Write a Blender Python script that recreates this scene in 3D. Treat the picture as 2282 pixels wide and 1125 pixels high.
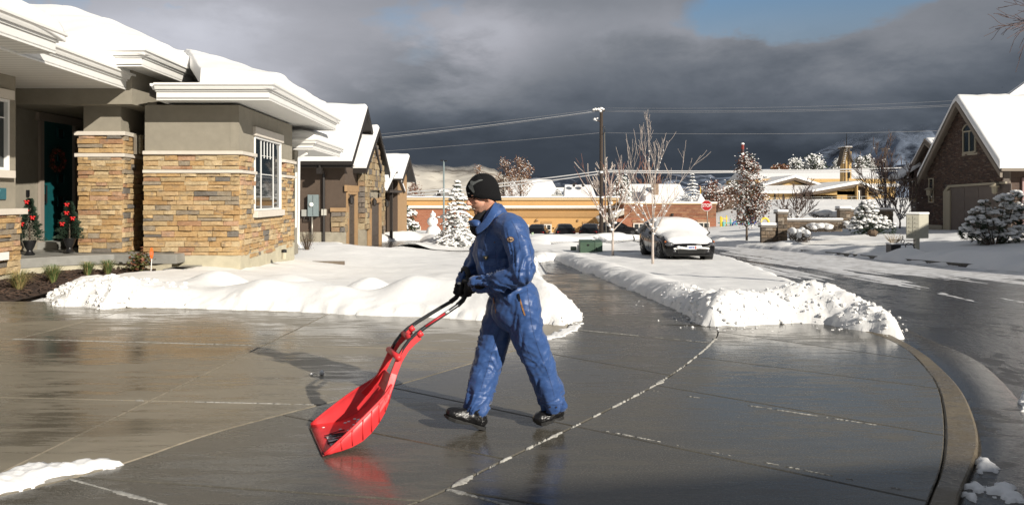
import bpy, bmesh, math, random
import numpy as np
from mathutils import Vector, Matrix, Euler
from mathutils.bvhtree import BVHTree

R = math.radians
for o in list(bpy.data.objects):
    bpy.data.objects.remove(o)
scene = bpy.context.scene
COL = scene.collection

# ------------------------------------------------------------------ camera
CAM_H, FPX, HORIZON = 1.6, 1650.0, 440.0
cam_data = bpy.data.cameras.new('camera')
cam = bpy.data.objects.new('camera', cam_data)
COL.objects.link(cam)
cam.location = (0, 0, CAM_H)
cam.rotation_euler = (R(90), 0, 0)
cam_data.sensor_width = 36
cam_data.sensor_fit = 'HORIZONTAL'
cam_data.lens = 36 * FPX / 2282
cam_data.shift_y = -(562.5 - HORIZON) / 2282
cam_data.clip_start = 0.05
cam_data.clip_end = 12000
scene.camera = cam

# ------------------------------------------------------------------ light
SUN_EL, SUN_AZ = R(25), R(137)      # azimuth clockwise from +Y: behind the camera, to the right
sun_data = bpy.data.lights.new('sun', 'SUN')
sun_data.energy = 4.0
sun_data.angle = R(0.53)
sun_data.color = (1.0, 0.93, 0.82)
sun = bpy.data.objects.new('sun', sun_data)
COL.objects.link(sun)
sd_ = Vector((math.sin(SUN_AZ) * math.cos(SUN_EL), math.cos(SUN_AZ) * math.cos(SUN_EL), math.sin(SUN_EL)))
sun.rotation_euler = sd_.to_track_quat('Z', 'Y').to_euler()

scene.view_settings.view_transform = 'Standard'
scene.view_settings.look = 'None'
scene.view_settings.exposure = 0.6
scene.view_settings.gamma = 1.0
scene.view_settings.use_curve_mapping = False


class NT:
    """small helper for node trees"""
    def __init__(s, tree):
        s.t = tree
        tree.nodes.clear()

    def n(s, kind, **kw):
        nd = s.t.nodes.new(kind)
        for k, v in kw.items():
            if k == 'ins':
                for a, b in v.items():
                    if hasattr(b, 'links') or isinstance(b, bpy.types.NodeSocket):
                        s.t.links.new(b, nd.inputs[a])
                    else:
                        nd.inputs[a].default_value = b
            else:
                setattr(nd, k, v)
        return nd

    def m(s, op, a, b=0.0, c=None, clamp=False):
        nd = s.t.nodes.new('ShaderNodeMath')
        nd.operation = op
        nd.use_clamp = clamp
        for i, v in enumerate((a, b, c)):
            if v is None:
                continue
            if isinstance(v, bpy.types.NodeSocket):
                s.t.links.new(v, nd.inputs[i])
            else:
                nd.inputs[i].default_value = v
        return nd.outputs[0]

    def mix(s, f, a, b, mode='MIX'):
        nd = s.t.nodes.new('ShaderNodeMix')
        nd.data_type = 'RGBA'
        nd.blend_type = mode
        for i, v in ((0, f), (6, a), (7, b)):
            if isinstance(v, bpy.types.NodeSocket):
                s.t.links.new(v, nd.inputs[i])
            elif i == 0:
                nd.inputs[i].default_value = v
            else:
                nd.inputs[i].default_value = (*v[:3], 1)
        return nd.outputs[2]

    def ramp(s, f, stops, interp='LINEAR'):
        nd = s.t.nodes.new('ShaderNodeValToRGB')
        nd.color_ramp.interpolation = interp
        el = nd.color_ramp.elements
        while len(el) > 1:
            el.remove(el[-1])
        for i, (p, c) in enumerate(stops):
            e = el[0] if i == 0 else el.new(p)
            e.position = p
            e.color = (*c[:3], 1) if hasattr(c, '__len__') else (c, c, c, 1)
        s.t.links.new(f, nd.inputs[0])
        return nd.outputs[0]

    def noise(s, vec, scale, detail=4, rough=.55, out=0, dist=0.0):
        nd = s.t.nodes.new('ShaderNodeTexNoise')
        nd.inputs['Scale'].default_value = scale
        nd.inputs['Detail'].default_value = detail
        nd.inputs['Roughness'].default_value = rough
        nd.inputs['Distortion'].default_value = dist
        if vec is not None:
            s.t.links.new(vec, nd.inputs['Vector'])
        return nd.outputs[out]

    def mapping(s, vec, scale=(1, 1, 1), loc=(0, 0, 0), rot=(0, 0, 0)):
        nd = s.t.nodes.new('ShaderNodeMapping')
        nd.inputs['Scale'].default_value = scale
        nd.inputs['Location'].default_value = loc
        nd.inputs['Rotation'].default_value = rot
        s.t.links.new(vec, nd.inputs['Vector'])
        return nd.outputs[0]


world = bpy.data.worlds.new('World')
scene.world = world
world.use_nodes = True
w = NT(world.node_tree)
geo = w.n('ShaderNodeTexCoord')
dvec = geo.outputs['Generated']
sep = w.n('ShaderNodeSeparateXYZ', ins={0: dvec})
X_, Y_, Z_ = sep.outputs
AZ = w.m('ARCTAN2', X_, Y_)
EL = w.m('ARCSINE', Z_)
sky = w.n('ShaderNodeTexSky')
sky.sky_type = 'NISHITA'
sky.sun_disc = False
sky.sun_elevation = SUN_EL
sky.sun_rotation = SUN_AZ
sky.air_density = 1.3
sky.dust_density = 0.6
sky.ozone_density = 2.0
clear = w.n('ShaderNodeBackground', ins={'Color': w.mix(1.0, sky.outputs[0], (0.80, 0.88, 1.0), 'MULTIPLY'), 'Strength': 0.062})


def azel(x, y):
    u, v = (x - 1141) / FPX, (440 - y) / FPX
    return math.atan(u), math.atan(v / math.sqrt(1 + u * u))


def blob(x, y, rx, ry, p=1.0):
    """soft elliptical lump of cloud at a direction"""
    a, e = azel(x, y)
    da = w.m('DIVIDE', w.m('SUBTRACT', AZw, a), rx / FPX)
    de = w.m('DIVIDE', w.m('SUBTRACT', ELw, e), ry / FPX)
    r2 = w.m('ADD', w.m('MULTIPLY', da, da), w.m('MULTIPLY', de, de))
    return w.m('MULTIPLY', w.m('POWER', 2.718, w.m('MULTIPLY', r2, -1.0)), p)


# stretched cloud coordinates
cl = w.mapping(dvec, scale=(1.0, 1.0, 2.4))
n1 = w.noise(cl, 2.3, 7, .58, dist=.3)
n2 = w.noise(w.mapping(cl, loc=(3, 1, 7)), 6.5, 7, .6, dist=.2)
n3 = w.noise(w.mapping(cl, loc=(9, 4, 2)), 3.2, 5, .55)
warp = w.m('MULTIPLY', w.m('SUBTRACT', n1, .5), .35)
warp2 = w.m('MULTIPLY', w.m('SUBTRACT', n2, .5), .22)
AZw = w.m('ADD', AZ, w.m('ADD', warp, warp2))
ELw = w.m('ADD', EL, w.m('MULTIPLY', w.m('ADD', warp, warp2), .45))


def add(*a):
    r = a[0]
    for b in a[1:]:
        r = w.m('ADD', r, b)
    return r


# brightness of the cloud deck: dark towards its base over the mountains, lighter aloft
base = w.ramp(w.m('MULTIPLY', ELw, 2.2, clamp=True), [(0.0, .044), (.11, .046), (.17, .058), (.23, .074), (.32, .098), (.45, .138), (.6, .155), (1, .15)])
lum = add(base,
          blob(1060, 90, 150, 75, .11), blob(1000, 160, 260, 90, .04),
          blob(560, 60, 420, 190, .13), blob(230, 130, 330, 90, .14), blob(600, 215, 150, 70, .11), blob(420, 60, 120, 50, .07),
          blob(1500, 50, 380, 45, .05), blob(1950, 110, 220, 60, .04),
          blob(860, 190, 170, 120, -.055), blob(250, 90, 240, 80, .05), blob(1900, 330, 500, 50, -.012))
lum = w.m('MULTIPLY', lum, w.m('ADD', .74, w.m('MULTIPLY', n2, .52)))
lum = w.m('MAXIMUM', lum, .016)
tint = w.ramp(w.m('MULTIPLY', lum, 4.0, clamp=True), [(0, (.60, .80, 1.12)), (.3, (.78, .92, 1.14)), (.6, (.90, .97, 1.10)), (1, (.97, .99, 1.10))])
ccol = w.mix(1.0, tint, lum, 'MULTIPLY')
cloudbg = w.n('ShaderNodeBackground', ins={'Color': ccol, 'Strength': 1.0})
# openings of clear sky
hole = add(blob(1850, 18, 190, 62, 1.7), blob(1960, -60, 300, 100, 1.1), blob(190, 10, 130, 38, 1.1), blob(385, 12, 60, 22, 1.0),
           w.m('MULTIPLY', w.m('SUBTRACT', n3, .56), 5.0))
fade = w.m('MULTIPLY', w.m('SUBTRACT', EL, R(8)), 9.0, clamp=True)
hole = w.m('MULTIPLY', w.m('MULTIPLY', w.m('SUBTRACT', hole, .30), 1.7, clamp=True), fade, clamp=True)
mixs = w.n('ShaderNodeMixShader', ins={0: hole, 1: cloudbg.outputs[0], 2: clear.outputs[0]})
wout = w.n('ShaderNodeOutputWorld', ins={0: mixs.outputs[0]})

# ------------------------------------------------------------------ noise in numpy
_rng = np.random.RandomState(5)
_PT = _rng.rand(65536).astype(np.float64)


def _h(ix, iy, iz):
    return _PT[((ix * 73856093) ^ (iy * 19349663) ^ (iz * 83492791)) & 65535]


def vnoise(x, y, z=0.0):
    x, y, z = np.broadcast_arrays(np.asarray(x, float), np.asarray(y, float), np.asarray(z, float))
    ix, iy, iz = np.floor(x).astype(np.int64), np.floor(y).astype(np.int64), np.floor(z).astype(np.int64)
    fx, fy, fz = x - ix, y - iy, z - iz
    fx, fy, fz = [f * f * f * (f * (f * 6 - 15) + 10) for f in (fx, fy, fz)]
    r = 0
    for dz in (0, 1):
        for dy in (0, 1):
            for dx in (0, 1):
                wgt = (fx if dx else 1 - fx) * (fy if dy else 1 - fy) * (fz if dz else 1 - fz)
                r = r + wgt * _h(ix + dx, iy + dy, iz + dz)
    return r * 2 - 1


def fbm(x, y, z=0.0, oct=4, gain=.5):
    a, s, f = 1.0, 0, 1.0
    for k in range(oct):
        s = s + a * vnoise(np.asarray(x) * f + 17 * k, np.asarray(y) * f + 31 * k, np.asarray(z) * f)
        a *= gain
        f *= 2.03
    return s


def sstep(a, b, x):
    t = np.clip((np.asarray(x, float) - a) / (b - a), 0, 1)
    return t * t * (3 - 2 * t)


# ------------------------------------------------------------------ terrain
BY = [-200, 9.5, 22, 26, 35, 50, 64, 88, 110, 4000]
BZ = [0, 0, -.53, -.64, -.85, -1.15, -1.75, -2.8, -3.0, -3.0]


def ground_z(X, Y):
    X = np.asarray(X, float)
    Y = np.asarray(Y, float)
    b = np.interp(Y, BY, BZ)
    a = .32 * sstep(-3, -7, X) * sstep(10, 15, Y) * (1 - sstep(24, 34, Y))
    a = a + .30 * sstep(-2, -6, X) * sstep(22, 30, Y)
    r = .60 * sstep(13, 24, X) * sstep(18, 27, Y)
    c = 3.7 * sstep(18, 40, X) * sstep(58, 110, Y)
    return b + a + r + c


def gz(X, Y):
    return float(ground_z(X, Y))


def at(x, y, Y):
    """the point seen at pixel (x, y) of the photograph at distance Y"""
    return Vector(((x - 1141) / FPX * Y, Y, CAM_H - (y - HORIZON) * Y / FPX))


def G(x, y, lift=0.0):
    """the ground point seen at pixel (x, y)"""
    u, v = (x - 1141) / FPX, (y - HORIZON) / FPX
    lo, hi = 1.0, 400.0
    Y = lo
    while Y < hi:
        Z = CAM_H - v * Y
        if Z <= gz(u * Y, Y) + lift:
            break
        Y *= 1.01
    a, b = Y / 1.01, Y
    for _ in range(20):
        c = (a + b) / 2
        if CAM_H - v * c <= gz(u * c, c) + lift:
            b = c
        else:
            a = c
    return Vector((u * b, b, gz(u * b, b)))


# ------------------------------------------------------------------ mesh builder
class MB:
    def __init__(s):
        s.v, s.f, s.mi = [], [], []

    def add(s, vs, fs, mi=0):
        k = len(s.v)
        s.v.extend([tuple(p) for p in vs])
        s.f.extend([tuple(i + k for i in f) for f in fs])
        s.mi.extend([mi] * len(fs))
        return s

    def box(s, c, d, rz=0.0, mat=None, mi=0):
        hx, hy, hz = d[0] / 2, d[1] / 2, d[2] / 2
        vs = [Vector((x, y, z)) for x in (-hx, hx) for y in (-hy, hy) for z in (-hz, hz)]
        if mat is not None:
            vs = [mat @ p for p in vs]
        elif rz:
            m = Matrix.Rotation(rz, 3, 'Z')
            vs = [m @ p for p in vs]
        vs = [p + Vector(c) for p in vs]
        return s.add(vs, [(0, 1, 3, 2), (4, 6, 7, 5), (0, 4, 5, 1), (2, 3, 7, 6), (0, 2, 6, 4), (1, 5, 7, 3)], mi)

    def b2(s, x0, x1, y0, y1, z0, z1, mi=0):
        return s.box(((x0 + x1) / 2, (y0 + y1) / 2, (z0 + z1) / 2), (abs(x1 - x0), abs(y1 - y0), abs(z1 - z0)), mi=mi)

    def prism(s, pts, z0, z1, mi=0):
        """pts in plan, z0/z1 numbers or per-vertex lists"""
        n = len(pts)
        zz0 = z0 if hasattr(z0, '__len__') else [z0] * n
        zz1 = z1 if hasattr(z1, '__len__') else [z1] * n
        ar = sum(pts[i][0] * pts[(i + 1) % n][1] - pts[(i + 1) % n][0] * pts[i][1] for i in range(n))
        if ar < 0:
            pts, zz0, zz1 = pts[::-1], list(zz0)[::-1], list(zz1)[::-1]
        vs = [(p[0], p[1], zz0[i]) for i, p in enumerate(pts)] + [(p[0], p[1], zz1[i]) for i, p in enumerate(pts)]
        fs = [tuple(range(n))[::-1], tuple(range(n, 2 * n))] + [(i, (i + 1) % n, n + (i + 1) % n, n + i) for i in range(n)]
        return s.add(vs, fs, mi)

    def solid(s, pts, off, mi=0):
        """planar 3d polygon extruded by vector off"""
        n = len(pts)
        pts = [Vector(p) for p in pts]
        off = Vector(off)
        nn = Vector((0, 0, 0))
        for i in range(n):
            nn += pts[i].cross(pts[(i + 1) % n])
        if nn.dot(off) < 0:
            pts = pts[::-1]
        vs = pts + [p + off for p in pts]
        fs = [tuple(range(n))[::-1], tuple(range(n, 2 * n))] + [(i, (i + 1) % n, n + (i + 1) % n, n + i) for i in range(n)]
        return s.add(vs, fs, mi)

    def tube(s, pts, rad, n=8, cap=True, mi=0):
        pts = [Vector(p) for p in pts]
        if not hasattr(rad, '__len__'):
            rad = [rad] * len(pts)
        vs, fs = [], []
        prev = None
        for i, p in enumerate(pts):
            d = (pts[min(i + 1, len(pts) - 1)] - pts[max(i - 1, 0)])
            d = d.normalized() if d.length > 1e-9 else Vector((0, 0, 1))
            if prev is None:
                a = d.cross(Vector((0, 0, 1)) if abs(d.z) < .9 else Vector((1, 0, 0))).normalized()
            else:
                a = (prev - d * prev.dot(d))
                a = a.normalized() if a.length > 1e-6 else d.orthogonal().normalized()
            prev = a
            b = d.cross(a)
            for k in range(n):
                t = 2 * math.pi * k / n
                vs.append(p + (a * math.cos(t) + b * math.sin(t)) * rad[i])
        for i in range(len(pts) - 1):
            for k in range(n):
                k2 = (k + 1) % n
                fs.append((i * n + k, i * n + k2, (i + 1) * n + k2, (i + 1) * n + k))
        if cap:
            fs.append(tuple(range(n))[::-1])
            fs.append(tuple(range((len(pts) - 1) * n, len(pts) * n)))
        return s.add(vs, fs, mi)

    def lathe(s, c, prof, n=20, mi=0, M=None):
        """prof: list of (r, z)"""
        vs, fs = [], []
        for r, z in prof:
            for k in range(n):
                t = 2 * math.pi * k / n
                q = Vector((r * math.cos(t), r * math.sin(t), z))
                if M is not None:
                    q = M @ q
                vs.append(q + Vector(c))
        for i in range(len(prof) - 1):
            for k in range(n):
                k2 = (k + 1) % n
                fs.append((i * n + k, i * n + k2, (i + 1) * n + k2, (i + 1) * n + k))
        fs.append(tuple(range(n))[::-1])
        fs.append(tuple(range((len(prof) - 1) * n, len(prof) * n)))
        return s.add(vs, fs, mi)

    def ell(s, c, r, n=12, m=8, M=None, mi=0):
        if not hasattr(r, '__len__'):
            r = (r, r, r)
        vs, fs = [], []
        for j in range(m + 1):
            ph = math.pi * j / m
            if j in (0, m):
                q = Vector((0, 0, math.cos(ph) * r[2]))
                vs.append((M @ q if M is not None else q) + Vector(c))
                continue
            for k in range(n):
                t = 2 * math.pi * k / n
                q = Vector((math.sin(ph) * math.cos(t) * r[0], math.sin(ph) * math.sin(t) * r[1], math.cos(ph) * r[2]))
                vs.append((M @ q if M is not None else q) + Vector(c))
        def ix(j, k):
            return 0 if j == 0 else (1 + (m - 1) * n if j == m else 1 + (j - 1) * n + k % n)
        for j in range(m):
            for k in range(n):
                if j == 0:
                    fs.append((0, ix(1, k), ix(1, k + 1)))
                elif j == m - 1:
                    fs.append((ix(j, k), ix(m, 0), ix(j, k + 1)))
                else:
                    fs.append((ix(j, k), ix(j + 1, k), ix(j + 1, k + 1), ix(j, k + 1)))
        return s.add(vs, fs, mi)

    def caps(s, p0, p1, r0, r1, n=14, m=4):
        """round cone between two joints"""
        p0, p1 = Vector(p0), Vector(p1)
        d = (p1 - p0)
        L = d.length
        d.normalize()
        q = d.to_track_quat('Z', 'X').to_matrix()
        prof = [(max(1e-4, r0 * math.sin(t)), -r0 * math.cos(t)) for t in [math.pi / 2 * i / m for i in range(m + 1)]]
        prof += [(max(1e-4, r1 * math.cos(t)), L + r1 * math.sin(t)) for t in [math.pi / 2 * i / m for i in range(m + 1)]]
        return s.lathe(p0, prof, n, M=q)

    def sweep(s, prof, path, closed=False, mi=0):
        """profile (outward, z) along a plan path; outward is to the right of travel"""
        n = len(path)
        P = [Vector((p[0], p[1])) for p in path]
        rings = []
        for i in range(n):
            if closed:
                d0, d1 = (P[i] - P[i - 1]).normalized(), (P[(i + 1) % n] - P[i]).normalized()
            else:
                d0 = (P[i] - P[i - 1]).normalized() if i > 0 else (P[1] - P[0]).normalized()
                d1 = (P[i + 1] - P[i]).normalized() if i < n - 1 else d0
            n0, n1 = Vector((d0.y, -d0.x)), Vector((d1.y, -d1.x))
            mm = (n0 + n1)
            mm = mm / max(.2, mm.dot(n0))
            rings.append([(P[i].x + mm.x * o, P[i].y + mm.y * o, z) for o, z in prof])
        k = len(prof)
        vs = [q for r in rings for q in r]
        fs = []
        for i in range(n if closed else n - 1):
            j = (i + 1) % n
            for a in range(k):
                b = (a + 1) % k
                fs.append((i * k + a, j * k + a, j * k + b, i * k + b))
        if not closed:
            fs.append(tuple(range(k)))
            fs.append(tuple(range((n - 1) * k, n * k))[::-1])
        return s.add(vs, fs, mi)

    def mesh(s, name):
        me = bpy.data.meshes.new(name)
        me.from_pydata(s.v, [], s.f)
        if any(s.mi):
            me.polygons.foreach_set('material_index', s.mi)
        me.update()
        return me

    def build(s, name, mat, parent=None, smooth=False, bevel=0.0, seg=2, fix=True):
        me = s.mesh(name)
        if fix and len(s.f) < 60000:
            bm = bmesh.new()
            bm.from_mesh(me)
            bmesh.ops.recalc_face_normals(bm, faces=bm.faces)
            if bevel:
                bmesh.ops.bevel(bm, geom=[e for e in bm.edges if e.is_manifold and e.calc_face_angle(0) > .35], offset=bevel, segments=seg, profile=.6, affect='EDGES', clamp_overlap=True)
            bm.to_mesh(me)
            bm.free()
        return link(name, me, mat, parent, smooth)


def link(name, me, mat, parent=None, smooth=False):
    o = bpy.data.objects.new(name, me)
    COL.objects.link(o)
    if not hasattr(mat, '__len__'):
        mat = [mat]
    if len(me.materials) == 0:
        for m_ in mat:
            me.materials.append(m_)
    if smooth:
        me.polygons.foreach_set('use_smooth', [True] * len(me.polygons))
        if smooth != True:
            me.set_sharp_from_angle(angle=R(smooth))
    if parent is not None:
        adopt(o, parent)
    return o


def wmat(o):
    m_ = Matrix.LocRotScale(o.location, o.rotation_euler, o.scale)
    if o.parent is not None:
        m_ = wmat(o.parent) @ o.matrix_parent_inverse @ m_
    return m_


def adopt(o, parent):
    """child built in world coordinates: stays where it is"""
    o.parent = parent
    o.matrix_parent_inverse = wmat(parent).inverted()


def tag(o, label=None, cat=None, group=None, kind=None):
    if label: o['label'] = label
    if cat: o['category'] = cat
    if group: o['group'] = group
    if kind: o['kind'] = kind
    return o


def thing(name, label, cat, loc=(0, 0, 0), rz=0.0, group=None):
    o = bpy.data.objects.new(name, None)
    COL.objects.link(o)
    o.location = loc
    o.rotation_euler = (0, 0, rz)
    return tag(o, label, cat, group)


def copy_tree(o, parent=None):
    c = o.copy()
    COL.objects.link(c)
    if parent is not None:
        c.parent = parent
    for ch in list(o.children):
        copy_tree(ch, c)
    return c


def local(o, parent):
    """child built in the parent's own coordinates"""
    o.parent = parent
    return o


# ------------------------------------------------------------------ materials
MATS = {}


def pmat(name, col, rough=.6, var=.0, scale=8, metal=0.0, bump=0.0, bscale=40, spec=.5, coat=0.0, rvar=0.0, obj_var=0.0, sss=0.0):
    if name in MATS:
        return MATS[name]
    m = bpy.data.materials.new(name)
    m.use_nodes = True
    t = NT(m.node_tree)
    tc = t.n('ShaderNodeTexCoord').outputs['Object']
    col = tuple(col)
    c = None
    if var:
        n = t.noise(tc, scale, 5, .6)
        c = t.mix(t.ramp(n, [(.3, 0.0), (.7, 1.0)]), tuple(max(0, x * (1 - var)) for x in col), tuple(min(1, x * (1 + var)) for x in col))
    if obj_var:
        oi = t.n('ShaderNodeObjectInfo').outputs['Random']
        ri = t.n('ShaderNodeNewGeometry').outputs['Random Per Island']
        f = t.m('FRACT', t.m('ADD', oi, ri))
        k = t.m('ADD', 1 - obj_var, t.m('MULTIPLY', f, 2 * obj_var))
        c = t.mix(1.0, c if c is not None else col, k, 'MULTIPLY')
    b = t.n('ShaderNodeBsdfPrincipled', ins={'Roughness': rough, 'Metallic': metal, 'Specular IOR Level': spec, 'Coat Weight': coat})
    if c is not None:
        t.t.links.new(c, b.inputs['Base Color'])
    else:
        b.inputs['Base Color'].default_value = (*col, 1)
    if rvar:
        n = t.noise(tc, scale * 1.7, 4, .6)
        t.t.links.new(t.m('ADD', rough - rvar, t.m('MULTIPLY', n, 2 * rvar), clamp=True), b.inputs['Roughness'])
    if sss:
        b.inputs['Subsurface Weight'].default_value = sss
        b.inputs['Subsurface Radius'].default_value = (.4, .5, .6)
        b.inputs['Subsurface Scale'].default_value = .05
    if bump:
        n = t.noise(tc, bscale, 4, .6)
        bp = t.n('ShaderNodeBump', ins={'Height': n, 'Strength': bump, 'Distance': .02})
        t.t.links.new(bp.outputs[0], b.inputs['Normal'])
    t.n('ShaderNodeOutputMaterial', ins={0: b.outputs[0]})
    MATS[name] = m
    return m


def nmat(name):
    m = bpy.data.materials.new(name)
    m.use_nodes = True
    t = NT(m.node_tree)
    tc = t.n('ShaderNodeTexCoord')
    b = t.n('ShaderNodeBsdfPrincipled')
    t.n('ShaderNodeOutputMaterial', ins={0: b.outputs[0]})
    MATS[name] = m
    return m, t, tc.outputs['Object'], b


def lk(t, a, b):
    t.t.links.new(a, b)


# snow
m, t, oc, b = nmat('snow')
n1_ = t.noise(oc, 1.4, 5, .6)
lk(t, t.mix(n1_, (.80, .80, .80), (.90, .89, .87)), b.inputs['Base Color'])
b.inputs['Roughness'].default_value = .55
b.inputs['Specular IOR Level'].default_value = .3
h_ = t.m('ADD', t.noise(oc, 26, 5, .65), t.m('MULTIPLY', t.noise(oc, 160, 3, .6), .35))
lk(t, t.n('ShaderNodeBump', ins={'Height': h_, 'Strength': .35, 'Distance': .02}).outputs[0], b.inputs['Normal'])
SNOW = m
# dirty thin snow / slush
m, t, oc, b = nmat('slush')
n1_ = t.noise(oc, 2.4, 6, .65)
lk(t, t.ramp(n1_, [(.35, (.42, .41, .40)), (.55, (.68, .68, .69)), (.7, (.82, .82, .83))]), b.inputs['Base Color'])
b.inputs['Roughness'].default_value = .5
lk(t, t.n('ShaderNodeBump', ins={'Height': t.noise(oc, 30, 5, .65), 'Strength': .5, 'Distance': .02}).outputs[0], b.inputs['Normal'])
SLUSH = m


def concrete_mat(name, dark, light, r0, r1, streak=(1, 1, 1), thr=(.38, .62), spec=.5, bump=.12, objv=.10, ang=0.0):
    m, t, oc, b = nmat(name)
    v = t.mapping(oc, scale=streak, rot=(0, 0, ang))
    n = t.noise(v, .55, 7, .62, dist=.6)
    nf = t.noise(t.mapping(v, loc=(5, 5, 5), scale=(1, 2.2, 1)), 3.2, 6, .65, dist=.3)
    f = t.m('ADD', t.m('MULTIPLY', n, .62), t.m('MULTIPLY', nf, .38))
    wet = t.ramp(f, [(thr[0], 0.0), ((thr[0] + thr[1]) / 2, .35), (thr[1], 1.0)])
    oi = t.n('ShaderNodeObjectInfo').outputs['Random']
    col = t.mix(wet, dark, light)
    k = t.m('ADD', 1 - objv, t.m('MULTIPLY', oi, 2 * objv))
    col = t.mix(1.0, col, k, 'MULTIPLY')
    sp = t.noise(oc, 90, 2, .5)
    col = t.mix(t.m('MULTIPLY', t.ramp(sp, [(.52, 0.0), (.7, 1.0)]), .25), col, (.32, .29, .24))
    lk(t, col, b.inputs['Base Color'])
    rr = t.ramp(t.m('ADD', t.m('MULTIPLY', wet, .75), t.m('MULTIPLY', t.m('SUBTRACT', nf, .5), .9)), [(.0, r0), (.22, r0 + .05), (.34, (r0 + r1) * .55), (1, r1)])
    lk(t, rr, b.inputs['Roughness'])
    b.inputs['Specular IOR Level'].default_value = spec
    lk(t, t.n('ShaderNodeBump', ins={'Height': t.m('ADD', t.noise(oc, 60, 4, .6), t.m('MULTIPLY', t.noise(v, 6, 3, .6), 2.0)), 'Strength': bump, 'Distance': .006}).outputs[0], b.inputs['Normal'])
    return m


DRIVE = concrete_mat('driveway_concrete', (.105, .092, .069), (.25, .218, .163), .09, .5, streak=(.55, 1.6, 1), thr=(.36, .60), spec=.55)
WALK = concrete_mat('sidewalk_concrete', (.062, .058, .048), (.125, .114, .092), .07, .44, streak=(.7, 1.5, 1), thr=(.34, .66), spec=.55)
CURB = concrete_mat('curb_concrete', (.085, .066, .042), (.17, .14, .095), .25, .6, streak=(1.5, 1.5, 1), thr=(.35, .6), bump=.4)
GUTTER = concrete_mat('gutter_concrete', (.022, .021, .021), (.046, .041, .035), .16, .5, streak=(1, 1, 1), thr=(.44, .70), bump=.3)
ASPHALT = concrete_mat('wet_asphalt', (.016, .016, .018), (.038, .035, .033), .10, .5, streak=(1.4, .5, 1), thr=(.40, .66), spec=.4, bump=.5)
PORCHC = pmat('porch_concrete', (.24, .235, .215), .6, .2, 3, bump=.1, bscale=60)
FOUND = pmat('foundation_cream', (.46, .42, .31), .8, .12, 4, bump=.25, bscale=50)
STUCCO = pmat('stucco_greige', (.27, .245, .195), .85, .08, 5, bump=.35, bscale=120)
TRIM = pmat('trim_cream', (.62, .57, .50), .6, .05, 5)
WHITE = pmat('white_aluminium', (.78, .775, .75), .4, .03, 5)
VINYL = pmat('white_vinyl', (.80, .80, .78), .35)
TEAL = pmat('teal_paint', (.006, .075, .082), .45, .12, 6)
TEAL2 = pmat('teal_glass', (.01, .05, .055), .15)
BLACKM = pmat('black_metal', (.012, .012, .013), .35)
GLASS = pmat('window_glass', (.012, .018, .02), .03, spec=.9)
m, t, oc, b = nmat('soffit_panel')
wv = t.n('ShaderNodeTexWave', wave_type='BANDS', bands_direction='Y', ins={'Vector': oc, 'Scale': 1.6, 'Distortion': 0.0})
lk(t, t.ramp(wv.outputs[0], [(0, (.45, .45, .43)), (.08, (.70, .70, .67)), (1, (.74, .74, .71))]), b.inputs['Base Color'])
b.inputs['Roughness'].default_value = .5
SOFFIT = m
# ledge stone: colour by stone
def stone_mat(name, stops, bump=.6):
    m, t, oc, b = nmat(name)
    oi = t.n('ShaderNodeObjectInfo').outputs['Random']
    ri = t.n('ShaderNodeNewGeometry').outputs['Random Per Island']
    f = t.m('FRACT', t.m('ADD', oi, ri))
    tc = t.n('ShaderNodeNewGeometry').outputs['Position']
    n = t.noise(tc, 22, 6, .65)
    base = t.ramp(f, stops, 'CONSTANT')
    col = t.mix(t.ramp(n, [(.35, 0.0), (.7, 1.0)]), t.mix(1.0, base, (.72, .66, .60), 'MULTIPLY'), base)
    blot = t.noise(t.mapping(tc, loc=(4, 4, 4), scale=(1, 1, 2.2)), 7, 4, .6)
    col = t.mix(t.m('MULTIPLY', t.ramp(blot, [(.56, 0.0), (.68, 1.0)]), .55), col, (.16, .14, .13))
    lk(t, col, b.inputs['Base Color'])
    b.inputs['Roughness'].default_value = .85
    lk(t, t.n('ShaderNodeBump', ins={'Height': t.noise(tc, 45, 5, .7), 'Strength': bump, 'Distance': .02}).outputs[0], b.inputs['Normal'])
    return m


LEDGE = stone_mat('ledge_stone', [(0, (.51, .345, .165)), (.12, (.57, .41, .21)), (.26, (.46, .30, .14)), (.38, (.54, .39, .215)), (.50, (.42, .25, .145)), (.56, (.58, .46, .28)),
                                  (.70, (.48, .36, .20)), (.82, (.19, .175, .155)), (.87, (.52, .34, .22)), (.93, (.33, .28, .21))])
FIELD = stone_mat('field_stone', [(0, (.36, .27, .15)), (.2, (.42, .33, .20)), (.38, (.28, .22, .14)), (.52, (.20, .175, .15)), (.64, (.44, .37, .24)), (.8, (.33, .23, .14)), (.92, (.16, .15, .14))])
DARKST = stone_mat('dark_wall_stone', [(0, (.16, .12, .085)), (.3, (.11, .09, .07)), (.6, (.20, .155, .11)), (.85, (.30, .26, .21))])
# ================================================================== GROUND
def grid_mesh(name, xs, ys, zf, keep=None, mat=None, smooth=True):
    XX, YY = np.meshgrid(xs, ys)
    ZZ = zf(XX, YY)
    ny, nx = XX.shape
    vs = np.stack([XX, YY, ZZ], -1).reshape(-1, 3)
    idx = np.arange(nx * ny).reshape(ny, nx)
    q = np.stack([idx[:-1, :-1], idx[:-1, 1:], idx[1:, 1:], idx[1:, :-1]], -1).reshape(-1, 4)
    if keep is not None:
        K = keep(XX, YY, ZZ).reshape(-1)
        q = q[K[q].any(axis=1)]
        used = np.zeros(len(vs), bool)
        used[q] = True
        remap = np.cumsum(used) - 1
        vs, q = vs[used], remap[q]
    return np_mesh(name, vs, q, mat, smooth)


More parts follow.
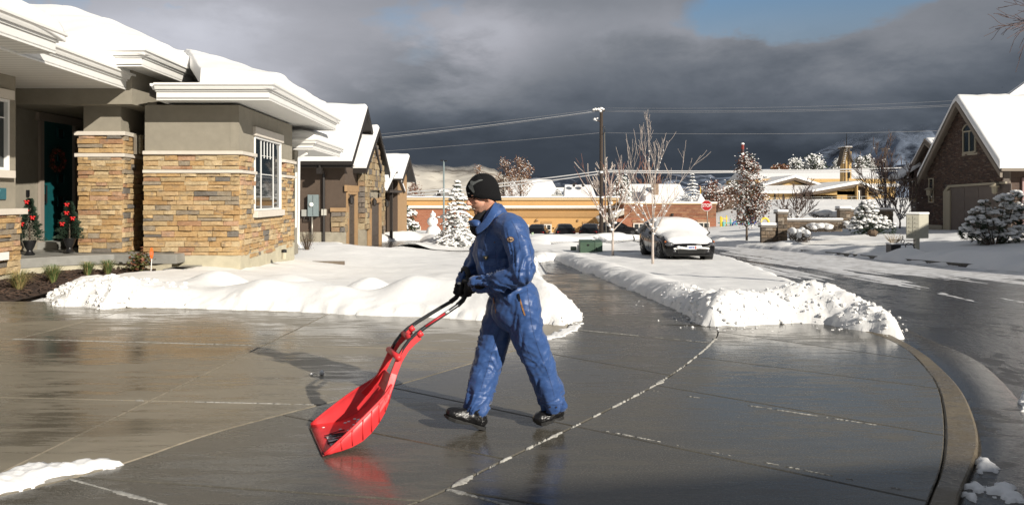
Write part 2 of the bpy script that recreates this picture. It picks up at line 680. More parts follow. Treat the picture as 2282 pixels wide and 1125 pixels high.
def np_mesh(name, vs, q, mat, smooth=True):
    me = bpy.data.meshes.new(name)
    me.vertices.add(len(vs))
    me.vertices.foreach_set('co', np.asarray(vs, np.float32).ravel())
    k = q.shape[1]
    me.loops.add(len(q) * k)
    me.loops.foreach_set('vertex_index', q.astype(np.int32).ravel())
    me.polygons.add(len(q))
    me.polygons.foreach_set('loop_start', np.arange(0, len(q) * k, k, dtype=np.int32))
    me.polygons.foreach_set('loop_total', np.full(len(q), k, np.int32))
    me.polygons.foreach_set('use_smooth', np.full(len(q), smooth))
    me.update(calc_edges=True)
    return link(name, me, mat)


def poly_sd(XX, YY, poly):
    """signed distance to a plan polygon, positive outside"""
    P = np.array([(p[0], p[1]) for p in poly])
    d = np.full(XX.shape, 1e9)
    inside = np.zeros(XX.shape, bool)
    n = len(P)
    for i in range(n):
        a, b_ = P[i], P[(i + 1) % n]
        e = b_ - a
        wx, wy = XX - a[0], YY - a[1]
        t = np.clip((wx * e[0] + wy * e[1]) / max(1e-12, e @ e), 0, 1)
        d = np.minimum(d, np.hypot(wx - t * e[0], wy - t * e[1]))
        c = ((a[1] <= YY) & (b_[1] > YY)) | ((b_[1] <= YY) & (a[1] > YY))
        with np.errstate(divide='ignore', invalid='ignore'):
            xi = a[0] + (YY - a[1]) / (b_[1] - a[1] if b_[1] != a[1] else 1e-9) * e[0]
        inside ^= c & (XX < xi)
    return np.where(inside, -d, d)


def line_d(XX, YY, line):
    d = np.full(XX.shape, 1e9)
    along = np.zeros(XX.shape)
    side = np.zeros(XX.shape)
    acc = 0
    for i in range(len(line) - 1):
        a, b_ = np.array(line[i][:2], float), np.array(line[i + 1][:2], float)
        e = b_ - a
        L = np.hypot(*e)
        wx, wy = XX - a[0], YY - a[1]
        t = np.clip((wx * e[0] + wy * e[1]) / (L * L), 0, 1)
        dd = np.hypot(wx - t * e[0], wy - t * e[1])
        m_ = dd < d
        d = np.where(m_, dd, d)
        along = np.where(m_, acc + t * L, along)
        side = np.where(m_, np.sign(wx * e[1] - wy * e[0]), side)
        acc += L
    return d, along, side


gx = np.concatenate([np.linspace(-3000, -60, 14), np.linspace(-55, 90, 80), np.linspace(100, 3000, 14)])
gy = np.concatenate([np.linspace(-400, -10, 8), np.linspace(-6, 9.5, 6), np.linspace(10.5, 140, 110), np.linspace(160, 4000, 20)])
g_ = grid_mesh('ground', gx, gy, lambda X, Y: ground_z(X, Y) - .10, None, SNOW)
tag(g_, kind='structure')

# outlines in plan, taken along the ground
def GP(*pts, lift=0.0):
    return [(G(x, y, lift).x, G(x, y, lift).y) for x, y in pts]


def plan0(x, y):
    Y = CAM_H * FPX / (y - HORIZON)
    return ((x - 1141) / FPX * Y, Y)


SNOW_EDGE_L = [(100, 667), (128, 688), (175, 688), (230, 695), (281, 691), (380, 693), (477, 696), (653, 701), (760, 705), (900, 709), (1071, 714), (1180, 722), (1262, 726), (1296, 712), (1277, 683), (1227, 640), (1200, 615), (1193, 581)]
SNOW_BACK_L = [(650, 573), (600, 583), (560, 592), (480, 598), (400, 606), (350, 612), (255, 619), (200, 633), (140, 655)]
STRIP_EDGE = [(1238, 575), (1290, 597), (1400, 645), (1460, 672), (1520, 700), (1560, 724), (1640, 727), (1760, 719), (1850, 724), (1930, 738), (1975, 744), (2022, 746)]
ROAD_NEAR = [(2000, 735), (1940, 705), (1880, 685), (1800, 648), (1740, 622), (1690, 600), (1640, 581), (1600, 572), (1560, 566), (1430, 550), (1330, 551), (1225, 556)]
ROAD_FAR = [(1225, 536), (1330, 534), (1430, 531), (1500, 535), (1600, 546), (1700, 553), (1790, 561), (1890, 569), (2000, 580), (2282, 603)]
BARE = ([(-14, -3), (-14, 13.2)] + GP((0, 625), (120, 605), (290, 600), (400, 590), (440, 578), (540, 575), (640, 562)) + GP(*SNOW_BACK_L) + GP(*SNOW_EDGE_L) + GP(*STRIP_EDGE) +
        GP(*ROAD_NEAR) + GP(*ROAD_FAR) + [(20, 19), (34, 14), (34, -3)])
NDRIVE = GP((760, 549), (800, 553), (860, 556), (905, 551), (940, 541), (935, 534), (860, 536), (790, 543))

# ------------------------------------------------------------------ hard surfaces
JOINT = pmat('joint_grit', (.045, .042, .035), .8, .4, 20)
mb = MB()
mb.prism([(-14, -3), (.2, -3), (1.3, 2.9), (2.3, 4.05), (2.95, 5.1), (3.35, 5.8), (3.75, 7.0), (4.0, 8.4), (3.9, 9.4), (.5, 9.4), (.4, 11.2), (-14, 11.4)], -.12, -.010)
tag(mb.build('joint_filler', JOINT), kind='structure')


def dense(line, step=.12):
    out = []
    for a, b_ in zip(line[:-1], line[1:]):
        n = max(1, int(math.hypot(b_[0] - a[0], b_[1] - a[1]) / step))
        out += [(a[0] + (b_[0] - a[0]) * i / n, a[1] + (b_[1] - a[1]) * i / n) for i in range(n)]
    return out + [line[-1]]


def smooth_line(line, it=2):
    """corner cutting"""
    for _ in range(it):
        o = [line[0]]
        for a, b_ in zip(line[:-1], line[1:]):
            o += [(a[0] * .75 + b_[0] * .25, a[1] * .75 + b_[1] * .25), (a[0] * .25 + b_[0] * .75, a[1] * .25 + b_[1] * .75)]
        line = o + [line[-1]]
    return line


LB = smooth_line([(-5.6, 0.6), (-3.6, 3.2)] + [plan0(*p) for p in [(0, 1105), (150, 1067), (280, 1032), (460, 967), (620, 925), (700, 905), (890, 857), (1040, 812), (1180, 772), (1262, 738), (1282, 712)]] + GP((1262, 680), (1225, 640), (1205, 610), (1192, 575)))
LR = smooth_line([(-2.9, 1.0), (-1.4, 3.1)] + [plan0(*p) for p in [(930, 1125), (1090, 1040), (1300, 940), (1480, 850), (1585, 768), (1606, 735), (1575, 706)]] + GP((1530, 690), (1410, 640), (1300, 596), (1245, 574)))
LC = smooth_line([(.6, 1.8)] + [(1.5, 2.9)] + [plan0(*p) for p in [(2065, 1125), (2103, 1037), (2108, 937), (2093, 856), (2053, 806), (2022, 776), (1962, 746)]] + [(4.05, 9.4), (3.6, 10.6)])
LO = smooth_line([(.9, 1.7), (1.75, 2.8)] + [plan0(*p) for p in [(2122, 1125), (2161, 1042), (2184, 987), (2173, 927), (2143, 861), (2088, 806), (2048, 776), (1985, 743)]] + [(4.55, 9.6), (4.7, 11.5)])
LG = smooth_line([(1.6, 1.5), (2.3, 2.6), (2.85, 3.6)] + [plan0(*p) for p in [(2275, 1010), (2330, 940), (2279, 882), (2220, 818), (2163, 778), (2080, 748)]] + [(5.1, 9.9), (5.3, 11.6), (5.7, 14.5)])


def nearest(line, p):
    return min(range(len(line)), key=lambda i: (line[i][0] - p[0]) ** 2 + (line[i][1] - p[1]) ** 2)


def shrink(poly, d):
    n = len(poly)
    ar = sum(poly[i][0] * poly[(i + 1) % n][1] - poly[(i + 1) % n][0] * poly[i][1] for i in range(n))
    if ar < 0:
        poly = poly[::-1]
    out = []
    for i in range(n):
        a, b_, c = Vector(poly[i - 1][:2]), Vector(poly[i][:2]), Vector(poly[(i + 1) % n][:2])
        e0, e1 = (b_ - a), (c - b_)
        if e0.length < 1e-5 or e1.length < 1e-5:
            continue
        e0.normalize(); e1.normalize()
        n0, n1 = Vector((-e0.y, e0.x)), Vector((-e1.y, e1.x))
        mm = n0 + n1
        mm = mm / max(.35, mm.dot(n0))
        out.append((b_.x + mm.x * d, b_.y + mm.y * d))
    return out


def slab(poly, name, mat, parent, z=0.0, gap=.0065, th=.09, follow=False):
    p = shrink(poly, gap)
    q = shrink(poly, gap + .006)
    n = min(len(p), len(q))
    if len(p) != len(q):
        q = p
    zz = [(gz(*v) if follow else 0) + z for v in p]
    mb = MB()
    k = len(p)
    vs = [(v[0], v[1], zz[i] - th) for i, v in enumerate(p)] + [(v[0], v[1], zz[i] - .006) for i, v in enumerate(p)] + [(v[0], v[1], zz[i]) for i, v in enumerate(q)]
    fs = [(i, (i + 1) % k, k + (i + 1) % k, k + i) for i in range(k)] + [(k + i, k + (i + 1) % k, 2 * k + (i + 1) % k, 2 * k + i) for i in range(k)] + [tuple(range(2 * k, 3 * k))]
    mb.add(vs, fs)
    return mb.build(name, mat, parent)


def group_root(name, kind='structure'):
    o = bpy.data.objects.new(name, None)
    COL.objects.link(o)
    o['kind'] = kind
    return o


def clip(poly, a, b_, keep_left=True):
    """cut a plan polygon by the line a-b"""
    out = []
    n = len(poly)
    def s(p):
        v = (b_[0] - a[0]) * (p[1] - a[1]) - (b_[1] - a[1]) * (p[0] - a[0])
        return v if keep_left else -v
    for i in range(n):
        p, q = poly[i], poly[(i + 1) % n]
        sp, sq = s(p), s(q)
        if sp >= 0:
            out.append(p)
        if (sp > 0 and sq < 0) or (sp < 0 and sq > 0):
            t = sp / (sp - sq)
            out.append((p[0] + (q[0] - p[0]) * t, p[1] + (q[1] - p[1]) * t))
    return out


def area(p):
    return abs(sum(p[i][0] * p[(i + 1) % len(p)][1] - p[(i + 1) % len(p)][0] * p[i][1] for i in range(len(p)))) / 2


drv = group_root('driveway')
iB = nearest(LB, plan0(1262, 738))
region = [(-14, -3), (-8, -3)] + LB[:iB + 1] + [(.75, 9.6), (.5, 11.3), (-14, 11.5)]
cells = [region]
lines_px = [((0, 885), (760, 902)), ((30, 755), (860, 775)), ((40, 1035), (720, 705)), ((0, 765), (270, 695))]
for a, b_ in lines_px:
    A_, B_ = plan0(*a), plan0(*b_)
    new = []
    for c in cells:
        for side in (True, False):
            r = clip(c, A_, B_, side)
            if len(r) > 2 and area(r) > .02:
                new.append(r)
    cells = new
for c in cells:
    slab(c, 'slab', DRIVE, drv)

wk = group_root('sidewalk')
cuts = [((-4.9, 1.2), (-2.4, 1.6)), (plan0(-300, 1250), plan0(500, 1400)), (plan0(150, 1067), plan0(930, 1125)), (plan0(640, 922), plan0(1112, 1030)), (plan0(880, 858), plan0(1300, 940)),
        (plan0(1170, 777), plan0(1488, 846)), (plan0(1272, 733), plan0(1590, 764))]
iy = 10.9
while iy < 20:
    cuts.append(((.6, iy), (2.4 - .06 * (iy - 10), iy + .1)))
    iy += 1.5
idx = [(nearest(LB, a), nearest(LR, b_)) for a, b_ in cuts]
for (i0, j0), (i1, j1) in zip(idx[:-1], idx[1:]):
    if i1 <= i0 or j1 <= j0:
        print('SKIP cell', i0, i1, j0, j1)
        continue
    slab(LB[i0:i1 + 1] + LR[j0:j1 + 1][::-1], 'slab', WALK, wk, follow=True)

ap = group_root('apron')
acuts = [((-2.0, 2.2), (.9, 2.15)), (plan0(1000, 1087), (1.75, 3.2)), (plan0(1310, 938), plan0(2085, 1105)), (plan0(1440, 868), plan0(2108, 972)), (plan0(1545, 800), plan0(2095, 872)), (plan0(1603, 742), plan0(2053, 806)), (plan0(1575, 706), (3.75, 10.2))]
idx = [(nearest(LR, a), nearest(LC, b_)) for a, b_ in acuts]
for (i0, j0), (i1, j1) in zip(idx[:-1], idx[1:]):
    slab(LR[i0:i1 + 1] + LC[j0:j1 + 1][::-1], 'slab', WALK, ap)


def strip(l0, l1, z0, z1, name, mat, th=.12, n=70, parent=None):
    """band between two plan lines, resampled"""
    def res(l):
        L = [0]
        for a, b_ in zip(l[:-1], l[1:]):
            L.append(L[-1] + math.hypot(b_[0] - a[0], b_[1] - a[1]))
        t = np.linspace(0, L[-1], n)
        return np.interp(t, L, [p[0] for p in l]), np.interp(t, L, [p[1] for p in l])
    ax, ay = res(l0)
    bx, by = res(l1)
    vs = []
    for i in range(n):
        g0 = gz(ax[i], ay[i])
        g1 = gz(bx[i], by[i])
        for s in (0, .08, .5, .92, 1):
            zz = (g0 + z0) * (1 - s) + (g1 + z1) * s - (.012 if s in (0, 1) else 0)
            vs.append((ax[i] * (1 - s) + bx[i] * s, ay[i] * (1 - s) + by[i] * s, zz))
    fs = [(i * 5 + k, i * 5 + k + 1, i * 5 + 5 + k + 1, i * 5 + 5 + k) for i in range(n - 1) for k in range(4)]
    # side skirts
    for side in (0, 4):
        k0 = len(vs)
        for i in range(n):
            p = vs[i * 5 + side]
            vs.append((p[0], p[1], p[2] - th))
        fs += [(i * 5 + side, i * 5 + 5 + side, k0 + i + 1, k0 + i) for i in range(n - 1)]
    mb = MB().add(vs, fs)
    return mb.build(name, mat, parent, smooth=30)


tag(strip(LC, LO, -.004, -.010, 'curb', CURB), kind='structure')
tag(strip(LO, LG, -.045, -.055, 'gutter', GUTTER), kind='structure')

# road sheet
CENTER = [(3.6, -3), (6, 2), (7.6, 8), (8.9, 14), (9.6, 20), (9.6, 30), (9.0, 40), (8, 52)]
ra = grid_mesh('road', np.linspace(1.0, 36, 80), np.linspace(-3, 62, 110), lambda X, Y: ground_z(X, Y) - .066, None, ASPHALT)
tag(ra, kind='structure')
rb = grid_mesh('cross_road', np.linspace(-12, 18, 60), np.linspace(34.2, 56, 50), lambda X, Y: ground_z(X, Y) - .058, None, ASPHALT)
tag(rb, kind='structure')
rc = grid_mesh('neighbour_driveway', np.linspace(-9.5, -2.0, 30), np.linspace(28, 48, 40), lambda X, Y: ground_z(X, Y) - .04, None, GUTTER)
tag(rc, kind='structure')

# kerb on the far side of the street
fk = smooth_line(GP((1600, 545), (1700, 552), (1790, 560), (1890, 568), (2000, 579), (2282, 602)) + [(20, 18.6), (33, 14)])
mb = MB()
mb.sweep([(-.1, -.3), (-.1, 0), (.1, 0), (.1, -.3)], fk)
for i, v in enumerate(mb.v):
    mb.v[i] = (v[0], v[1], v[2] + gz(v[0], v[1]) + .07)
tag(mb.build('curb', GUTTER), kind='structure')

# mulch bed
MULCH, t, oc, b = nmat('mulch')
lk(t, t.ramp(t.noise(oc, 14, 6, .7), [(.35, (.012, .008, .006)), (.55, (.035, .02, .014)), (.72, (.09, .055, .035))]), b.inputs['Base Color'])
b.inputs['Roughness'].default_value = .9
bed_poly = [(-14, 11.0)] + GP((0, 676), (60, 663), (120, 648), (190, 630), (250, 620), (300, 616), (345, 611), (380, 603), (372, 596), (290, 597), (120, 603), (0, 625)) + [(-14, 13.3)]


def bedz(X, Y):
    s = -poly_sd(X, Y, bed_poly)
    return ground_z(X, Y) + .0 + .05 * sstep(-.02, .15, s) + .030 * fbm(X * 9, Y * 9, oct=3) * sstep(0, .15, s)


o = grid_mesh('mulch_bed', np.arange(-13.5, -6.5, .045), np.arange(10.8, 16.2, .045), bedz, lambda X, Y, Z: poly_sd(X, Y, bed_poly) < .03, MULCH, False)
tag(o, 'dark bark mulch bed along the porch wall', kind='stuff')
random.seed(3)
mb = MB()
for i in range(1500):
    x, y = random.uniform(-10.5, -7), random.uniform(11, 15.3)
    s = float(poly_sd(np.array([[x]]), np.array([[y]]), bed_poly)[0, 0])
    if s < .04 - random.random() * .02:
        M_ = Euler((random.uniform(-.5, .5), random.uniform(-.5, .5), random.uniform(0, 6.3))).to_matrix()
        mb.box((x, y, gz(x, y) + .055 + random.uniform(0, .03)), (random.uniform(.03, .09), random.uniform(.012, .03), .008), mat=M_)
tag(mb.build('bark_chips', pmat('bark_chip', (.07, .042, .028), .9, obj_var=.6), fix=False), 'loose dark bark chips scattered over the mulch bed', kind='stuff')

# ------------------------------------------------------------------ snow cover
MOUNDS = []   # x, y, radius, height
for (x, y, yb, r, h) in [(135, 668, 680, .28, .12), (190, 655, 685, .40, .16), (270, 635, 690, .45, .17), (350, 620, 692, .5, .11), (490, 594, 660, .60, .30), (430, 615, 672, .5, .10), (600, 640, 690, .5, .13),
                         (700, 640, 690, .5, .14), (825, 608, 676, .50, .30), (900, 645, 692, .45, .15), (760, 655, 695, .4, .10), (560, 668, 692, .5, .08), (960, 640, 690, .5, .13), (1040, 640, 700, .5, .15), (1200, 650, 708, .5, .20), (1120, 655, 706, .5, .15),
                         (1250, 672, 716, .32, .16), (650, 618, 640, .5, .12), (970, 610, 640, .5, .1),
                         (1560, 655, 715, .45, .11), (1640, 650, 712, .45, .13), (1750, 640, 708, .5, .20), (1830, 650, 708, .38, .14), (1700, 665, 720, .35, .09), (1880, 690, 718, .28, .10), (1940, 712, 732, .22, .07), (1470, 650, 690, .4, .1)]:
    p = plan0(x, yb) if yb > 716 else tuple(G(x, yb)[:2])
    MOUNDS.append((p[0], p[1] , r, h))
FRONT_L = GP(*SNOW_EDGE_L[:14])
CHUNK_R = GP((1500, 690), (1560, 700), (1760, 690), (1900, 715), (2010, 742))
CHUNK_L = GP((110, 675), (200, 670), (300, 665))
CHUNK_M = GP((1275, 715), (1290, 712))
FLAKE = [plan0(*p) for p in [(-60, 1085), (0, 1062), (60, 1040), (150, 1036), (240, 1028), (282, 1034), (200, 1052), (120, 1068), (40, 1090), (-60, 1125), (-200, 1200), (-260, 1130)]]


def snow_depth(X, Y):
    wob = .05 * vnoise(X * 3.2, Y * 3.2) + .028 * vnoise(X * 11, Y * 11)
    sd = poly_sd(X, Y, BARE) + wob
    sdn = poly_sd(X, Y, NDRIVE)
    sd = np.minimum(sd, sdn)
    dl = line_d(X, Y, FRONT_L)[0]
    dr = line_d(X, Y, GP(*STRIP_EDGE))[0]
    # general cover
    T = .13 + .02 * vnoise(X * .8, Y * .8)
    h = T * (1 - np.exp(-np.maximum(sd, 0) / .10))
    # thrown-up ridges along the cleared edges
    ridge = np.exp(-((dl - .62) / .50) ** 2) * (.17 + .10 * vnoise(X * 1.0, Y * 1.3))
    ridge2 = np.exp(-((dr - .48) / .38) ** 2) * (.11 + .07 * vnoise(X * 1.2 + 9, Y * 1.2))
    ridge = ridge * (.45 + .55 * sstep(-8.0, -5.5, X))
    h = h + np.where(sd > 0, (ridge + ridge2) * (1 - np.exp(-np.maximum(sd, 0) / .16)), 0)
    for (mx, my, r, hh) in MOUNDS:
        q = ((X - mx) ** 2 + (Y - my) ** 2) / (r * r)
        h = h + np.where(sd > 0, .85 * 1.15 * hh * np.exp(-q * 1.4) * (1 - np.exp(-np.maximum(sd, 0) / .18)), 0)
    h = h + np.where(sd > 0, .016 * fbm(X * 1.5, Y * 1.5, oct=3) * sstep(0, .5, sd), 0)
    # rough chunks at the ends of the banks
    for L_, rad, amp in ((CHUNK_R, .75, .075), (CHUNK_L, .7, .07), (CHUNK_M, .35, .05)):
        c = np.exp(-(line_d(X, Y, L_)[0] / rad) ** 2)
        n_ = np.abs(vnoise(X * 9, Y * 9)) + .6 * np.abs(vnoise(X * 21, Y * 21)) - .35
        h = h + np.where(sd > 0, c * amp * n_ * sstep(0, .08, sd), 0)
    # fine break-up along every edge
    e = np.exp(-(np.maximum(sd, 0) / .16))
    h = h + np.where(sd > 0, e * .03 * vnoise(X * 17, Y * 17), 0)
    # walking lane behind the bank: footprints
    h = np.where(sd <= 0, -.05 + .9 * np.maximum(sd, -.2), h)
    return h, sd


def near_z(X, Y):
    h, sd = snow_depth(X, Y)
    return ground_z(X, Y) + h


xs = np.arange(-9.6, 8.4, .052)
ys = np.concatenate([np.arange(8.3, 13.5, .042), np.arange(13.5, 19, .07), np.arange(19, 30.2, .12)])
o = grid_mesh('snow_cover', xs, ys, near_z, lambda X, Y, Z: Z > ground_z(X, Y) - .03, SNOW)
tag(o, 'white snow lying over the lawns with shovelled banks', kind='stuff')


def far_z(X, Y):
    wob = .12 * vnoise(X * 1.1, Y * 1.1) + .06 * vnoise(X * 4, Y * 4)
    sd = np.minimum(poly_sd(X, Y, BARE), poly_sd(X, Y, NDRIVE)) + wob
    h = .16 * (1 - np.exp(-np.maximum(sd, 0) / .25)) + .05 * fbm(X * .8, Y * .8, oct=4) * sstep(0, 1, sd)
    edge = np.exp(-((sd - .9) / .6) ** 2) * .14 * (.4 + np.abs(vnoise(X * .7, Y * .7)) * 1.6)
    h = h + np.where(sd > 0, edge, 0)
    h = np.where((Y > 26) & (X < 7.5) & (X > -1.2) & (Y < 37), h * .8 + .02, h)
    return ground_z(X, Y) + np.where(sd <= 0, -.09 + .5 * np.maximum(sd, -.3), h)


o = grid_mesh('snow_cover', np.concatenate([np.arange(-30, 8.4, .3)]), np.concatenate([np.arange(29.9, 50, .22), np.arange(50, 130, .8)]), far_z, lambda X, Y, Z: Z > ground_z(X, Y) - .07, SNOW)
tag(o, 'snow over the neighbouring yards and verges', kind='stuff')
o = grid_mesh('snow_cover', np.arange(8.2, 40, .16), np.arange(12, 50, .16), far_z, lambda X, Y, Z: Z > ground_z(X, Y) - .07, SNOW)
tag(o, 'snow over the sloping yards across the street', kind='stuff')
o = grid_mesh('snow_cover', np.arange(8.2, 110, .8), np.arange(49.8, 140, .8), lambda X, Y: ground_z(X, Y) + .06 + .08 * fbm(X * .4, Y * .4, oct=3), None, SNOW)
tag(o, 'snow over the school field beyond the street', kind='stuff')


# slush left between wheel tracks
def slush_z(X, Y):
    d, al, sgn = line_d(X, Y, CENTER)
    ac = d * sgn + .25 * vnoise(al * .25, 0 * al + 3)
    st = fbm(ac * 1.9, al * .10, oct=3) + .45 * vnoise(ac * 6.5, al * .35) + .25 * vnoise(X * 6, Y * 6) * .5
    cov = -1.0 + 1.15 * sstep(14.5, 23, Y) + .80 * sstep(-.5, 3.8, ac) * sstep(11, 17, Y) + .25 * sstep(4.5, 7, ac)
    cov = cov - 1.0 * sstep(38, 42, Y) * (1 - sstep(5, 7, X)) - .5 * (1 - sstep(9, 13, Y)) * (1 - sstep(3, 5, ac))
    k = st * .75 + cov
    sd = poly_sd(X, Y, BARE)
    th = np.clip(k, -.5, 1) * .035
    th = np.where(sd > .1, -.1, th)
    return ground_z(X, Y) - .064 + np.minimum(th, .022), k


o = grid_mesh('slush', np.arange(2.5, 22, .07), np.arange(9.8, 44, .10), lambda X, Y: slush_z(X, Y)[0], lambda X, Y, Z: Z > ground_z(X, Y) - .066, SLUSH)
tag(o, 'thin snow and slush streaks left between wheel tracks on the street', kind='stuff')


# small leftovers on the concrete
def patch(poly, h, name, label, step=.02, amp=.02, mat=SNOW, z0=0.0, w=.05, f=14):
    P = np.array(poly)
    x0, y0 = P.min(0) - .1
    x1, y1 = P.max(0) + .1

    def zf(X, Y):
        sd = -poly_sd(X, Y, poly) + .035 * vnoise(X * f, Y * f) + .02 * vnoise(X * 40, Y * 40)
        t_ = h * (1 - np.exp(-np.maximum(sd, 0) / w)) + amp * vnoise(X * 30, Y * 30) * sstep(0, .1, sd)
        return z0 + np.where(sd > 0, t_ + .002, -.02)
    o = grid_mesh(name, np.arange(x0, x1, step), np.arange(y0, y1, step), zf, lambda X, Y, Z: Z > z0 - .01, mat)
    return tag(o, label, kind='stuff')


patch([plan0(*p) for p in [(1298, 720), (1288, 734), (1255, 750), (1212, 760), (1200, 756), (1238, 740), (1270, 727)]], .010, 'snow_patch', 'thin smear of snow trailing from the bank tip beside the sidewalk', step=.014, amp=.006, w=.03, f=18)
patch(FLAKE, .05, 'snow_patch', 'flat wedge of leftover snow at the lower left of the driveway', amp=.012)
for pts, lb in (([(2165, 1018), (2195, 1000), (2215, 1010), (2220, 1030), (2190, 1036)], 'small snow lump left on the gutter, upper one'),
                ([(2160, 1060), (2185, 1050), (2182, 1080), (2176, 1110), (2162, 1092)], 'narrow snow strip left on the gutter'),
                ([(2205, 1062), (2240, 1056), (2282, 1095), (2250, 1098), (2212, 1092)], 'broad snow patch left on the gutter'),
                ([(2215, 1120), (2290, 1115), (2330, 1150), (2230, 1150)], 'snow patch at the lower right corner'),
                ([(2275, 862), (2320, 850), (2330, 890), (2280, 900)], 'small snow patch on the asphalt at the right edge')):
    patch([plan0(*p) for p in pts], .03, 'snow_patch', lb, step=.012, amp=.01, z0=-.05, w=.02)
for k, (x, y, r) in enumerate(((717, 835, .022), (694, 836, .013))):
    p = plan0(x, y)
    mb = MB().ell((p[0], p[1], r * .9), (r, r * .9, r), 12, 8)
    for i, v in enumerate(mb.v):
        q = Vector(v)
        mb.v[i] = tuple(q + (q - Vector((p[0], p[1], r))) * (.15 * vnoise(v[0] * 60, v[1] * 60, v[2] * 60)))
    tag(mb.build('snow_lump', SNOW, smooth=True), ('round snow lump on the driveway left of the red scoop', 'tiny snow crumb just left of the round snow lump')[k], 'snow lump')


def ribbon(line, width, h, label, cover=.5, step=.02, f=5, z0=0.0):
    """snow dust caught along a joint"""
    P = np.array(line)

    def zf(X, Y):
        d, al, s = line_d(X, Y, line)
        wv_ = width * (cover + 1.1 * fbm(al * f, 0 * al + width * 999, oct=4, gain=.7)) + .35 * width * vnoise(X * 55, Y * 55)
        t_ = h * (1 - d / np.maximum(wv_, 1e-4))
        return z0 + np.where((d < wv_), np.clip(t_, 0, h) + .0015, -.02)
    x0, y0 = P.min(0) - .1
    x1, y1 = P.max(0) + .1
    o = grid_mesh('joint_snow', np.arange(x0, x1, step), np.arange(y0, y1, step), zf, lambda X, Y, Z: Z > z0 - .01, pmat('joint_frost', (.36, .35, .32), .75, .35, 30))
    return tag(o, label, kind='stuff')


i0, i1 = nearest(LR, plan0(985, 1095)), nearest(LR, plan0(1600, 742))
ribbon(LR[i0:i1:2], .016, .008, 'snow dust caught along the curved joint in front of the man', .10, .009, 7)
ribbon([plan0(0, 885), plan0(380, 893), plan0(700, 901)], .007, .002, 'frost line along the straight driveway joint', .9, .010, 1)
ribbon([plan0(1000, 1090), plan0(1135, 1127)], .014, .006, 'snow dust in the short joint at the bottom edge', .5, .011, 3)
ribbon([plan0(30, 755), plan0(300, 762), plan0(560, 769)], .010, .003, 'faint frost line along the farther driveway joint', .75, .012, 1)
ribbon([plan0(1440, 868), plan0(1950, 946)], .009, .003, 'frost line along the apron joint', .7, .010, 2)
ribbon([plan0(156, 1067), plan0(380, 1128)], .010, .003, 'frost line along the joint below the leftover snow', .7, .010, 2)
ribbon([plan0(1340, 958), plan0(2010, 1090)], .008, .004, 'crumbs of snow along the lower apron joint', .25, .010, 4)
ribbon([plan0(1272, 733), plan0(1590, 764)], .008, .003, 'frost line across the sidewalk joint', .7, .012, 2)


# loose chunks on the rough ends of the banks
def chunk_blob(mb, c, r, rnd):
    k0 = len(mb.v)
    mb.ell(c, (r * rnd.uniform(.8, 1.3), r * rnd.uniform(.8, 1.3), r * rnd.uniform(.6, .95)), 7, 5)
    for i in range(k0, len(mb.v)):
        q = Vector(mb.v[i])
        mb.v[i] = tuple(Vector(c) + (q - Vector(c)) * (1 + rnd.uniform(-.28, .28)))


rnd = random.Random(15)
for spec, lb in ((((100, 660, 300, 694, 800), (250, 640, 420, 694, 120)), 'broken snow chunks on the left end of the driveway bank'),
                 (((1250, 700, 1300, 726, 110),), 'broken snow chunks at the tip of the bank beside the sidewalk'),
                 (((1500, 690, 2025, 748, 650), (1400, 650, 1560, 715, 110)), 'broken snow chunks along the bank at the street corner')):
    mb = MB()
    for (xa, ya, xb, yb, n) in spec:
        cand = [(rnd.uniform(xa, xb), rnd.uniform(ya, yb), rnd.random()) for _ in range(n * 3)]
        P_ = [plan0(x, y) for x, y, _ in cand]
        X, Y = np.array([p[0] for p in P_]), np.array([p[1] for p in P_])
        h, sd = snow_depth(X[:, None], Y[:, None])
        h, sd = h[:, 0], sd[:, 0]
        k = 0
        for i in range(len(P_)):
            if -.45 < sd[i] < .8 and k < n:
                if sd[i] < 0 and rnd.random() < .72 + .5 * min(.5, -sd[i]): continue
                r = (.007 + .034 * rnd.random() ** 2.2) * (1.4 if rnd.random() < .10 else 1) * (.45 if sd[i] < .03 else 1)
                z = gz(X[i], Y[i]) + (max(0, h[i]) if sd[i] > 0 else 0)
                chunk_blob(mb, (X[i], Y[i], z - r * .3), r, rnd)
                k += 1
    tag(mb.build('snow_chunks', SNOW, None, 35, fix=False), lb, kind='stuff')
# ================================================================== STONE VENEER
def unit_stones(name, mat, n=14, seed=1, rough=.10, corner=.0):
    """a few irregular block meshes inside a unit box, front face towards -Y"""
    rnd = random.Random(seed)
    out = []
    for k in range(n):
        bm = bmesh.new()
        j = lambda a: rnd.uniform(-a, a)
        c = {}
        for x in (0, 1):
            for z in (0, 1):
                c[x, z, 1] = bm.verts.new(((x - .5), 0.0, (z - .5)))
                c[x, z, 0] = bm.verts.new(((x - .5) * (1 + j(.02)) + j(rough * .25), -.82 + j(.15), (z - .5) * (1 + j(.05)) + j(rough)))
        mid = [bm.verts.new((j(.25), -1.0 + j(.10), .43 + j(.06))), bm.verts.new((j(.25), -.95 + j(.12), -.43 + j(.06)))]
        a, b_, d, e = c[0, 0, 0], c[1, 0, 0], c[1, 1, 0], c[0, 1, 0]
        A, B, D, E = c[0, 0, 1], c[1, 0, 1], c[1, 1, 1], c[0, 1, 1]
        bm.faces.new((a, mid[1], mid[0], e))
        bm.faces.new((mid[1], b_, d, mid[0]))
        bm.faces.new((A, a, e, E))
        bm.faces.new((b_, B, D, d))
        bm.faces.new((e, mid[0], d, D, E))
        bm.faces.new((A, B, b_, mid[1], a))
        bmesh.ops.recalc_face_normals(bm, faces=bm.faces)
        me = bpy.data.meshes.new(name)
        bm.to_mesh(me)
        bm.free()
        me.materials.append(mat)
        out.append(me)
    return out


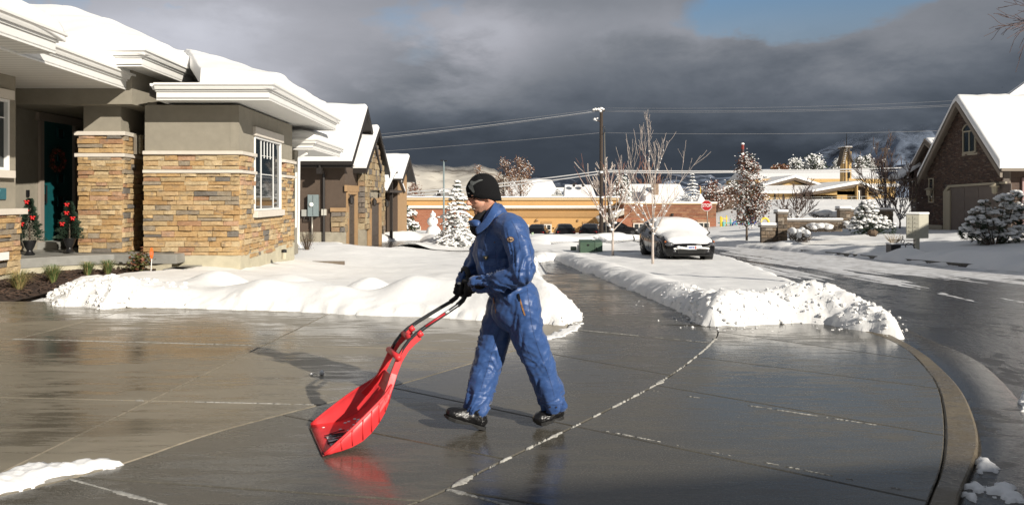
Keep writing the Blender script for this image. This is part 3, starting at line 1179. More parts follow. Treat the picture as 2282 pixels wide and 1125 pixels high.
def fit_rows(z0, z1, rnd, lo, hi):
    rows, z = [], z0
    while z < z1 - lo * .6:
        h = rnd.uniform(lo, hi)
        if z1 - (z + h) < lo * .7:
            h = z1 - z
        rows.append((z, z + h))
        z += h
    return rows


def veneer(specs, name, parent, units, limit=300, rows_h=(.065, .12), lens=(.16, .46), depth=(.035, .085), gap=.006, seed=2, overlap=.0):
    """specs: list of (p0, p1, z0, z1, holes, (clipfn)) wall runs seen from the right side of travel p0->p1.
    The largest in view become single stones, the rest one joined mesh."""
    rnd = random.Random(seed)
    items = []
    for sp in specs:
        p0, p1, z0, z1, holes = sp[:5]
        fn = sp[5] if len(sp) > 5 else None
        d = Vector((p1[0] - p0[0], p1[1] - p0[1]))
        L = d.length
        d.normalize()
        nrm = Vector((d.y, -d.x))
        ang = math.atan2(d.y, d.x)
        for (za, zb) in fit_rows(z0, z1, rnd, *rows_h):
            s = -rnd.uniform(0, .02)
            first = True
            while s < L - .01:
                ln = rnd.uniform(*lens) * (.6 if (zb - za) < sum(rows_h) / 2 and rnd.random() < .3 else 1)
                e = min(L + rnd.uniform(0, .03), s + ln)
                if L - e < lens[0] * .5:
                    e = L + rnd.uniform(0, .03)
                sub = [(za, zb)]
                if (zb - za) > rows_h[1] * .92 and rnd.random() < .25:
                    zm = (za + zb) / 2 + rnd.uniform(-.01, .01)
                    sub = [(za, zm), (zm, zb)]
                for (a, b_) in sub:
                    cs, cz = (s + e) / 2, (a + b_) / 2
                    if any(h[0] < cs < h[1] and h[2] < cz < h[3] for h in holes) or (fn and not fn(cs, cz)):
                        continue
                    ss, ee, aa, bb = s, e, a, b_
                    for h in holes:      # trim against openings
                        if h[2] < cz < h[3]:
                            if ss < h[0] < ee: ee = h[0]
                            if ss < h[1] < ee: ss = h[1]
                        if h[0] < cs < h[1]:
                            if aa < h[2] < bb: bb = h[2]
                            if aa < h[3] < bb: aa = h[3]
                    if ee - ss < .03 or bb - aa < .02:
                        continue
                    dep = rnd.uniform(*depth)
                    p = Vector(p0) + d * (ss + ee) / 2
                    pos = Vector((p.x, p.y, (aa + bb) / 2))
                    sx, sz = ee - ss - gap, bb - aa - gap
                    view = Vector((pos.x, pos.y, 0))
                    size = sx * sz * max(.05, abs(view.normalized().dot(Vector((nrm.x, nrm.y, 0))))) / view.length ** 2
                    items.append((size, pos, ang, (sx, dep, sz), rnd.randrange(len(units)), rnd.choice((1, -1))))
                s = e
    items.sort(key=lambda q: -q[0])
    inv = wmat(parent).inverted()
    for it in items[:limit]:
        o = bpy.data.objects.new(name, units[it[4]])
        COL.objects.link(o)
        o.location, o.rotation_euler, o.scale = it[1], (0, 0, it[2]), it[3]
        o.parent = parent
        o.matrix_parent_inverse = inv
    if len(items) > limit:
        mb = MB()
        for it in items[limit:]:
            M_ = Matrix.LocRotScale(it[1], Euler((0, 0, it[2])), Vector(it[3]))
            me = units[it[4]]
            mb.add([M_ @ v.co for v in me.vertices], [tuple(p.vertices) for p in me.polygons])
        o = mb.build(name + '_field', units[0].materials[0], parent, fix=False)
        o['kind'] = 'stuff'
    return len(items)


LEDGE_U = unit_stones('stone', LEDGE, 16, 4, rough=.07)

# ================================================================== OUR HOUSE
house = thing('house', 'low greige stucco and ledgestone house with white eaves under thick roof snow at left', 'house', (-7, 15, 0))
ZS = 3.52            # soffit height of the side eaves
A_ = (-7.64, 15.4)   # front wall, left end
B_ = (-5.68, 15.4)   # corner
C_ = (-5.88, 19.8)   # far end of the window wall
D_ = (-8.4, 19.8)

# stucco walls (thin solids)
def wall(pts, z0, z1, name='wall', mat=STUCCO, th=.18, parent=None, holes=()):
    """wall run p0->p1 seen from the right of travel, body behind; rectangular openings (s0,s1,z0,z1)"""
    p0, p1 = Vector(pts[0]), Vector(pts[1])
    d = (p1 - p0)
    L = d.length
    d.normalize()
    nb = Vector((-d.y, d.x))
    xs_ = sorted({0, L} | {h[0] for h in holes} | {h[1] for h in holes})
    zs_ = sorted({z0, z1} | {h[2] for h in holes} | {h[3] for h in holes})
    mb = MB()
    for i in range(len(xs_) - 1):
        za = None
        for j in range(len(zs_) - 1):
            cx, cz = (xs_[i] + xs_[i + 1]) / 2, (zs_[j] + zs_[j + 1]) / 2
            if any(h[0] < cx < h[1] and h[2] < cz < h[3] for h in holes):
                continue
            a, b_ = p0 + d * (xs_[i] + (.003 if i == 0 else 0)), p0 + d * (xs_[i + 1] - (.003 if i == len(xs_) - 2 else 0))
            c, e = b_ + nb * th, a + nb * th
            mb.prism([tuple(a), tuple(b_), tuple(c), tuple(e)], zs_[j], zs_[j + 1])
    # merge doubled inner faces away
    me = mb.mesh(name)
    bm = bmesh.new()
    bm.from_mesh(me)
    bmesh.ops.remove_doubles(bm, verts=bm.verts, dist=1e-4)
    seen = {}
    for f in bm.faces:
        seen.setdefault(tuple(round(c, 3) for c in f.calc_center_median()), []).append(f)
    dd = [f for fs in seen.values() if len(fs) > 1 for f in fs]
    bmesh.ops.delete(bm, geom=dd, context='FACES')
    bmesh.ops.recalc_face_normals(bm, faces=bm.faces)
    bm.to_mesh(me)
    bm.free()
    return link(name, me, mat, parent)


def run(p0, p1, s):
    d = Vector((p1[0] - p0[0], p1[1] - p0[1])).normalized()
    return (p0[0] + d.x * s, p0[1] + d.y * s)


# pixel row/col helper for the house planes
def s_on(p0, p1, x):
    """distance along a plan line where the photo column x meets it"""
    u = (x - 1141) / FPX
    dx, dy = p1[0] - p0[0], p1[1] - p0[1]
    L = math.hypot(dx, dy)
    t = (u * p0[1] - p0[0]) / (dx - u * dy)
    return t * L


WL0, WL1 = s_on(B_, C_, 566), s_on(B_, C_, 625)
ZW0 = 1.6 - 30 * (B_[1] + WL0 * .99) / FPX          # window sill height (at y=470)
yw = lambda s: B_[1] + (C_[1] - B_[1]) * s / math.hypot(C_[0] - B_[0], C_[1] - B_[1])
WZ1 = 1.6 + (440 - 303) * yw(WL0) / FPX
WZ0 = 1.6 - (470 - 440) * yw(WL0) / FPX
win = (WL0, WL1, WZ0, WZ1)
wall((A_, B_), .0, ZS, parent=house)
wall((B_, C_), .0, ZS, parent=house, holes=[win])
wall((C_, (-8.4, 19.8)), .0, ZS, parent=house)
wall(((-8.15, 16.62), (-7.66, 15.56)), .3, 3.6, parent=house)
# recessed entry
E0, E1 = (-10.5, 13.9), (-10.5, 18.2)
dz0, dz1 = .62, 1.6 + (440 - 268) * 16.4 / FPX
ds0, ds1 = s_on(E0, E1, 90), s_on(E0, E1, 163)
wall((E0, E1), .3, 4.1, parent=house, holes=[(ds0, ds1, dz0, dz1)])
wall((E1, (-7.9, 18.2)), .3, 4.1, parent=house)
F0, F1 = (-9.15, 9.0), (-9.15, 13.65)
wall((F0, F1), 0, 3.9, parent=house, holes=[(s_on(F0, F1, -60), s_on(F0, F1, 17), 1.6 + (440 - 379) * 13.2 / FPX, 1.6 + (440 - 219) * 13.2 / FPX)])
wall(((-9.17, 13.648), (-10.62, 13.648)), 0, 3.9, parent=house)
mb = MB().prism([(-10.4, 13.8), (-7.9, 13.8), (-7.9, 18.15), (-10.4, 18.15)], 3.86, 3.92)
mb.build('porch_ceiling', SOFFIT, house)
mb = MB().lathe((-9.9, 16.4, 3.80), [(.14, 0), (.14, .05), (.09, .058)], 16)
mb.build('ceiling_light', VINYL, house)

# pillar
PX0, PX1, PY0, PY1 = -8.99, -8.11, 15.4, 16.62
PR = [(PX0, PY0), (PX1, PY0), (PX1 - .12, PY1), (PX0, PY1)]
mb = MB().prism([(PX0 + .05, PY0 + .05), (PX1 - .05, PY0 + .05), (PX1 - .17, PY1), (PX0 + .05, PY1)], .3, 3.80)
mb.build('pillar', STUCCO, house)
for (y0_, y1_, o) in ((292, 302, .04), (341, 350, .035)):
    z1_, z0_ = 1.6 + (440 - y0_) * 15.35 / FPX, 1.6 + (440 - y1_) * 15.35 / FPX
    mb = MB().sweep([(-.03, z0_), (o + .04, z0_), (o + .04, z1_ - .01), (-.03, z1_)], [(PX0, PY1), (PX0, PY0), (PX1, PY0), (PX1 - .12, PY1)])
    # outward is right of travel: reverse path for correct side
    mb = MB().sweep([(-.03, z0_), (o + .04, z0_), (o + .04, z1_ - .01), (-.03, z1_)], [(PX0, PY1), (PX0, PY0), (PX1, PY0), (PX1 - .12, PY1)][::1])
    mb.build('trim_band', TRIM, house, bevel=.006, seg=1)
zpa, zpb, zpc = 1.6 + (440 - 350) * 15.35 / FPX, 1.6 + (440 - 302) * 15.35 / FPX, 1.6 + (440 - 341) * 15.35 / FPX

# bands on the walls
zb1 = (1.6 + (440 - 345) * 15.4 / FPX, 1.6 + (440 - 336) * 15.4 / FPX)
zb2 = (1.6 + (440 - 386) * 15.4 / FPX, 1.6 + (440 - 378) * 15.4 / FPX)
for z0_, z1_ in (zb1, zb2):
    for path in ([A_, B_, run(B_, C_, WL0 - .08)], [run(B_, C_, WL1 + .06), C_, (-6.4, 19.8)]):
        MB().sweep([(-.02, z0_), (.10, z0_), (.10, z1_ - .012), (-.02, z1_)], path).build('trim_band', TRIM, house, bevel=.005, seg=1)
# foundation
mb = MB()
mb.sweep([(-.1, -.4), (.05, -.4), (.05, .40), (-.1, .40)], [A_, B_, C_, (-7, 19.8)])
mb.build('foundation', FOUND, house)
n_st = veneer([
    ((PX0, PY0), (PX1, PY0), .46, zpa, []), ((PX1, PY0), (PX1 - .12, PY1), .46, zpa, []),
    ((PX0, PY0), (PX1, PY0), zpc, zpb, []), ((PX1, PY0), (PX1 - .12, PY1), zpc, zpb, []),
    (A_, B_, .40, zb2[0], []), (A_, B_, zb2[1], zb1[0], []),
    (B_, C_, .30, zb2[0], [(WL0 - .07, WL1 + .07, WZ0 - .2, 9)]), (B_, C_, zb2[1], zb1[0], [(WL0 - .07, WL1 + .07, WZ0 - .2, 9)]),
    ((-9.15, 12.6), (-9.15, 13.7), .22, 1.6 - 37 * 13.4 / FPX, []),
], 'stone', house, LEDGE_U, 300, rows_h=(.07, .13), lens=(.18, .52), seed=8)
# base strip under left corner + sill band
MB().sweep([(0, 1.6 - 38 * 13.4 / FPX), (.11, 1.6 - 38 * 13.4 / FPX), (.11, 1.6 - 25 * 13.4 / FPX), (0, 1.6 - 25 * 13.4 / FPX)], [(-9.15, 11), (-9.15, 13.72), (-9.4, 13.72)]).build('trim_band', TRIM, house)
MB().sweep([(-.1, -.3), (.03, -.3), (.03, .20), (-.1, .20)], [(-9.15, 11), (-9.15, 13.68)]).build('foundation', FOUND, house)


def window(parent, p0, p1, s0, s1, z0, z1, muntins=(), rails=(), casing=.07, head=.0, sill=.0, out=.03, fm=None, tm=None, depth=.08, name='window', headmat=None):
    """framed window on a wall run; muntins: relative s of vertical bars, rails: (rel z)"""
    fm = fm or VINYL
    tm = tm or VINYL
    d = Vector((p1[0] - p0[0], p1[1] - p0[1])).normalized()
    nrm = Vector((d.y, -d.x))
    ang = math.atan2(d.y, d.x)

    def bx(mb, a, b_, za, zb, o0, o1):
        c = Vector(p0[:2]) + d * (a + b_) / 2 + nrm * (o0 + o1) / 2
        mb.box((c.x, c.y, (za + zb) / 2), (b_ - a, abs(o1 - o0), zb - za), rz=ang)
    f = MB()
    c = casing
    bx(f, s0, s0 + c, z0, z1, -depth, out)
    bx(f, s1 - c, s1, z0, z1, -depth, out)
    bx(f, s0 + c, s1 - c, z0, z0 + c, -depth, out - .004)
    bx(f, s0 + c, s1 - c, z1 - c, z1, -depth, out - .004)
    W = f.build(name, fm, parent, bevel=.004, seg=1)
    g = MB()
    bx(g, s0 + c * .5, s1 - c * .5, z0 + c * .5, z1 - c * .5, -depth * .7, -depth * .45)
    g.build('pane', GLASS, W)
    if muntins or rails:
        b_ = MB()
        for mm in muntins:
            x = s0 + (s1 - s0) * mm[0]
            bx(b_, x - mm[1] / 2, x + mm[1] / 2, z0 + c + (z1 - z0 - 2 * c) * (mm[2] if len(mm) > 2 else 0), z1 - c - (z1 - z0 - 2 * c) * (1 - (mm[3] if len(mm) > 3 else 1)), -depth * .45, -.008)
        for rr in rails:
            z = z0 + (z1 - z0) * rr[0]
            a0, a1 = (rr[2], rr[3]) if len(rr) > 2 else (0, 1)
            bx(b_, s0 + (s1 - s0) * a0, s0 + (s1 - s0) * a1, z - rr[1] / 2, z + rr[1] / 2, -depth * .45, -.014)
        b_.build('glazing_bar', fm, W)
    if head:
        h = MB()
        bx(h, s0 - .08, s1 + .08, z1 + .004, z1 + head, -.02, out + .04)
        h.build('window_head', headmat or TRIM, W, bevel=.005, seg=1)
    if sill:
        h = MB()
        bx(h, s0 - .06, s1 + .06, z0 - sill, z0 - .004, -.02, out + .07)
        h.build('sill', headmat or TRIM, W, bevel=.005, seg=1)
    return W


hw = window(house, B_, C_, *win, casing=.045, muntins=[(.27, .032), (.73, .032), (.385, .008, .74, 1), (.5, .008, .74, 1), (.615, .008, .74, 1)], rails=[(.50, .016, .3, .7), (.76, .010, .3, .7)], head=.20, sill=.15, out=.028, depth=.05)
fs0, fs1 = s_on(F0, F1, -60), s_on(F0, F1, 17)
window(house, F0, F1, fs0, fs1, 1.6 + (440 - 379) * 13.2 / FPX, 1.6 + (440 - 219) * 13.2 / FPX, casing=.05, rails=[(.74, .02)], head=.17, sill=.14, out=.04)

# front door with trim
DR = thing('front_door', None, None)
DR.parent = house
del DR  # replaced below by a mesh part
for o in list(bpy.data.objects):
    if o.name == 'front_door':
        bpy.data.objects.remove(o)
ydoor = lambda s: E0[1] + s
mb = MB().b2(-10.56, -10.50, ydoor(ds0) + .04, ydoor(ds1) - .04, dz0, dz1)
door = mb.build('front_door', TEAL, house)
for k in range(5):
    zc = dz0 + .38 + k * .52
    mb = MB()
    y0_ = (ydoor(ds0) + ydoor(ds1)) / 2 + .12
    for (a, b_, c, e) in ((-.13, -.10, -.13, .13), (.10, .13, -.13, .13), (-.10, .10, -.13, -.10), (-.10, .10, .10, .13)):
        mb.b2(-10.50, -10.475, y0_ + a, y0_ + b_, zc + c, zc + e)
    fr = mb.build('light_frame', TEAL, door)
    if k < 5:
        MB().b2(-10.50, -10.495, y0_ - .10, y0_ + .10, zc - .10, zc + .10).build('light_pane', GLASS, door)
mb = MB().tube([(-10.5, ydoor(ds0) + .13, dz0 + .85), (-10.44, ydoor(ds0) + .13, dz0 + .85), (-10.44, ydoor(ds0) + .13, dz0 + 1.25), (-10.5, ydoor(ds0) + .13, dz0 + 1.25)], .014)
mb.b2(-10.5, -10.47, ydoor(ds0) + .10, ydoor(ds0) + .16, dz0 + .9, dz0 + 1.05)
mb.build('handle', BLACKM, door)
DTRIM = pmat('door_trim_taupe', (.30, .255, .215), .6)
mb = MB()
mb.b2(-10.49, -10.43, ydoor(ds0) - .10, ydoor(ds0) + .03, dz0 - .02, dz1)
mb.b2(-10.49, -10.43, ydoor(ds1) - .03, ydoor(ds1) + .10, dz0 - .02, dz1)
mb.build('door_casing', DTRIM, house)
MB().b2(-10.49, -10.41, ydoor(ds0) - .18, ydoor(ds1) + .18, dz1 + .003, dz1 + .17).build('door_head', DTRIM, house)
MB().b2(-10.5, -10.05, ydoor(ds0) - .12, ydoor(ds1) + .25, .44, .61).build('threshold_step', PORCHC, house, bevel=.012)
# porch slab, its apron wall and the steps
deck = [(-9.36, 13.7), (-8.95, 14.35), (-8.5, 14.75), (-8.05, 14.98), (-7.0, 14.95)]
mb = MB().prism([(-10.6, 13.7)] + deck + [(-6.78, 14.95), (-6.78, 15.5), (-8.0, 16.7), (-8.0, 18.2), (-10.6, 18.2)], .26, .45)
mb.build('porch_slab', PORCHC, house, bevel=.012)
mb = MB().prism([(-10.6, 13.8), (-9.32, 13.8), (-8.9, 14.42), (-8.46, 14.82), (-8.03, 15.04), (-6.95, 15.02), (-6.9, 15.5), (-10.6, 15.5)], -.2, .259)
mb.build('porch_foundation', FOUND, house)
mb = MB().b2(-6.86, -6.44, 14.55, 14.945, -.1, .20)
mb.b2(-6.775, -6.42, 14.55, 15.39, -.1, .20)
mb.build('porch_step', PORCHC, house, bevel=.012)
MB().b2(-7.02, -6.865, 14.6, 14.94, -.1, .26).build('step_cheek', FOUND, house)

# house number plaque, outlet, bell, lantern
NUMF = pmat('plaque_teal', (.03, .12, .15), .5)
mb = MB().b2(-9.146, -9.12, 12.6, 13.36, 1.6 - 5 * 13.3 / FPX, 1.6 + 21 * 13.3 / FPX)
pl = mb.build('number_plaque', NUMF, house, bevel=.006, seg=1)


def text_mesh(s, size, mat, M, parent=None, name='lettering', extrude=.003, bold=0.0, align='CENTER', sx=1.0):
    cu = bpy.data.curves.new(name, 'FONT')
    cu.body = s
    cu.size = size
    cu.extrude = extrude
    cu.offset = bold
    cu.align_x = align
    cu.align_y = 'CENTER'
    o = bpy.data.objects.new(name, cu)
    COL.objects.link(o)
    dg = bpy.context.evaluated_depsgraph_get()
    me = bpy.data.meshes.new_from_object(o.evaluated_get(dg))
    bpy.data.objects.remove(o)
    me.transform(M @ Matrix.Diagonal((sx, 1, 1, 1)))
    me.materials.clear()
    return link(name, me, mat, parent)


# text facing +X: local x -> +Y (right-hand reading seen from the right side), y -> Z
MX = Matrix(((0, 0, 1, -9.115), (1, 0, 0, 13.05), (0, 1, 0, 1.6 + 8 * 13.3 / FPX), (0, 0, 0, 1)))
text_mesh('277', .19, pmat('plaque_number', (.16, .32, .36), .5), MX, pl)
MB().b2(-9.05, -9.02, 13.0, 13.28, 1.6 - 138 * 13.3 / FPX, 1.6 - 121 * 13.3 / FPX).build('outlet_cover', VINYL, house)
MB().b2(-10.49, -10.46, 15.98, 16.06, 1.62, 1.76).build('doorbell', BLACKM, house)
LX, LY = PX1 + .02, PY0 + .45
zl0, zl1 = 1.6 + (440 - 344) * 15.8 / FPX, 1.6 + (440 - 298) * 15.8 / FPX
LANT = pmat('lantern_metal', (.30, .28, .24), .4, metal=.6)
mb = MB().b2(LX + .02, LX + .09, LY - .07, LY + .07, zl0, zl1)
lam = mb.build('wall_lantern', LANT, house, bevel=.008)
mb = MB()
for k in range(12):
    z = zl0 + .02 + k * (zl1 - zl0 - .04) / 12
    mb.b2(LX + .09, LX + .125, LY + .02, LY + .14, z, z + .022)
mb.build('lantern_slat', pmat('lantern_slat_cream', (.62, .56, .40), .5), lam)

# ------------------------------------------------------------------ eaves and roofs
GUT = [(.0, -.02), (.085, -.02), (.105, .02), (.105, .05), (.13, .075), (.13, .105), (.0, .105)]


def eave(path, zs, fh=.17, parent=None, gut=True):
    """fascia board and gutter; outward to the right of travel"""
    MB().sweep([(-.03, zs), (0, zs), (0, zs + fh), (-.03, zs + fh)], path).build('fascia', WHITE, parent or house, bevel=.003, seg=1)
    MB().sweep([(-.03, zs + fh + .002), (.028, zs + fh + .002), (.03, zs + fh + .035), (-.03, zs + fh + .035)], path).build('fascia_moulding', WHITE, parent or house)
    if gut:
        z = zs + fh + .04
        MB().sweep([(o, z + q) for o, q in [(-.03, .0), (.07, .0), (.085, .035), (.092, .06), (.125, .085), (.125, .125), (-.03, .125)]], path).build('gutter', WHITE, parent or house)


def plane_roof(quad, planes, name, parent, thick=.26, step=.10, edge=.10, mat=None, sag=.03, seed=0.0, overhang=.05, open_edges=()):
    """snow blanket over a roof: bilinear grid over the eave quad, height = lowest of the roof planes plus a soft layer"""
    q = [Vector(p[:2]) for p in quad]
    Lu = max((q[1] - q[0]).length, (q[2] - q[3]).length)
    Lv = max((q[3] - q[0]).length, (q[2] - q[1]).length)

    def ax(L):
        e = np.array([0, .012, .03, .06, .10, .16])
        inner = np.arange(.25, L - .25, step)
        return np.concatenate([e, inner, L - e[::-1]]) / L
    U, V = np.meshgrid(ax(Lu), ax(Lv))
    PXx = (1 - U) * (1 - V) * q[0].x + U * (1 - V) * q[1].x + U * V * q[2].x + (1 - U) * V * q[3].x
    PYy = (1 - U) * (1 - V) * q[0].y + U * (1 - V) * q[1].y + U * V * q[2].y + (1 - U) * V * q[3].y
    ds = [V * Lv, (1 - U) * Lu, (1 - V) * Lv, U * Lu]
    d = np.full(U.shape, 1e9)
    for i, e in enumerate(ds):
        if i not in open_edges:
            d = np.minimum(d, e)
    # soft minimum of planes
    Z = None
    k = 7.0
    acc = 0
    for (px_, py_, pz_, sx_, sy_) in planes:
        acc = acc + np.exp(-k * (pz_ + sx_ * (PXx - px_) + sy_ * (PYy - py_)))
    Z = -np.log(acc) / k
    r = np.sqrt(np.clip(1 - (1 - np.clip(d / edge, 0, 1)) ** 2, 0, 1))
    T = thick * (1 + .10 * fbm(PXx * .9 + seed, PYy * .9, oct=2)) + sag * vnoise(PXx * 2.1 + seed, PYy * 2.1)
    Zt = Z + T * r + .012
    # push the lip a little outwards
    ny, nx = U.shape
    top = np.stack([PXx, PYy, Zt], -1).reshape(-1, 3)
    bot = np.stack([PXx, PYy, Z - .03], -1).reshape(-1, 3)
    idx = np.arange(nx * ny).reshape(ny, nx)
    qd = np.stack([idx[:-1, :-1], idx[:-1, 1:], idx[1:, 1:], idx[1:, :-1]], -1).reshape(-1, 4)
    faces = [qd, qd[:, ::-1] + nx * ny]
    rim = np.concatenate([idx[0, :], idx[1:, -1], idx[-1, -2::-1], idx[-2:0:-1, 0]])
    rn = np.roll(rim, -1)
    faces.append(np.stack([rim, rim + nx * ny, rn + nx * ny, rn], -1))
    vs = np.concatenate([top, bot])
    o = np_mesh(name, vs, np.concatenate(faces), mat or SNOW)
    adopt(o, parent)
    return o


def soffit(poly, z, parent):
    MB().prism(poly, z, z + .02).build('soffit', SOFFIT, parent)


# R4: garage-side wing
F4 = (-7.11, 14.8); G4 = (-4.85, 14.8); H4 = (-5.14, 21.6)
ZE = ZS + .02
eave([F4, G4, H4, (-8.5, 21.6)], ZE)
eave([(-7.35, 17), F4], ZE)
soffit([F4, G4, H4, (-9, 21.6), (-9, 18), (-7.3, 17)], ZE + .03, house)
zr = ZE + .33
P4 = [(0, 14.72, zr, 0, .37), (-4.76, 14.72, zr, -.37, -.0155), (0, 21.7, zr, 0, -.37)]
plane_roof([(-6.2, 14.72), (-4.76, 14.72), (-5.05, 21.7), (-10.0, 21.7)], P4, 'roof_snow', house, .27, seed=3, open_edges=())
plane_roof([(-11.5, 18.4), (-7.65, 18.4), (-8.97, 21.7), (-11.5, 21.7)], P4, 'roof_snow', house, .26, seed=3, open_edges=(0, 1, 3))
MB().prism([(-7.3, 14.9), (-5.9, 14.9), (-7.2, 18.0), (-7.9, 18.0)], ZE + .1, [zr - .02, zr - .02, zr + .12, zr + .12]).build('roof_deck', pmat('dark_shingle', (.05, .045, .04), .9), house)
# R3: raised centre roof
zE3 = 4.16
F3 = (-9.4, 14.5); G3 = (-7.25, 14.5); H3 = (-7.55, 21.5)
eave([F3, G3, H3], zE3)
soffit([F3, G3, H3, (-9.4, 21.5)], zE3 + .03, house)
z3 = zE3 + .33
plane_roof([(-15, 14.42), (-7.16, 14.42), (-7.46, 21.6), (-15, 21.6)], [(0, 14.42, z3, 0, .45), (-7.16, 14.42, z3, -.45, -.018), (0, 21.6, z3, 0, -.45)], 'roof_snow', house, .28, seed=8, open_edges=(3,))
mb = MB().prism([(-14.5, 15.1), (-7.75, 15.1), (-7.95, 21), (-14.5, 21)], 3.5, zE3 + .04)
mb.build('clerestory_wall', STUCCO, house)
# R2: porch roof
zE2 = 3.79
F2 = (-7.42, 9.0); G2 = (-7.92, 15.8)
eave([(-7.42, 9.0), (-7.92, 15.8), (-8.3, 15.8)], zE2, fh=.17)
soffit([(-7.42, 9), (-7.92, 15.8), (-10.5, 15.8), (-10.5, 13.9), (-9.2, 13.6), (-9.2, 9)], zE2 + .03, house)
z2 = zE2 + .33
plane_roof([(-11.0, 9.0), (-7.34, 9.0), (-7.80, 15.3), (-11, 15.3)], [(-7.34, 9, z2, -.40, -.03), (0, 15.5, z2 + .08, 0, -.40)], 'roof_snow', house, .22, seed=12, open_edges=(0, 3))
# R1: nearest eave at the left edge
zE1 = 3.80
eave([(-6.75, 6.0), (-7.0, 11.36), (-7.6, 11.36)], zE1, fh=.17)
soffit([(-6.75, 6), (-7.0, 11.36), (-9.2, 11.36), (-9.2, 6)], zE1 + .03, house)
z1 = zE1 + .33
plane_roof([(-11, 6.0), (-6.66, 6.0), (-6.90, 11.44), (-11, 11.44)], [(-6.66, 6, z1, -.40, -.02), (0, 11.44, z1, 0, -.40)], 'roof_snow', house, .26, seed=17, open_edges=(0, 3))
# far little wing with its lower eave and downspout
wall(((-6.05, 20.6), (-6.12, 21.2)), 0, 3.0, parent=house)
wall(((-8, 20.6), (-6.06, 20.6)), 0, 3.0, parent=house)
zE5 = 2.90
eave([(-7.0, 20.2), (-5.43, 20.2), (-5.62, 24.2)], zE5, fh=.13)
soffit([(-7, 20.2), (-5.43, 20.2), (-5.62, 24.2), (-7, 24.2)], zE5 + .03, house)
plane_roof([(-8, 20.14), (-5.34, 20.14), (-5.53, 24.3), (-8, 24.3)], [(0, 20.14, zE5 + .29, 0, .35), (-5.34, 20.14, zE5 + .29, -.35, -.016), (0, 24.3, zE5 + .29, 0, -.35)], 'roof_snow', house, .20, seed=23, open_edges=(3,))
MB().tube([(-5.62, 20.35, 2.9), (-5.65, 20.35, 2.8), (-5.86, 20.35, 2.68), (-5.88, 20.35, .35), (-5.78, 20.3, .22)], .04, 8).build('downspout', WHITE, house)
window(house, (-6.05, 20.6), (-6.12, 21.2), .12, .5, .75, 2.3, casing=.06, out=.05)
# ================================================================== PERSON AND SNOW SCOOP
def remesh(mb, name, voxel, smooth=6, fac=.5):
    me = mb.mesh(name + '_raw')
    o = bpy.data.objects.new(name + '_raw', me)
    COL.objects.link(o)
    md = o.modifiers.new('r', 'REMESH')
    md.mode = 'VOXEL'
    md.voxel_size = voxel
    if smooth:
        ms = o.modifiers.new('s', 'SMOOTH')
        ms.iterations = smooth
        ms.factor = fac
    dg = bpy.context.evaluated_depsgraph_get()
    out = bpy.data.meshes.new_from_object(o.evaluated_get(dg))
    bpy.data.objects.remove(o)
    out.name = name
    return out


def coords(me):
    a = np.empty(len(me.vertices) * 3)
    me.vertices.foreach_get('co', a)
    n = np.empty(len(me.vertices) * 3)
    me.vertex_normals.foreach_get('vector', n) if hasattr(me, 'vertex_normals') else me.vertices.foreach_get('normal', n)
    return a.reshape(-1, 3), n.reshape(-1, 3)


def setco(me, a):
    me.vertices.foreach_set('co', a.ravel())
    me.update()


person = thing('person', 'man in a blue insulated coverall and black beanie pushing a red snow scoop', 'person', (.12, 5.15, 0))
V = Vector
# joints
chest, upper = at(1110, 560, 5.16), at(1112, 508, 5.16)
waist, pelvis = at(1141, 628, 5.15), at(1149, 665, 5.14)
neckb, neckt = at(1096, 486, 5.16), at(1084, 455, 5.15)
shN, elN, wrN = at(1140, 512, 4.95), at(1166, 606, 4.86), at(1070, 633, 5.02)
shF, elF, wrF = at(1098, 515, 5.36), at(1060, 590, 5.42), at(1036, 622, 5.28)
hipN, knN, anN = at(1165, 690, 5.05), at(1197, 800, 5.10), at(1233, 905, 5.19)
hipF, knF, anF = at(1125, 690, 5.24), at(1089, 803, 5.22), at(1062, 915, 5.13)
fwd = V((-.92, -.31, -.21)).normalized()
left = V((0, -1, 0))
upv = left.cross(fwd) * -1
upv = (V((0, 0, 1)) - fwd * fwd.z).normalized()
left = upv.cross(fwd).normalized()     # towards the camera
HC = at(1076, 432, 5.15)
HM = Matrix((fwd, left, upv)).transposed()     # columns: forward, near side, up
H = lambda f, l, u: HC + HM @ V((f, l, u))

# ---- body (one continuous figure)
b = MB()
b.ell(H(-.005, 0, .02), (.100, .076, .105), 24, 16, M=HM)          # skull
b.ell(H(.035, 0, -.055), (.062, .058, .070), 20, 14, M=HM)          # face
b.ell(H(.048, 0, -.095), (.040, .042, .036), 16, 12, M=HM)          # jaw front
b.ell(H(.070, 0, -.118), (.020, .022, .018), 12, 8, M=HM)          # chin
for s in (-1, 1):
    b.caps(H(-.025, s * .056, -.060), H(.050, s * .030, -.108), .026, .020)   # jaw line
    b.ell(H(.062, s * .040, -.038), (.024, .020, .018), 12, 8, M=HM)         # cheek
    b.ell(H(.082, s * .034, .006), (.018, .026, .011), 12, 8, M=HM)          # brow
    b.ell(H(-.012, s * .078, -.028), (.020, .010, .030), 12, 8, M=HM)        # ear
    b.ell(H(.100, s * .010, -.055), (.012, .011, .009), 10, 8, M=HM)         # nostril wing
b.caps(H(.092, 0, .004), H(.120, 0, -.045), .010, .014)                    # nose
b.ell(H(.121, 0, -.047), (.012, .012, .011), 10, 8, M=HM)
b.ell(H(.086, 0, -.080), (.014, .028, .0065), 12, 8, M=HM)                 # upper lip
b.ell(H(.083, 0, -.096), (.013, .024, .0065), 12, 8, M=HM)                 # lower lip
b.caps(neckt + V((.012, 0, .0)), neckb, .058, .066)
b.caps(neckb, upper, .07, .12)
b.caps(upper, chest, .12, .13)
b.caps(chest, waist, .13, .13)
b.caps(waist, pelvis, .13, .135)
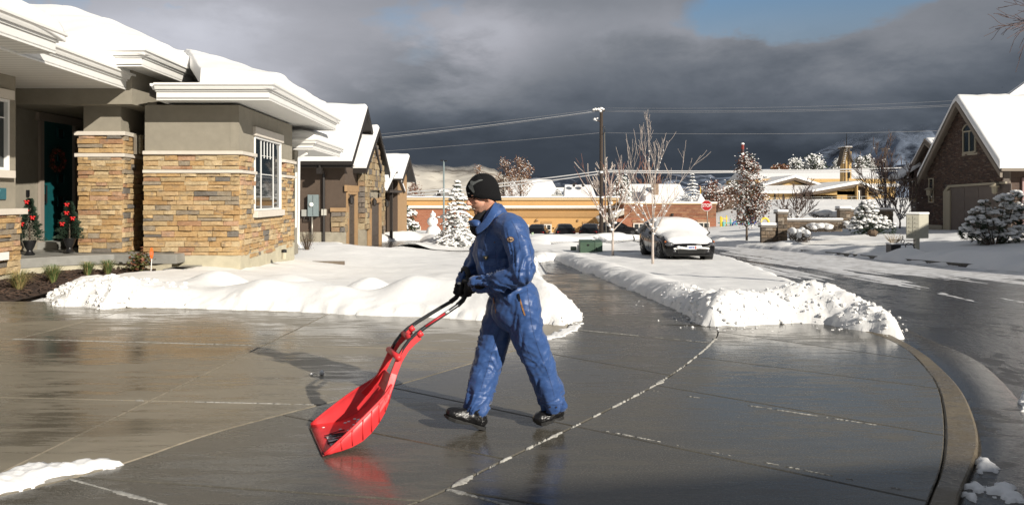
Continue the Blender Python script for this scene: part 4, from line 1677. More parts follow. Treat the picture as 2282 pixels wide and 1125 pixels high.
for sh, el, wr in ((shN, elN, wrN), (shF, elF, wrF)):
    b.caps(upper, sh, .09, .06)
    b.caps(sh, el, .055, .045)
    b.caps(el, wr, .043, .032)
for hp, kn, an in ((hipN, knN, anN), (hipF, knF, anF)):
    b.caps(pelvis, hp, .11, .095)
    b.caps(hp, kn, .085, .058)
    b.caps(kn, an, .052, .038)
me = remesh(b, 'body', .0058, 3, .45)
co, nn = coords(me)
rel = (co - np.array(HC)) @ np.array(HM)     # forward, near, up
# carve: eye sockets, mouth line
def dent(f, l, u, r, d):
    q = ((rel[:, 0] - f) / r[0]) ** 2 + ((rel[:, 1] - l) / r[1]) ** 2 + ((rel[:, 2] - u) / r[2]) ** 2
    return -d * np.exp(-q)
k = 0
for s in (-1, 1):
    k = k + dent(.085, s * .032, -.016, (.03, .016, .010), .009) + dent(.085, s * .045, -.088, (.02, .012, .014), .003)
k = k + dent(.096, 0, -.088, (.03, .026, .0045), .010)
co = co + nn * k[:, None]
setco(me, co)
SKIN, t, oc, bs = nmat('skin')
tg = t.n('ShaderNodeNewGeometry').outputs['Position']
hn = t.n('ShaderNodeTexCoord')
m4 = Matrix.Translation(HC) @ HM.to_4x4()
inv = m4.inverted()
# face coordinates from object position
mpn = t.n('ShaderNodeVectorMath', operation='SUBTRACT', ins={0: oc, 1: tuple(HC - person.location)})
dotf = t.n('ShaderNodeVectorMath', operation='DOT_PRODUCT', ins={0: mpn.outputs[0], 1: tuple(fwd)}).outputs['Value']
dotu = t.n('ShaderNodeVectorMath', operation='DOT_PRODUCT', ins={0: mpn.outputs[0], 1: tuple(upv)}).outputs['Value']
st = t.m('MULTIPLY', t.ramp(t.m('ADD', .5, t.m('MULTIPLY', dotu, -4.0)), [(.72, 0.0), (.84, 1.0)]), t.ramp(t.m('ADD', t.m('MULTIPLY', dotf, 4.0), .5), [(.46, 0.0), (.58, 1.0)]))
st = t.m('MULTIPLY', st, t.ramp(t.noise(oc, 260, 3, .6), [(.3, .35), (.65, 1.0)]))
skc = t.mix(t.noise(oc, 30, 3), (.56, .27, .175), (.66, .35, .24))
lk(t, t.mix(t.m('MULTIPLY', st, .78), skc, (.16, .10, .075)), bs.inputs['Base Color'])
bs.inputs['Roughness'].default_value = .5
bs.inputs['Subsurface Weight'].default_value = .12
bs.inputs['Subsurface Radius'].default_value = (1, .35, .2)
bs.inputs['Subsurface Scale'].default_value = .01
body = link('body', me, SKIN, None, True)
for v in me.vertices:
    v.co = v.co - person.location
body.parent = person
TEETH = pmat('teeth', (.6, .55, .48), .4)
MB().ell(H(.087, .003, -.0875), (.012, .020, .0036), 12, 6, M=HM).build('teeth', TEETH, person, True)
EYE = pmat('eye_dark', (.05, .03, .025), .3)
for s in (-1, 1):
    MB().ell(H(.076, s * .032, -.0165), (.012, .011, .004), 12, 8, M=HM).build('eye', EYE, person, True)
    mb = MB().tube([H(.090, s * .016, .001), H(.094, s * .030, .006), H(.082, s * .048, .003)], [.003, .004, .002], 6)
    mb.build('eyebrow', pmat('brow_hair', (.035, .022, .015), .8), person, True)

# ---- beanie
BEAN = pmat('black_knit', (.010, .010, .011), .95, bump=.5, bscale=260, spec=.15)
b = MB()
prof = []
for i in range(15):
    a = math.pi / 2 * i / 14
    prof.append((math.cos(a), math.sin(a)))
n = 40
vs, fs = [], []
rings = [(-.052, .99), (-.050, 1.04), (-.02, 1.05)] + [(.02 + .110 * s_, max(.02, c_) * 1.05) for c_, s_ in prof]
for u, r in rings:
    for k_ in range(n):
        t_ = 2 * math.pi * k_ / n
        cf, cl = math.cos(t_), math.sin(t_)
        lowb = (.038 if cf > 0 else .036) * cf          # rim sits higher on the brow, lower on the nape
        low = max(0, 1 - (u + .052) / .12)
        vs.append(H(-.006 + .112 * r * cf, .088 * r * cl, u + low * lowb + .010 + .003 * math.sin(7 * t_ + u * 60)))
for j in range(len(rings) - 1):
    for k_ in range(n):
        fs.append((j * n + k_, j * n + (k_ + 1) % n, (j + 1) * n + (k_ + 1) % n, (j + 1) * n + k_))
fs.append(tuple(range((len(rings) - 1) * n, len(rings) * n)))
b.add(vs, fs)
beanie = b.build('beanie', BEAN, person, True)


def bvh_of(o):
    me = o.data
    return BVHTree.FromPolygons([wmat(o) @ v.co for v in me.vertices], [tuple(p.vertices) for p in me.polygons])


def onto(bvh, pts, lift=.004):
    """photo points dropped on a surface from the front"""
    out = []
    for x, y in pts:
        o_ = V((0, 0, CAM_H))
        d = (at(x, y, 5.0) - o_).normalized()
        hit, nrm, i, dist = bvh.ray_cast(o_, d)
        out.append(hit - d * lift if hit is not None else None)
    return out


def decal(bvh, outline, name, mat, parent, lift=.004, centre=None, thick=.002):
    P = onto(bvh, outline, lift)
    c = onto(bvh, [centre or (sum(p[0] for p in outline) / len(outline), sum(p[1] for p in outline) / len(outline))], lift)[0]
    P = [p for p in P if p is not None]
    mb = MB()
    d = (c - V((0, 0, CAM_H))).normalized() * thick
    n = len(P)
    vs = [c] + P + [c + d] + [p + d for p in P]
    fs = [(0, 1 + i, 1 + (i + 1) % n) for i in range(n)] + [(1 + i, 1 + (i + 1) % n, n + 2 + (i + 1) % n, n + 2 + i) for i in range(n)]
    mb.add(vs, fs)
    return mb.build(name, mat, parent)


def strip_decal(bvh, line, name, mat, parent, lift=.004):
    """line: (x, y, half width) in photo pixels"""
    mb = MB()
    vs, fs = [], []
    for i, (x, y, hw_) in enumerate(line):
        x0, y0 = line[max(0, i - 1)][:2]
        x1, y1 = line[min(len(line) - 1, i + 1)][:2]
        L = math.hypot(x1 - x0, y1 - y0) or 1
        nx, ny = -(y1 - y0) / L, (x1 - x0) / L
        a, c = onto(bvh, [(x + nx * hw_, y + ny * hw_), (x - nx * hw_, y - ny * hw_)], lift)
        if a is None or c is None:
            continue
        vs += [a, c, a + V((0, .003, 0)), c + V((0, .003, 0))]
    for i in range(len(vs) // 4 - 1):
        k_ = i * 4
        fs += [(k_, k_ + 1, k_ + 5, k_ + 4), (k_, k_ + 4, k_ + 6, k_ + 2), (k_ + 1, k_ + 3, k_ + 7, k_ + 5)]
    mb.add(vs, fs)
    return mb.build(name, mat, parent)


bb = bvh_of(beanie)
LOGO = pmat('grey_print', (.085, .09, .088), .7)
strip_decal(bb, [(1076, 401, .6), (1072, 401.5, 1.6), (1067, 403, 2.0), (1062, 405.5, 2.0), (1057, 407.5, 3.0), (1052, 408.5, 6.0), (1048, 409.5, 5.0), (1043, 407.5, 1.5), (1040.5, 407.5, .4)], 'hat_emblem', LOGO, beanie)
strip_decal(bb, [(1043, 409, 1.8), (1047, 413, 4.0), (1050, 418, 4.6), (1053, 423, 3.0), (1055, 427, 2.6), (1057, 429.5, 1.2)], 'hat_emblem', LOGO, beanie, .006)
strip_decal(bb, [(1041, 430.5, 1.0), (1044, 430.8, 1.2), (1047, 431, 1.0)], 'hat_lettering', pmat('pale_print', (.35, .35, .34), .6), beanie)

# ---- coverall
c = MB()
c.ell(upper + V((.03, .0, -.02)), (.135, .19, .13), 20, 14)
c.caps(at(1102, 500, 5.16), at(1108, 560, 5.16), .115, .165, 20)
c.ell(at(1118, 545, 5.16), (.172, .19, .17), 20, 14)
c.ell(at(1145, 525, 5.16), (.115, .185, .15), 20, 14)
c.ell(at(1151, 590, 5.16), (.130, .18, .16), 20, 14)
c.caps(at(1116, 580, 5.16), at(1136, 635, 5.15), .17, .155, 20)
c.ell(at(1141, 606, 5.15), (.178, .195, .075), 20, 14)
c.ell(at(1152, 660, 5.14), (.160, .19, .13), 20, 14)
c.ell(at(1149, 692, 5.14), (.168, .19, .15), 20, 14)
c.caps(neckb + V((.02, 0, .02)), upper, .085, .12, 20)
# sleeves
c.caps(at(1130, 505, 5.02), shN, .10, .088, 16)
c.caps(shN, at(1160, 560, 4.90), .088, .088, 16)
c.caps(at(1160, 560, 4.90), elN, .086, .082, 16)
c.caps(elN, at(1120, 626, 4.93), .080, .074, 16)
c.caps(at(1120, 626, 4.93), at(1086, 634, 5.00), .074, .052, 16)
c.caps(at(1084, 634, 5.0), at(1066, 633, 5.03), .050, .050, 16)
c.caps(shF + V((.03, -.03, .02)), shF, .09, .085, 16)
c.caps(shF, elF, .085, .075, 16)
c.caps(elF, wrF, .070, .05, 16)
# legs
c.caps(at(1165, 680, 5.05), at(1176, 740, 5.06), .128, .118, 18)
c.caps(at(1176, 740, 5.06), at(1199, 803, 5.10), .118, .106, 18)
c.caps(at(1199, 803, 5.10), at(1222, 865, 5.15), .104, .094, 18)
c.caps(at(1222, 865, 5.15), at(1233, 896, 5.18), .092, .086, 18)
c.caps(at(1126, 680, 5.22), at(1106, 740, 5.22), .130, .112, 18)
c.caps(at(1106, 740, 5.22), at(1090, 803, 5.20), .112, .104, 18)
c.caps(at(1090, 803, 5.20), at(1071, 865, 5.16), .104, .095, 18)
c.caps(at(1071, 865, 5.16), at(1062, 905, 5.13), .094, .088, 18)
me = remesh(c, 'coverall', .0085, 5, .5)
co, nn = coords(me)
bones = [(shN, elN), (elN, wrN), (hipN, knN), (knN, anN), (hipF, knF), (knF, anF), (shF, elF), (elF, wrF), (upper, chest), (chest, waist), (waist, pelvis)]
kinks = {0: (.0, .5, 1.3), 1: (.5, .8, 1.3), 2: (.2, .3, .8), 3: (.4, .7, 1.2), 4: (.2, .3, .8), 5: (.4, .7, 1.2), 6: (1, 1, 1), 7: (1, 1, 1), 8: (.4, .4, .4), 9: (.4, .5, .8), 10: (.9, .6, .6)}
best = np.full(len(co), 1e9)
disp = np.zeros(len(co))
for bi, (p, q) in enumerate(bones):
    p_, q_ = np.array(p), np.array(q)
    e = q_ - p_
    L = np.linalg.norm(e)
    e = e / L
    t_ = np.clip((co - p_) @ e / L, -.15, 1.15)
    rad = (co - p_) - ((co - p_) @ e)[:, None] * e
    rl = np.linalg.norm(rad, axis=1) + 1e-9
    dist = np.linalg.norm(co - (p_ + np.outer(np.clip(t_, 0, 1), e * L)), axis=1)
    # along-limb coordinate sheared with the angle so folds run slanted round the limb
    ax1 = np.cross(e, [0, 1, 0.1]); ax1 /= np.linalg.norm(ax1)
    ax2 = np.cross(e, ax1)
    c1, c2 = rad @ ax1 / rl, rad @ ax2 / rl
    s_ = t_ * L
    w1 = vnoise(c1 * 1.3 + bi * 7, c2 * 1.3, s_ * 6)
    arg = s_ * 15 + c1 * 1.1 + w1 * 1.7 + bi * 3
    fold = 1 - np.abs(vnoise(arg, c1 * .8 + bi, c2 * .8)) * 2.6
    fine = 1 - np.abs(vnoise(s_ * 52 + w1 * 3 + c1 * 2, c1 * 2.6, c2 * 2.6 + bi)) * 2
    broad = vnoise(s_ * 5 + bi * 5, c1 * 1.0, c2 * 1.0)
    kk = kinks[bi]
    amp = np.interp(np.clip(t_, 0, 1), [0, .5, 1], kk)
    dv = amp * (.0150 * np.clip(fold, -1, 1) + .0012 * fine) + .008 * broad + .0006 * fine
    w_ = np.exp(-dist / .03)
    if bi == 0:
        acc, ws = dv * w_, w_.copy()
    else:
        acc = acc + dv * w_
        ws = ws + w_
disp = acc / (ws + 1e-12)
for ca, sa, fr, el_, am, off in ((.55, .84, 26, 4, .0040, 0), (.86, -.5, 24, 4, .0032, 9), (.1, 1.0, 26, 4, .0016, 5)):
    a1 = co[:, 0] * ca + co[:, 2] * sa
    a2 = -co[:, 0] * sa + co[:, 2] * ca
    r1 = 1 - np.abs(vnoise(a1 * fr + off + .8 * vnoise(a2 * 6, a1 * 3, off), a2 * el_, co[:, 1] * 5)) * 2.4
    disp += am * np.clip(r1, -.6, 1) * np.clip(.5 + vnoise(co[:, 0] * 4 + off, co[:, 1] * 4, co[:, 2] * 4), 0, 1)
disp += .0012 * vnoise(co[:, 0] * 60, co[:, 1] * 60, co[:, 2] * 60)
# gathered waist seam and cuffs
zw = waist[2] + .01 + (co[:, 0] - waist[0]) * .15
near_torso = (np.abs(co[:, 0] - waist[0]) < .25) & (co[:, 2] > .75)
disp -= np.where(near_torso & (co[:, 1] > 4.90), .022 * np.exp(-((co[:, 2] - zw) / .016) ** 2), 0)
for p, q, r_ in ((at(1086, 634, 5.0), at(1066, 633, 5.03), .03), (at(1068, 878, 5.15), at(1061, 912, 5.13), .1), (at(1226, 878, 5.15), at(1233, 902, 5.18), .1)):
    p_, e = np.array(p), np.array(q - p)
    L = np.linalg.norm(e); e = e / L
    s_ = (co - p_) @ e
    d_ = np.linalg.norm((co - p_) - s_[:, None] * e, axis=1)
    disp -= np.where((d_ < .13) & (co[:, 2] < 1.2), .007 * np.exp(-((s_ - 0.0) / .006) ** 2), 0)
co = co + nn * disp[:, None]
# open bottoms: cut flat at the hem planes
setco(me, co)
BLUE, t, oc, bs = nmat('blue_nylon')
n_ = t.noise(oc, 6, 5, .6)
n2_ = t.noise(t.mapping(oc, scale=(1, 1, 2)), 38, 4, .65)
col = t.mix(n_, (.023, .060, .185), (.038, .095, .265))
lk(t, t.mix(t.m('MULTIPLY', t.ramp(n2_, [(.5, 0.0), (.75, 1.0)]), .35), col, (.075, .155, .36)), bs.inputs['Base Color'])
bs.inputs['Roughness'].default_value = .43
bs.inputs['Specular IOR Level'].default_value = .42
bs.inputs['Sheen Weight'].default_value = .15
lk(t, t.n('ShaderNodeBump', ins={'Height': t.m('ADD', t.noise(t.mapping(oc, scale=(.55, .55, 2.4)), 18, 4, .6, dist=.5), t.m('MULTIPLY', t.noise(oc, 300, 2, .5), .15)), 'Strength': .28, 'Distance': .010}).outputs[0], bs.inputs['Normal'])
bm = bmesh.new()
bm.from_mesh(me)
for p, nr in ((at(1062, 934, 5.13), V((-.42, 0, -1))), (at(1234, 914, 5.18), V((.05, 0, -1)))):
    # only faces of that leg
    x0, x1 = p.x - .16, p.x + .16
    gm = [f for f in bm.faces if x0 < f.calc_center_median().x < x1 and f.calc_center_median().z < .35]
    geom = gm + list({e for f in gm for e in f.edges}) + list({v for f in gm for v in f.verts})
    bmesh.ops.bisect_plane(bm, geom=geom, plane_co=p, plane_no=nr.normalized(), clear_outer=True)
bm.to_mesh(me)
bm.free()
cov = link('coverall', me, BLUE, None, True)
for v in me.vertices:
    v.co = v.co - person.location
cov.parent = person
cb = bvh_of(cov)

# collar: standing flap around the neck, open at the front with a folded tip
def sheet(rows, name, mat, parent, thick=.006, sub=2):
    mb = MB()
    nr_, nc = len(rows), len(rows[0])
    mb.add([p for r_ in rows for p in r_], [(i * nc + j, i * nc + j + 1, (i + 1) * nc + j + 1, (i + 1) * nc + j) for i in range(nr_ - 1) for j in range(nc - 1)])
    o = mb.build(name, mat, parent, True, fix=False)
    ms = o.modifiers.new('sub', 'SUBSURF'); ms.levels = sub; ms.render_levels = sub
    so = o.modifiers.new('so', 'SOLIDIFY'); so.thickness = thick; so.offset = 0
    return o


near_line_top = [(1103, 449, 5.13), (1098, 459, 5.045), (1090, 474, 5.02), (1080, 490, 5.02), (1070, 500, 5.03), (1059, 508, 5.05)]
near_line_bot = [(1114, 458, 5.14), (1109, 472, 5.01), (1100, 488, 4.995), (1088, 504, 4.995), (1075, 515, 5.01), (1062, 524, 5.03)]
rows = []
for s in (0, .35, .7, 1):
    rows.append([at(a[0] * (1 - s) + b_[0] * s, a[1] * (1 - s) + b_[1] * s, (a[2] * (1 - s) + b_[2] * s) - .003 * math.sin(math.pi * s)) for a, b_ in zip(near_line_top, near_line_bot)])
sheet(rows, 'collar', BLUE, person, .005)
far_top = [(1103, 449, 5.13), (1094, 458, 5.26), (1078, 474, 5.28), (1064, 484, 5.25), (1050, 488, 5.20)]
far_bot = [(1112, 466, 5.16), (1100, 488, 5.30), (1084, 500, 5.31), (1068, 506, 5.28), (1056, 506, 5.22)]
rows = [[at(a[0] * (1 - s) + b_[0] * s, a[1] * (1 - s) + b_[1] * s, a[2] * (1 - s) + b_[2] * s) for a, b_ in zip(far_top, far_bot)] for s in (0, .5, 1)]
sheet(rows, 'collar', BLUE, person, .010)
rows = [[at(1041, 493, 5.10), at(1050, 490, 5.06), at(1061, 489, 5.05), at(1071, 493, 5.05)],
        [at(1046, 499, 5.08), at(1053, 498, 5.04), at(1062, 497, 5.03), at(1070, 499, 5.04)],
        [at(1050, 504, 5.08), at(1057, 505, 5.04), at(1064, 504, 5.03), at(1069, 503, 5.04)]]
sheet(rows, 'collar_flap', BLUE, person, .006, 1)
b = MB().caps(at(1082, 478, 5.15), at(1070, 505, 5.15), .062, .075)
b.build('undershirt', pmat('black_cloth', (.012, .012, .014), .9), person, True)
# badges, zips, seams, snaps
PATCH = pmat('patch_tan', (.45, .33, .22), .8, .4, 90)
PRIM = pmat('patch_rim', (.10, .045, .03), .8)
circ = lambda x, y, rx, ry, n=16, a0=0: [(x + rx * math.cos(2 * math.pi * i / n + a0), y + ry * math.sin(2 * math.pi * i / n + a0)) for i in range(n)]
pt = decal(cb, circ(1137.5, 533.5, 8.6, 6.6), 'sleeve_patch', PRIM, person, .006)
decal(cb, circ(1137.5, 533.5, 7.0, 5.1), 'patch_field', PATCH, pt, .009)
decal(cb, [(1132, 534), (1135, 531.5), (1138, 533), (1142, 532), (1143, 534.5), (1139, 536), (1135, 536)], 'patch_motif', PRIM, pt, .011)
decal(cb, [(1076, 570), (1089, 570), (1087, 577), (1082.5, 580), (1078, 577)], 'chest_emblem', pmat('emblem_dark', (.03, .04, .03), .7), person, .006)
decal(cb, [(1080, 573), (1085, 573), (1082.5, 576)], 'emblem_motif', PATCH, person, .009)
ZIP = pmat('brass_zip', (.28, .14, .055), .5, .5, 60)
strip_decal(cb, [(1156, 660, 1.4), (1159, 668, 1.7), (1162, 678, 1.8), (1165, 688, 1.8), (1168, 697, 1.8), (1170, 703, 1.4)], 'pocket_zip', ZIP, person)
strip_decal(cb, [(1154.5, 654, 2.0), (1156, 660, 2.6), (1157.5, 666, 2.2), (1158.5, 671, 1.4)], 'zip_pull', BLACKM, person, .008)
strip_decal(cb, [(1099, 662, .9), (1101, 675, 1.2), (1104, 690, 1.2), (1105, 698, .8)], 'front_zip', ZIP, person)
SEAM = pmat('seam_thread', (.028, .055, .15), .8)
for ln in ([(1174, 632), (1177, 660), (1181, 690), (1184, 715), (1190, 745), (1199, 775), (1211, 805), (1222, 835), (1230, 860), (1236, 885)],
           [(1155, 700), (1158, 725), (1165, 755), (1178, 785), (1186, 800)],
           [(1115, 730), (1104, 760), (1095, 790), (1088, 815), (1078, 845), (1070, 872)],
           [(1103, 575), (1088, 574), (1074, 574)], [(1074, 560), (1074, 590), (1096, 594), (1106, 590), (1104, 560)],
           [(1140, 492), (1150, 510), (1156, 530), (1160, 560)], [(1160, 522), (1172, 530), (1182, 533), (1190, 534)],
           [(1092, 626), (1090, 640), (1092, 650)], [(1206, 897), (1220, 901), (1240, 902), (1256, 900)], [(1040, 905), (1055, 916), (1072, 928), (1086, 934)],
           [(1180, 545), (1184, 570), (1186, 600)], [(1085, 520), (1080, 545), (1076, 565)]):
    pts = []
    for a, b_ in zip(ln[:-1], ln[1:]):
        m_ = max(1, int(math.hypot(b_[0] - a[0], b_[1] - a[1]) / 4))
        pts += [(a[0] + (b_[0] - a[0]) * i / m_, a[1] + (b_[1] - a[1]) * i / m_, .45) for i in range(m_)]
    strip_decal(cb, pts + [(*ln[-1], .45)], 'seam', SEAM, person, .0015)
for x, y in ((1226, 906), (1240, 907), (1102, 540)):
    decal(cb, circ(x, y, 1.8, 1.8, 8), 'snap', pmat('snap_metal', (.10, .07, .06), .35, metal=.7), person, .006)

# ---- boots
BOOT = pmat('black_leather', (.009, .009, .010), .32, bump=.2, bscale=55, coat=.1)
SOLE = pmat('rubber_sole', (.012, .012, .012), .55)


def boot(ankle, heel, toe, top_r=.062, w=.05):
    """ankle joint, heel and toe tip of the sole line"""
    b = MB()
    ax = (toe - heel)
    L = ax.length
    f = ax.normalized()
    side = f.cross(V((0, 0, 1))).normalized()
    up = side.cross(f).normalized()
    P = lambda s, h, l=0: heel + f * (s * L) + up * h + side * l
    b.caps(ankle, P(.22, .075), top_r, .052)
    b.ell(P(.16, .050), (.052, .045, .05), 14, 10)
    b.caps(P(.2, .065), P(.55, .052), .052, .046)
    b.caps(P(.5, .058), P(.78, .045), .046, .045)
    M_ = Matrix((f, side, up)).transposed()
    b.ell(P(.78, .042), (.070, .056, .042), 16, 12, M=M_)
    b.ell(P(.60, .040), (.075, .054, .040), 16, 12, M=M_)
    me = remesh(b, 'boot', .0055, 3, .5)
    co, nn = coords(me)
    co = co + nn * (.0022 * vnoise(co[:, 0] * 55, co[:, 1] * 55, co[:, 2] * 80) + .0012 * vnoise(co[:, 0] * 120, co[:, 1] * 120, co[:, 2] * 160))[:, None]
    setco(me, co)
    o = link('boot', me, BOOT, person, True)
    s = MB()
    out = [(.0, -.030), (-.035, .0), (.0, .030), (.18, .040), (.35, .036), (.55, .044), (.75, .052), (.92, .042), (1.03, .0), (.92, -.042), (.75, -.052), (.55, -.044), (.35, -.036), (.18, -.040)]
    top = [P(a, .020, l) for a, l in out]
    bot = [P(a, (-.004 if a < .3 or a > .5 else .008) + (.010 if a > .95 else 0), l) for a, l in out]
    n = len(out)
    s.add(top + bot, [tuple(range(n))] + [tuple(range(n, 2 * n))[::-1]] + [(i, (i + 1) % n, n + (i + 1) % n, n + i) for i in range(n)])
    s.build('sole', SOLE, o, bevel=.003, seg=1)
    # laces
    for k_ in range(4):
        q = .38 + k_ * .09
        c_ = P(q, .105 - k_ * .009)
        MB().tube([c_ + side * .022 - up * .006, c_, c_ - side * .022 - up * .006], .003, 6).build('lace', SOLE, o, True)
    return o


boot(at(1062, 905, 5.12), at(1079, 956, 5.11), at(990, 928, 5.06))
boot(at(1234, 898, 5.19), at(1253, 930, 5.23), at(1196, 946, 5.15))

# ------------------------------------------------------------------ snow scoop
RED = pmat('red_plastic', (.72, .042, .048), .42, .12, 12, spec=.5, rvar=.08)
TUBE = pmat('grey_steel_tube', (.045, .047, .05), .30, metal=.35)
FOAM = pmat('black_foam_grip', (.018, .018, .02), .75)
scoop = thing('snow_scoop', 'red plastic push snow scoop with grey tube handle held by the man', 'snow scoop', (-1.27, 4.86, 0))
SB = V((-1.275, 4.865, 0))
sdv = V((.925, .38, 0)).normalized()
swv = V((.38, -.925, 0)).normalized()
S = lambda u, w_, z: SB + sdv * u + swv * w_ + V((0, 0, z))
# trough: rows along u; each row bottom profile with flared sides
rows_ = []
#        u,   bottom z, half width bottom, half width rim, rim z
sec = [(-.005, .006, .315, .318, .022), (.04, .010, .312, .318, .055), (.10, .014, .300, .315, .100), (.17, .024, .283, .303, .152), (.24, .046, .262, .285, .205),
       (.30, .082, .238, .262, .248), (.355, .130, .210, .235, .285), (.40, .186, .185, .208, .318), (.43, .238, .165, .185, .345), (.45, .285, .150, .165, .368)]


def trough_rows(off):
    rr = []
    for (u, zb, hb, hr, zr_) in sec:
        row = []
        for w_ in (-1, -.66, -.33, 0, .33, .66, 1):
            row.append(('b', w_ * hb, zb + .006 * abs(w_)))
        P_ = [(-hr, zr_), (-(hr * .5 + hb * .5) - .006, (zr_ + zb) / 2), (-hb - .002, zb + (zr_ - zb) * .12)] + [(a[1], a[2]) for a in row] + [(hb + .002, zb + (zr_ - zb) * .12), ((hr * .5 + hb * .5) + .006, (zr_ + zb) / 2), (hr, zr_)]
        rr.append([S(u, w_, z) for w_, z in P_])
    return rr


tr = trough_rows(0)
mb = MB()
nc = len(tr[0])
mb.add([p for r_ in tr for p in r_], [(i * nc + j, i * nc + j + 1, (i + 1) * nc + j + 1, (i + 1) * nc + j) for i in range(len(tr) - 1) for j in range(nc - 1)])
blade = mb.build('scoop', RED, scoop, 40, fix=False)
so = blade.modifiers.new('so', 'SOLIDIFY'); so.thickness = .007; so.offset = 0
# rolled rim on each side
for s in (-1, 1):
    pts = [S(u, s * (hr + .004), zr_) for (u, zb, hb, hr, zr_) in sec]
    MB().tube(pts, .0085, 8).build('rim', RED, blade, True)
# ribs on the outside wall
for s in (-1, 1):
    for (u, zb, hb, hr, zr_) in sec[2:9:1]:
        MB().tube([S(u, s * (hr + .008), zr_ - .012), S(u, s * ((hb + hr) / 2 + .012), (zb + zr_) / 2), S(u + .004, s * (hb + .006), zb + .015)], .0045, 6).build('rib', RED, blade, True)
MB().tube([S(-.010, -.318, .008), S(-.012, 0, .006), S(-.010, .318, .008)], .007, 8).build('wear_edge', pmat('grey_edge', (.12, .03, .03), .4), blade, True)
# side arms continuing from the trough to the tube clamps
def rect_bar(pts, w_, h_, name, mat, parent):
    """bar of rectangular section in the scoop's side plane; w_ lateral, h_ thickness"""
    mb = MB()
    vs, fs = [], []
    for i, (u, w0, z) in enumerate(pts):
        a, b_ = pts[max(0, i - 1)], pts[min(len(pts) - 1, i + 1)]
        tu, tz = b_[0] - a[0], b_[2] - a[2]
        L = math.hypot(tu, tz)
        nu, nz = -tz / L, tu / L
        for sw, sn in ((-1, -1), (1, -1), (1, 1), (-1, 1)):
            vs.append(S(u + nu * sn * h_ / 2, w0 + sw * w_ / 2, z + nz * sn * h_ / 2))
    for i in range(len(pts) - 1):
        for k_ in range(4):
            fs.append((i * 4 + k_, i * 4 + (k_ + 1) % 4, i * 4 + 4 + (k_ + 1) % 4, i * 4 + 4 + k_))
    fs += [(0, 1, 2, 3), tuple(range(len(vs) - 4, len(vs)))]
    mb.add(vs, fs)
    return mb.build(name, mat, parent, bevel=.004, seg=2)


for s in (-1, 1):
    rect_bar([(.34, s * .225, .22), (.40, s * .20, .285), (.445, s * .155, .36), (.475, s * .130, .43), (.51, s * .120, .51), (.56, s * .115, .585), (.61, s * .112, .630), (.655, s * .110, .662)], .024, .046, 'side_arm', RED, scoop)
    # tube clamp rings
    MB().tube([S(.645, s * .110, .668), S(.672, s * .110, .688)], .024, 12).build('clamp', RED, scoop, True)
for (u, z, hw_, r_) in ((.505, .535, .150, .021), (.602, .645, .118, .021)):
    MB().tube([S(u, -hw_, z), S(u, hw_, z)], r_, 12).build('crossbar', RED, scoop, True)
rect_bar([(.425, 0, .30), (.450, 0, .345), (.470, 0, .405)], .235, .010, 'brace_plate', RED, scoop)
# long tubes, bent up into one closed loop at the top
path = []
prof_ = [(.515, .535), (.545, .590), (.585, .640), (.63, .678), (.70, .722), (.80, .778), (.88, .822), (.935, .852), (.975, .882), (1.000, .920), (1.010, .965), (1.016, 1.01), (1.020, 1.045)]
hwf = lambda u: np.interp(u, [.5, .6, .75, .9, 1.0, 1.02], [.118, .112, .105, .092, .070, .066])
left_ = [S(u, -hwf(u), z) for u, z in prof_]
right_ = [S(u, hwf(u), z) for u, z in prof_]
arc = [S(1.022, -.066 * math.cos(a), 1.045 + .050 * math.sin(a)) for a in [math.pi * i / 10 for i in range(1, 10)]]
MB().tube(left_ + arc + right_[::-1], .0135, 12).build('handle_tube', TUBE, scoop, True)
for pr in (left_[7:], right_[7:]):
    MB().tube(pr, .0175, 12).build('foam_grip', FOAM, scoop, True)
MB().tube([left_[-1]] + arc + [right_[-1]], .0178, 12).build('foam_grip', FOAM, scoop, True)
MB().tube([S(.70, .105, .722) + V((0, -.011, .004)), S(.78, .102, .767) + V((0, -.011, .004)), S(.84, .098, .800) + V((0, -.011, .004))], .008, 8).build('red_sticker', pmat('red_label', (.45, .03, .04), .4), scoop, True)
MB().tube([S(.845, .097, .803) + V((0, -.011, .004)), S(.87, .096, .816) + V((0, -.011, .004))], .008, 8).build('white_sticker', VINYL, scoop, True)
# printed label with bars and scribble inside the trough
LAB = pmat('black_print', (.03, .012, .012), .5)
mb = MB()
def on_floor(u, w_):
    us = [q[0] for q in sec]
    return S(u, w_, float(np.interp(u, us, [q[1] for q in sec])) + .007)
for k_ in range(3):
    w0 = .13 - k_ * .075
    mb2 = MB()
    vs = [on_floor(.055, w0), on_floor(.055, w0 + .055), on_floor(.115, w0 + .055), on_floor(.115, w0)]
    mb2.add([p + V((0, 0, .002)) for p in vs] + vs, [(0, 1, 2, 3), (0, 1, 5, 4), (1, 2, 6, 5), (2, 3, 7, 6), (3, 0, 4, 7)])
    mb2.build('label_panel', pmat('label_white', (.7, .62, .62), .5), blade)
rnd = random.Random(5)
for k_ in range(16):
    w0 = rnd.uniform(-.05, .20)
    a = on_floor(.04 + rnd.uniform(0, .03), w0)
    c_ = on_floor(.17 + rnd.uniform(0, .04), w0 + rnd.uniform(-.05, .05))
    MB().tube([a, (a + c_) / 2 + V((0, 0, .001)), c_], .0028, 4).build('label_stroke', LAB, blade)
sn = MB()
for k_ in range(60):
    u, w_ = rnd.uniform(.05, .36), rnd.gauss(.10, .10) if rnd.random() < .6 else rnd.uniform(-.24, .24)
    if abs(w_) > .25: continue
    if abs(w_) > float(np.interp(u, [q[0] for q in sec], [q[2] for q in sec])) - .02: continue
    c_ = on_floor(u, w_)
    r_ = rnd.uniform(.004, .014)
    sn.ell(c_, (r_ * 1.4, r_ * 1.2, r_ * .35), 8, 5)
o = sn.build('snow_crumbs', SNOW, None, True)
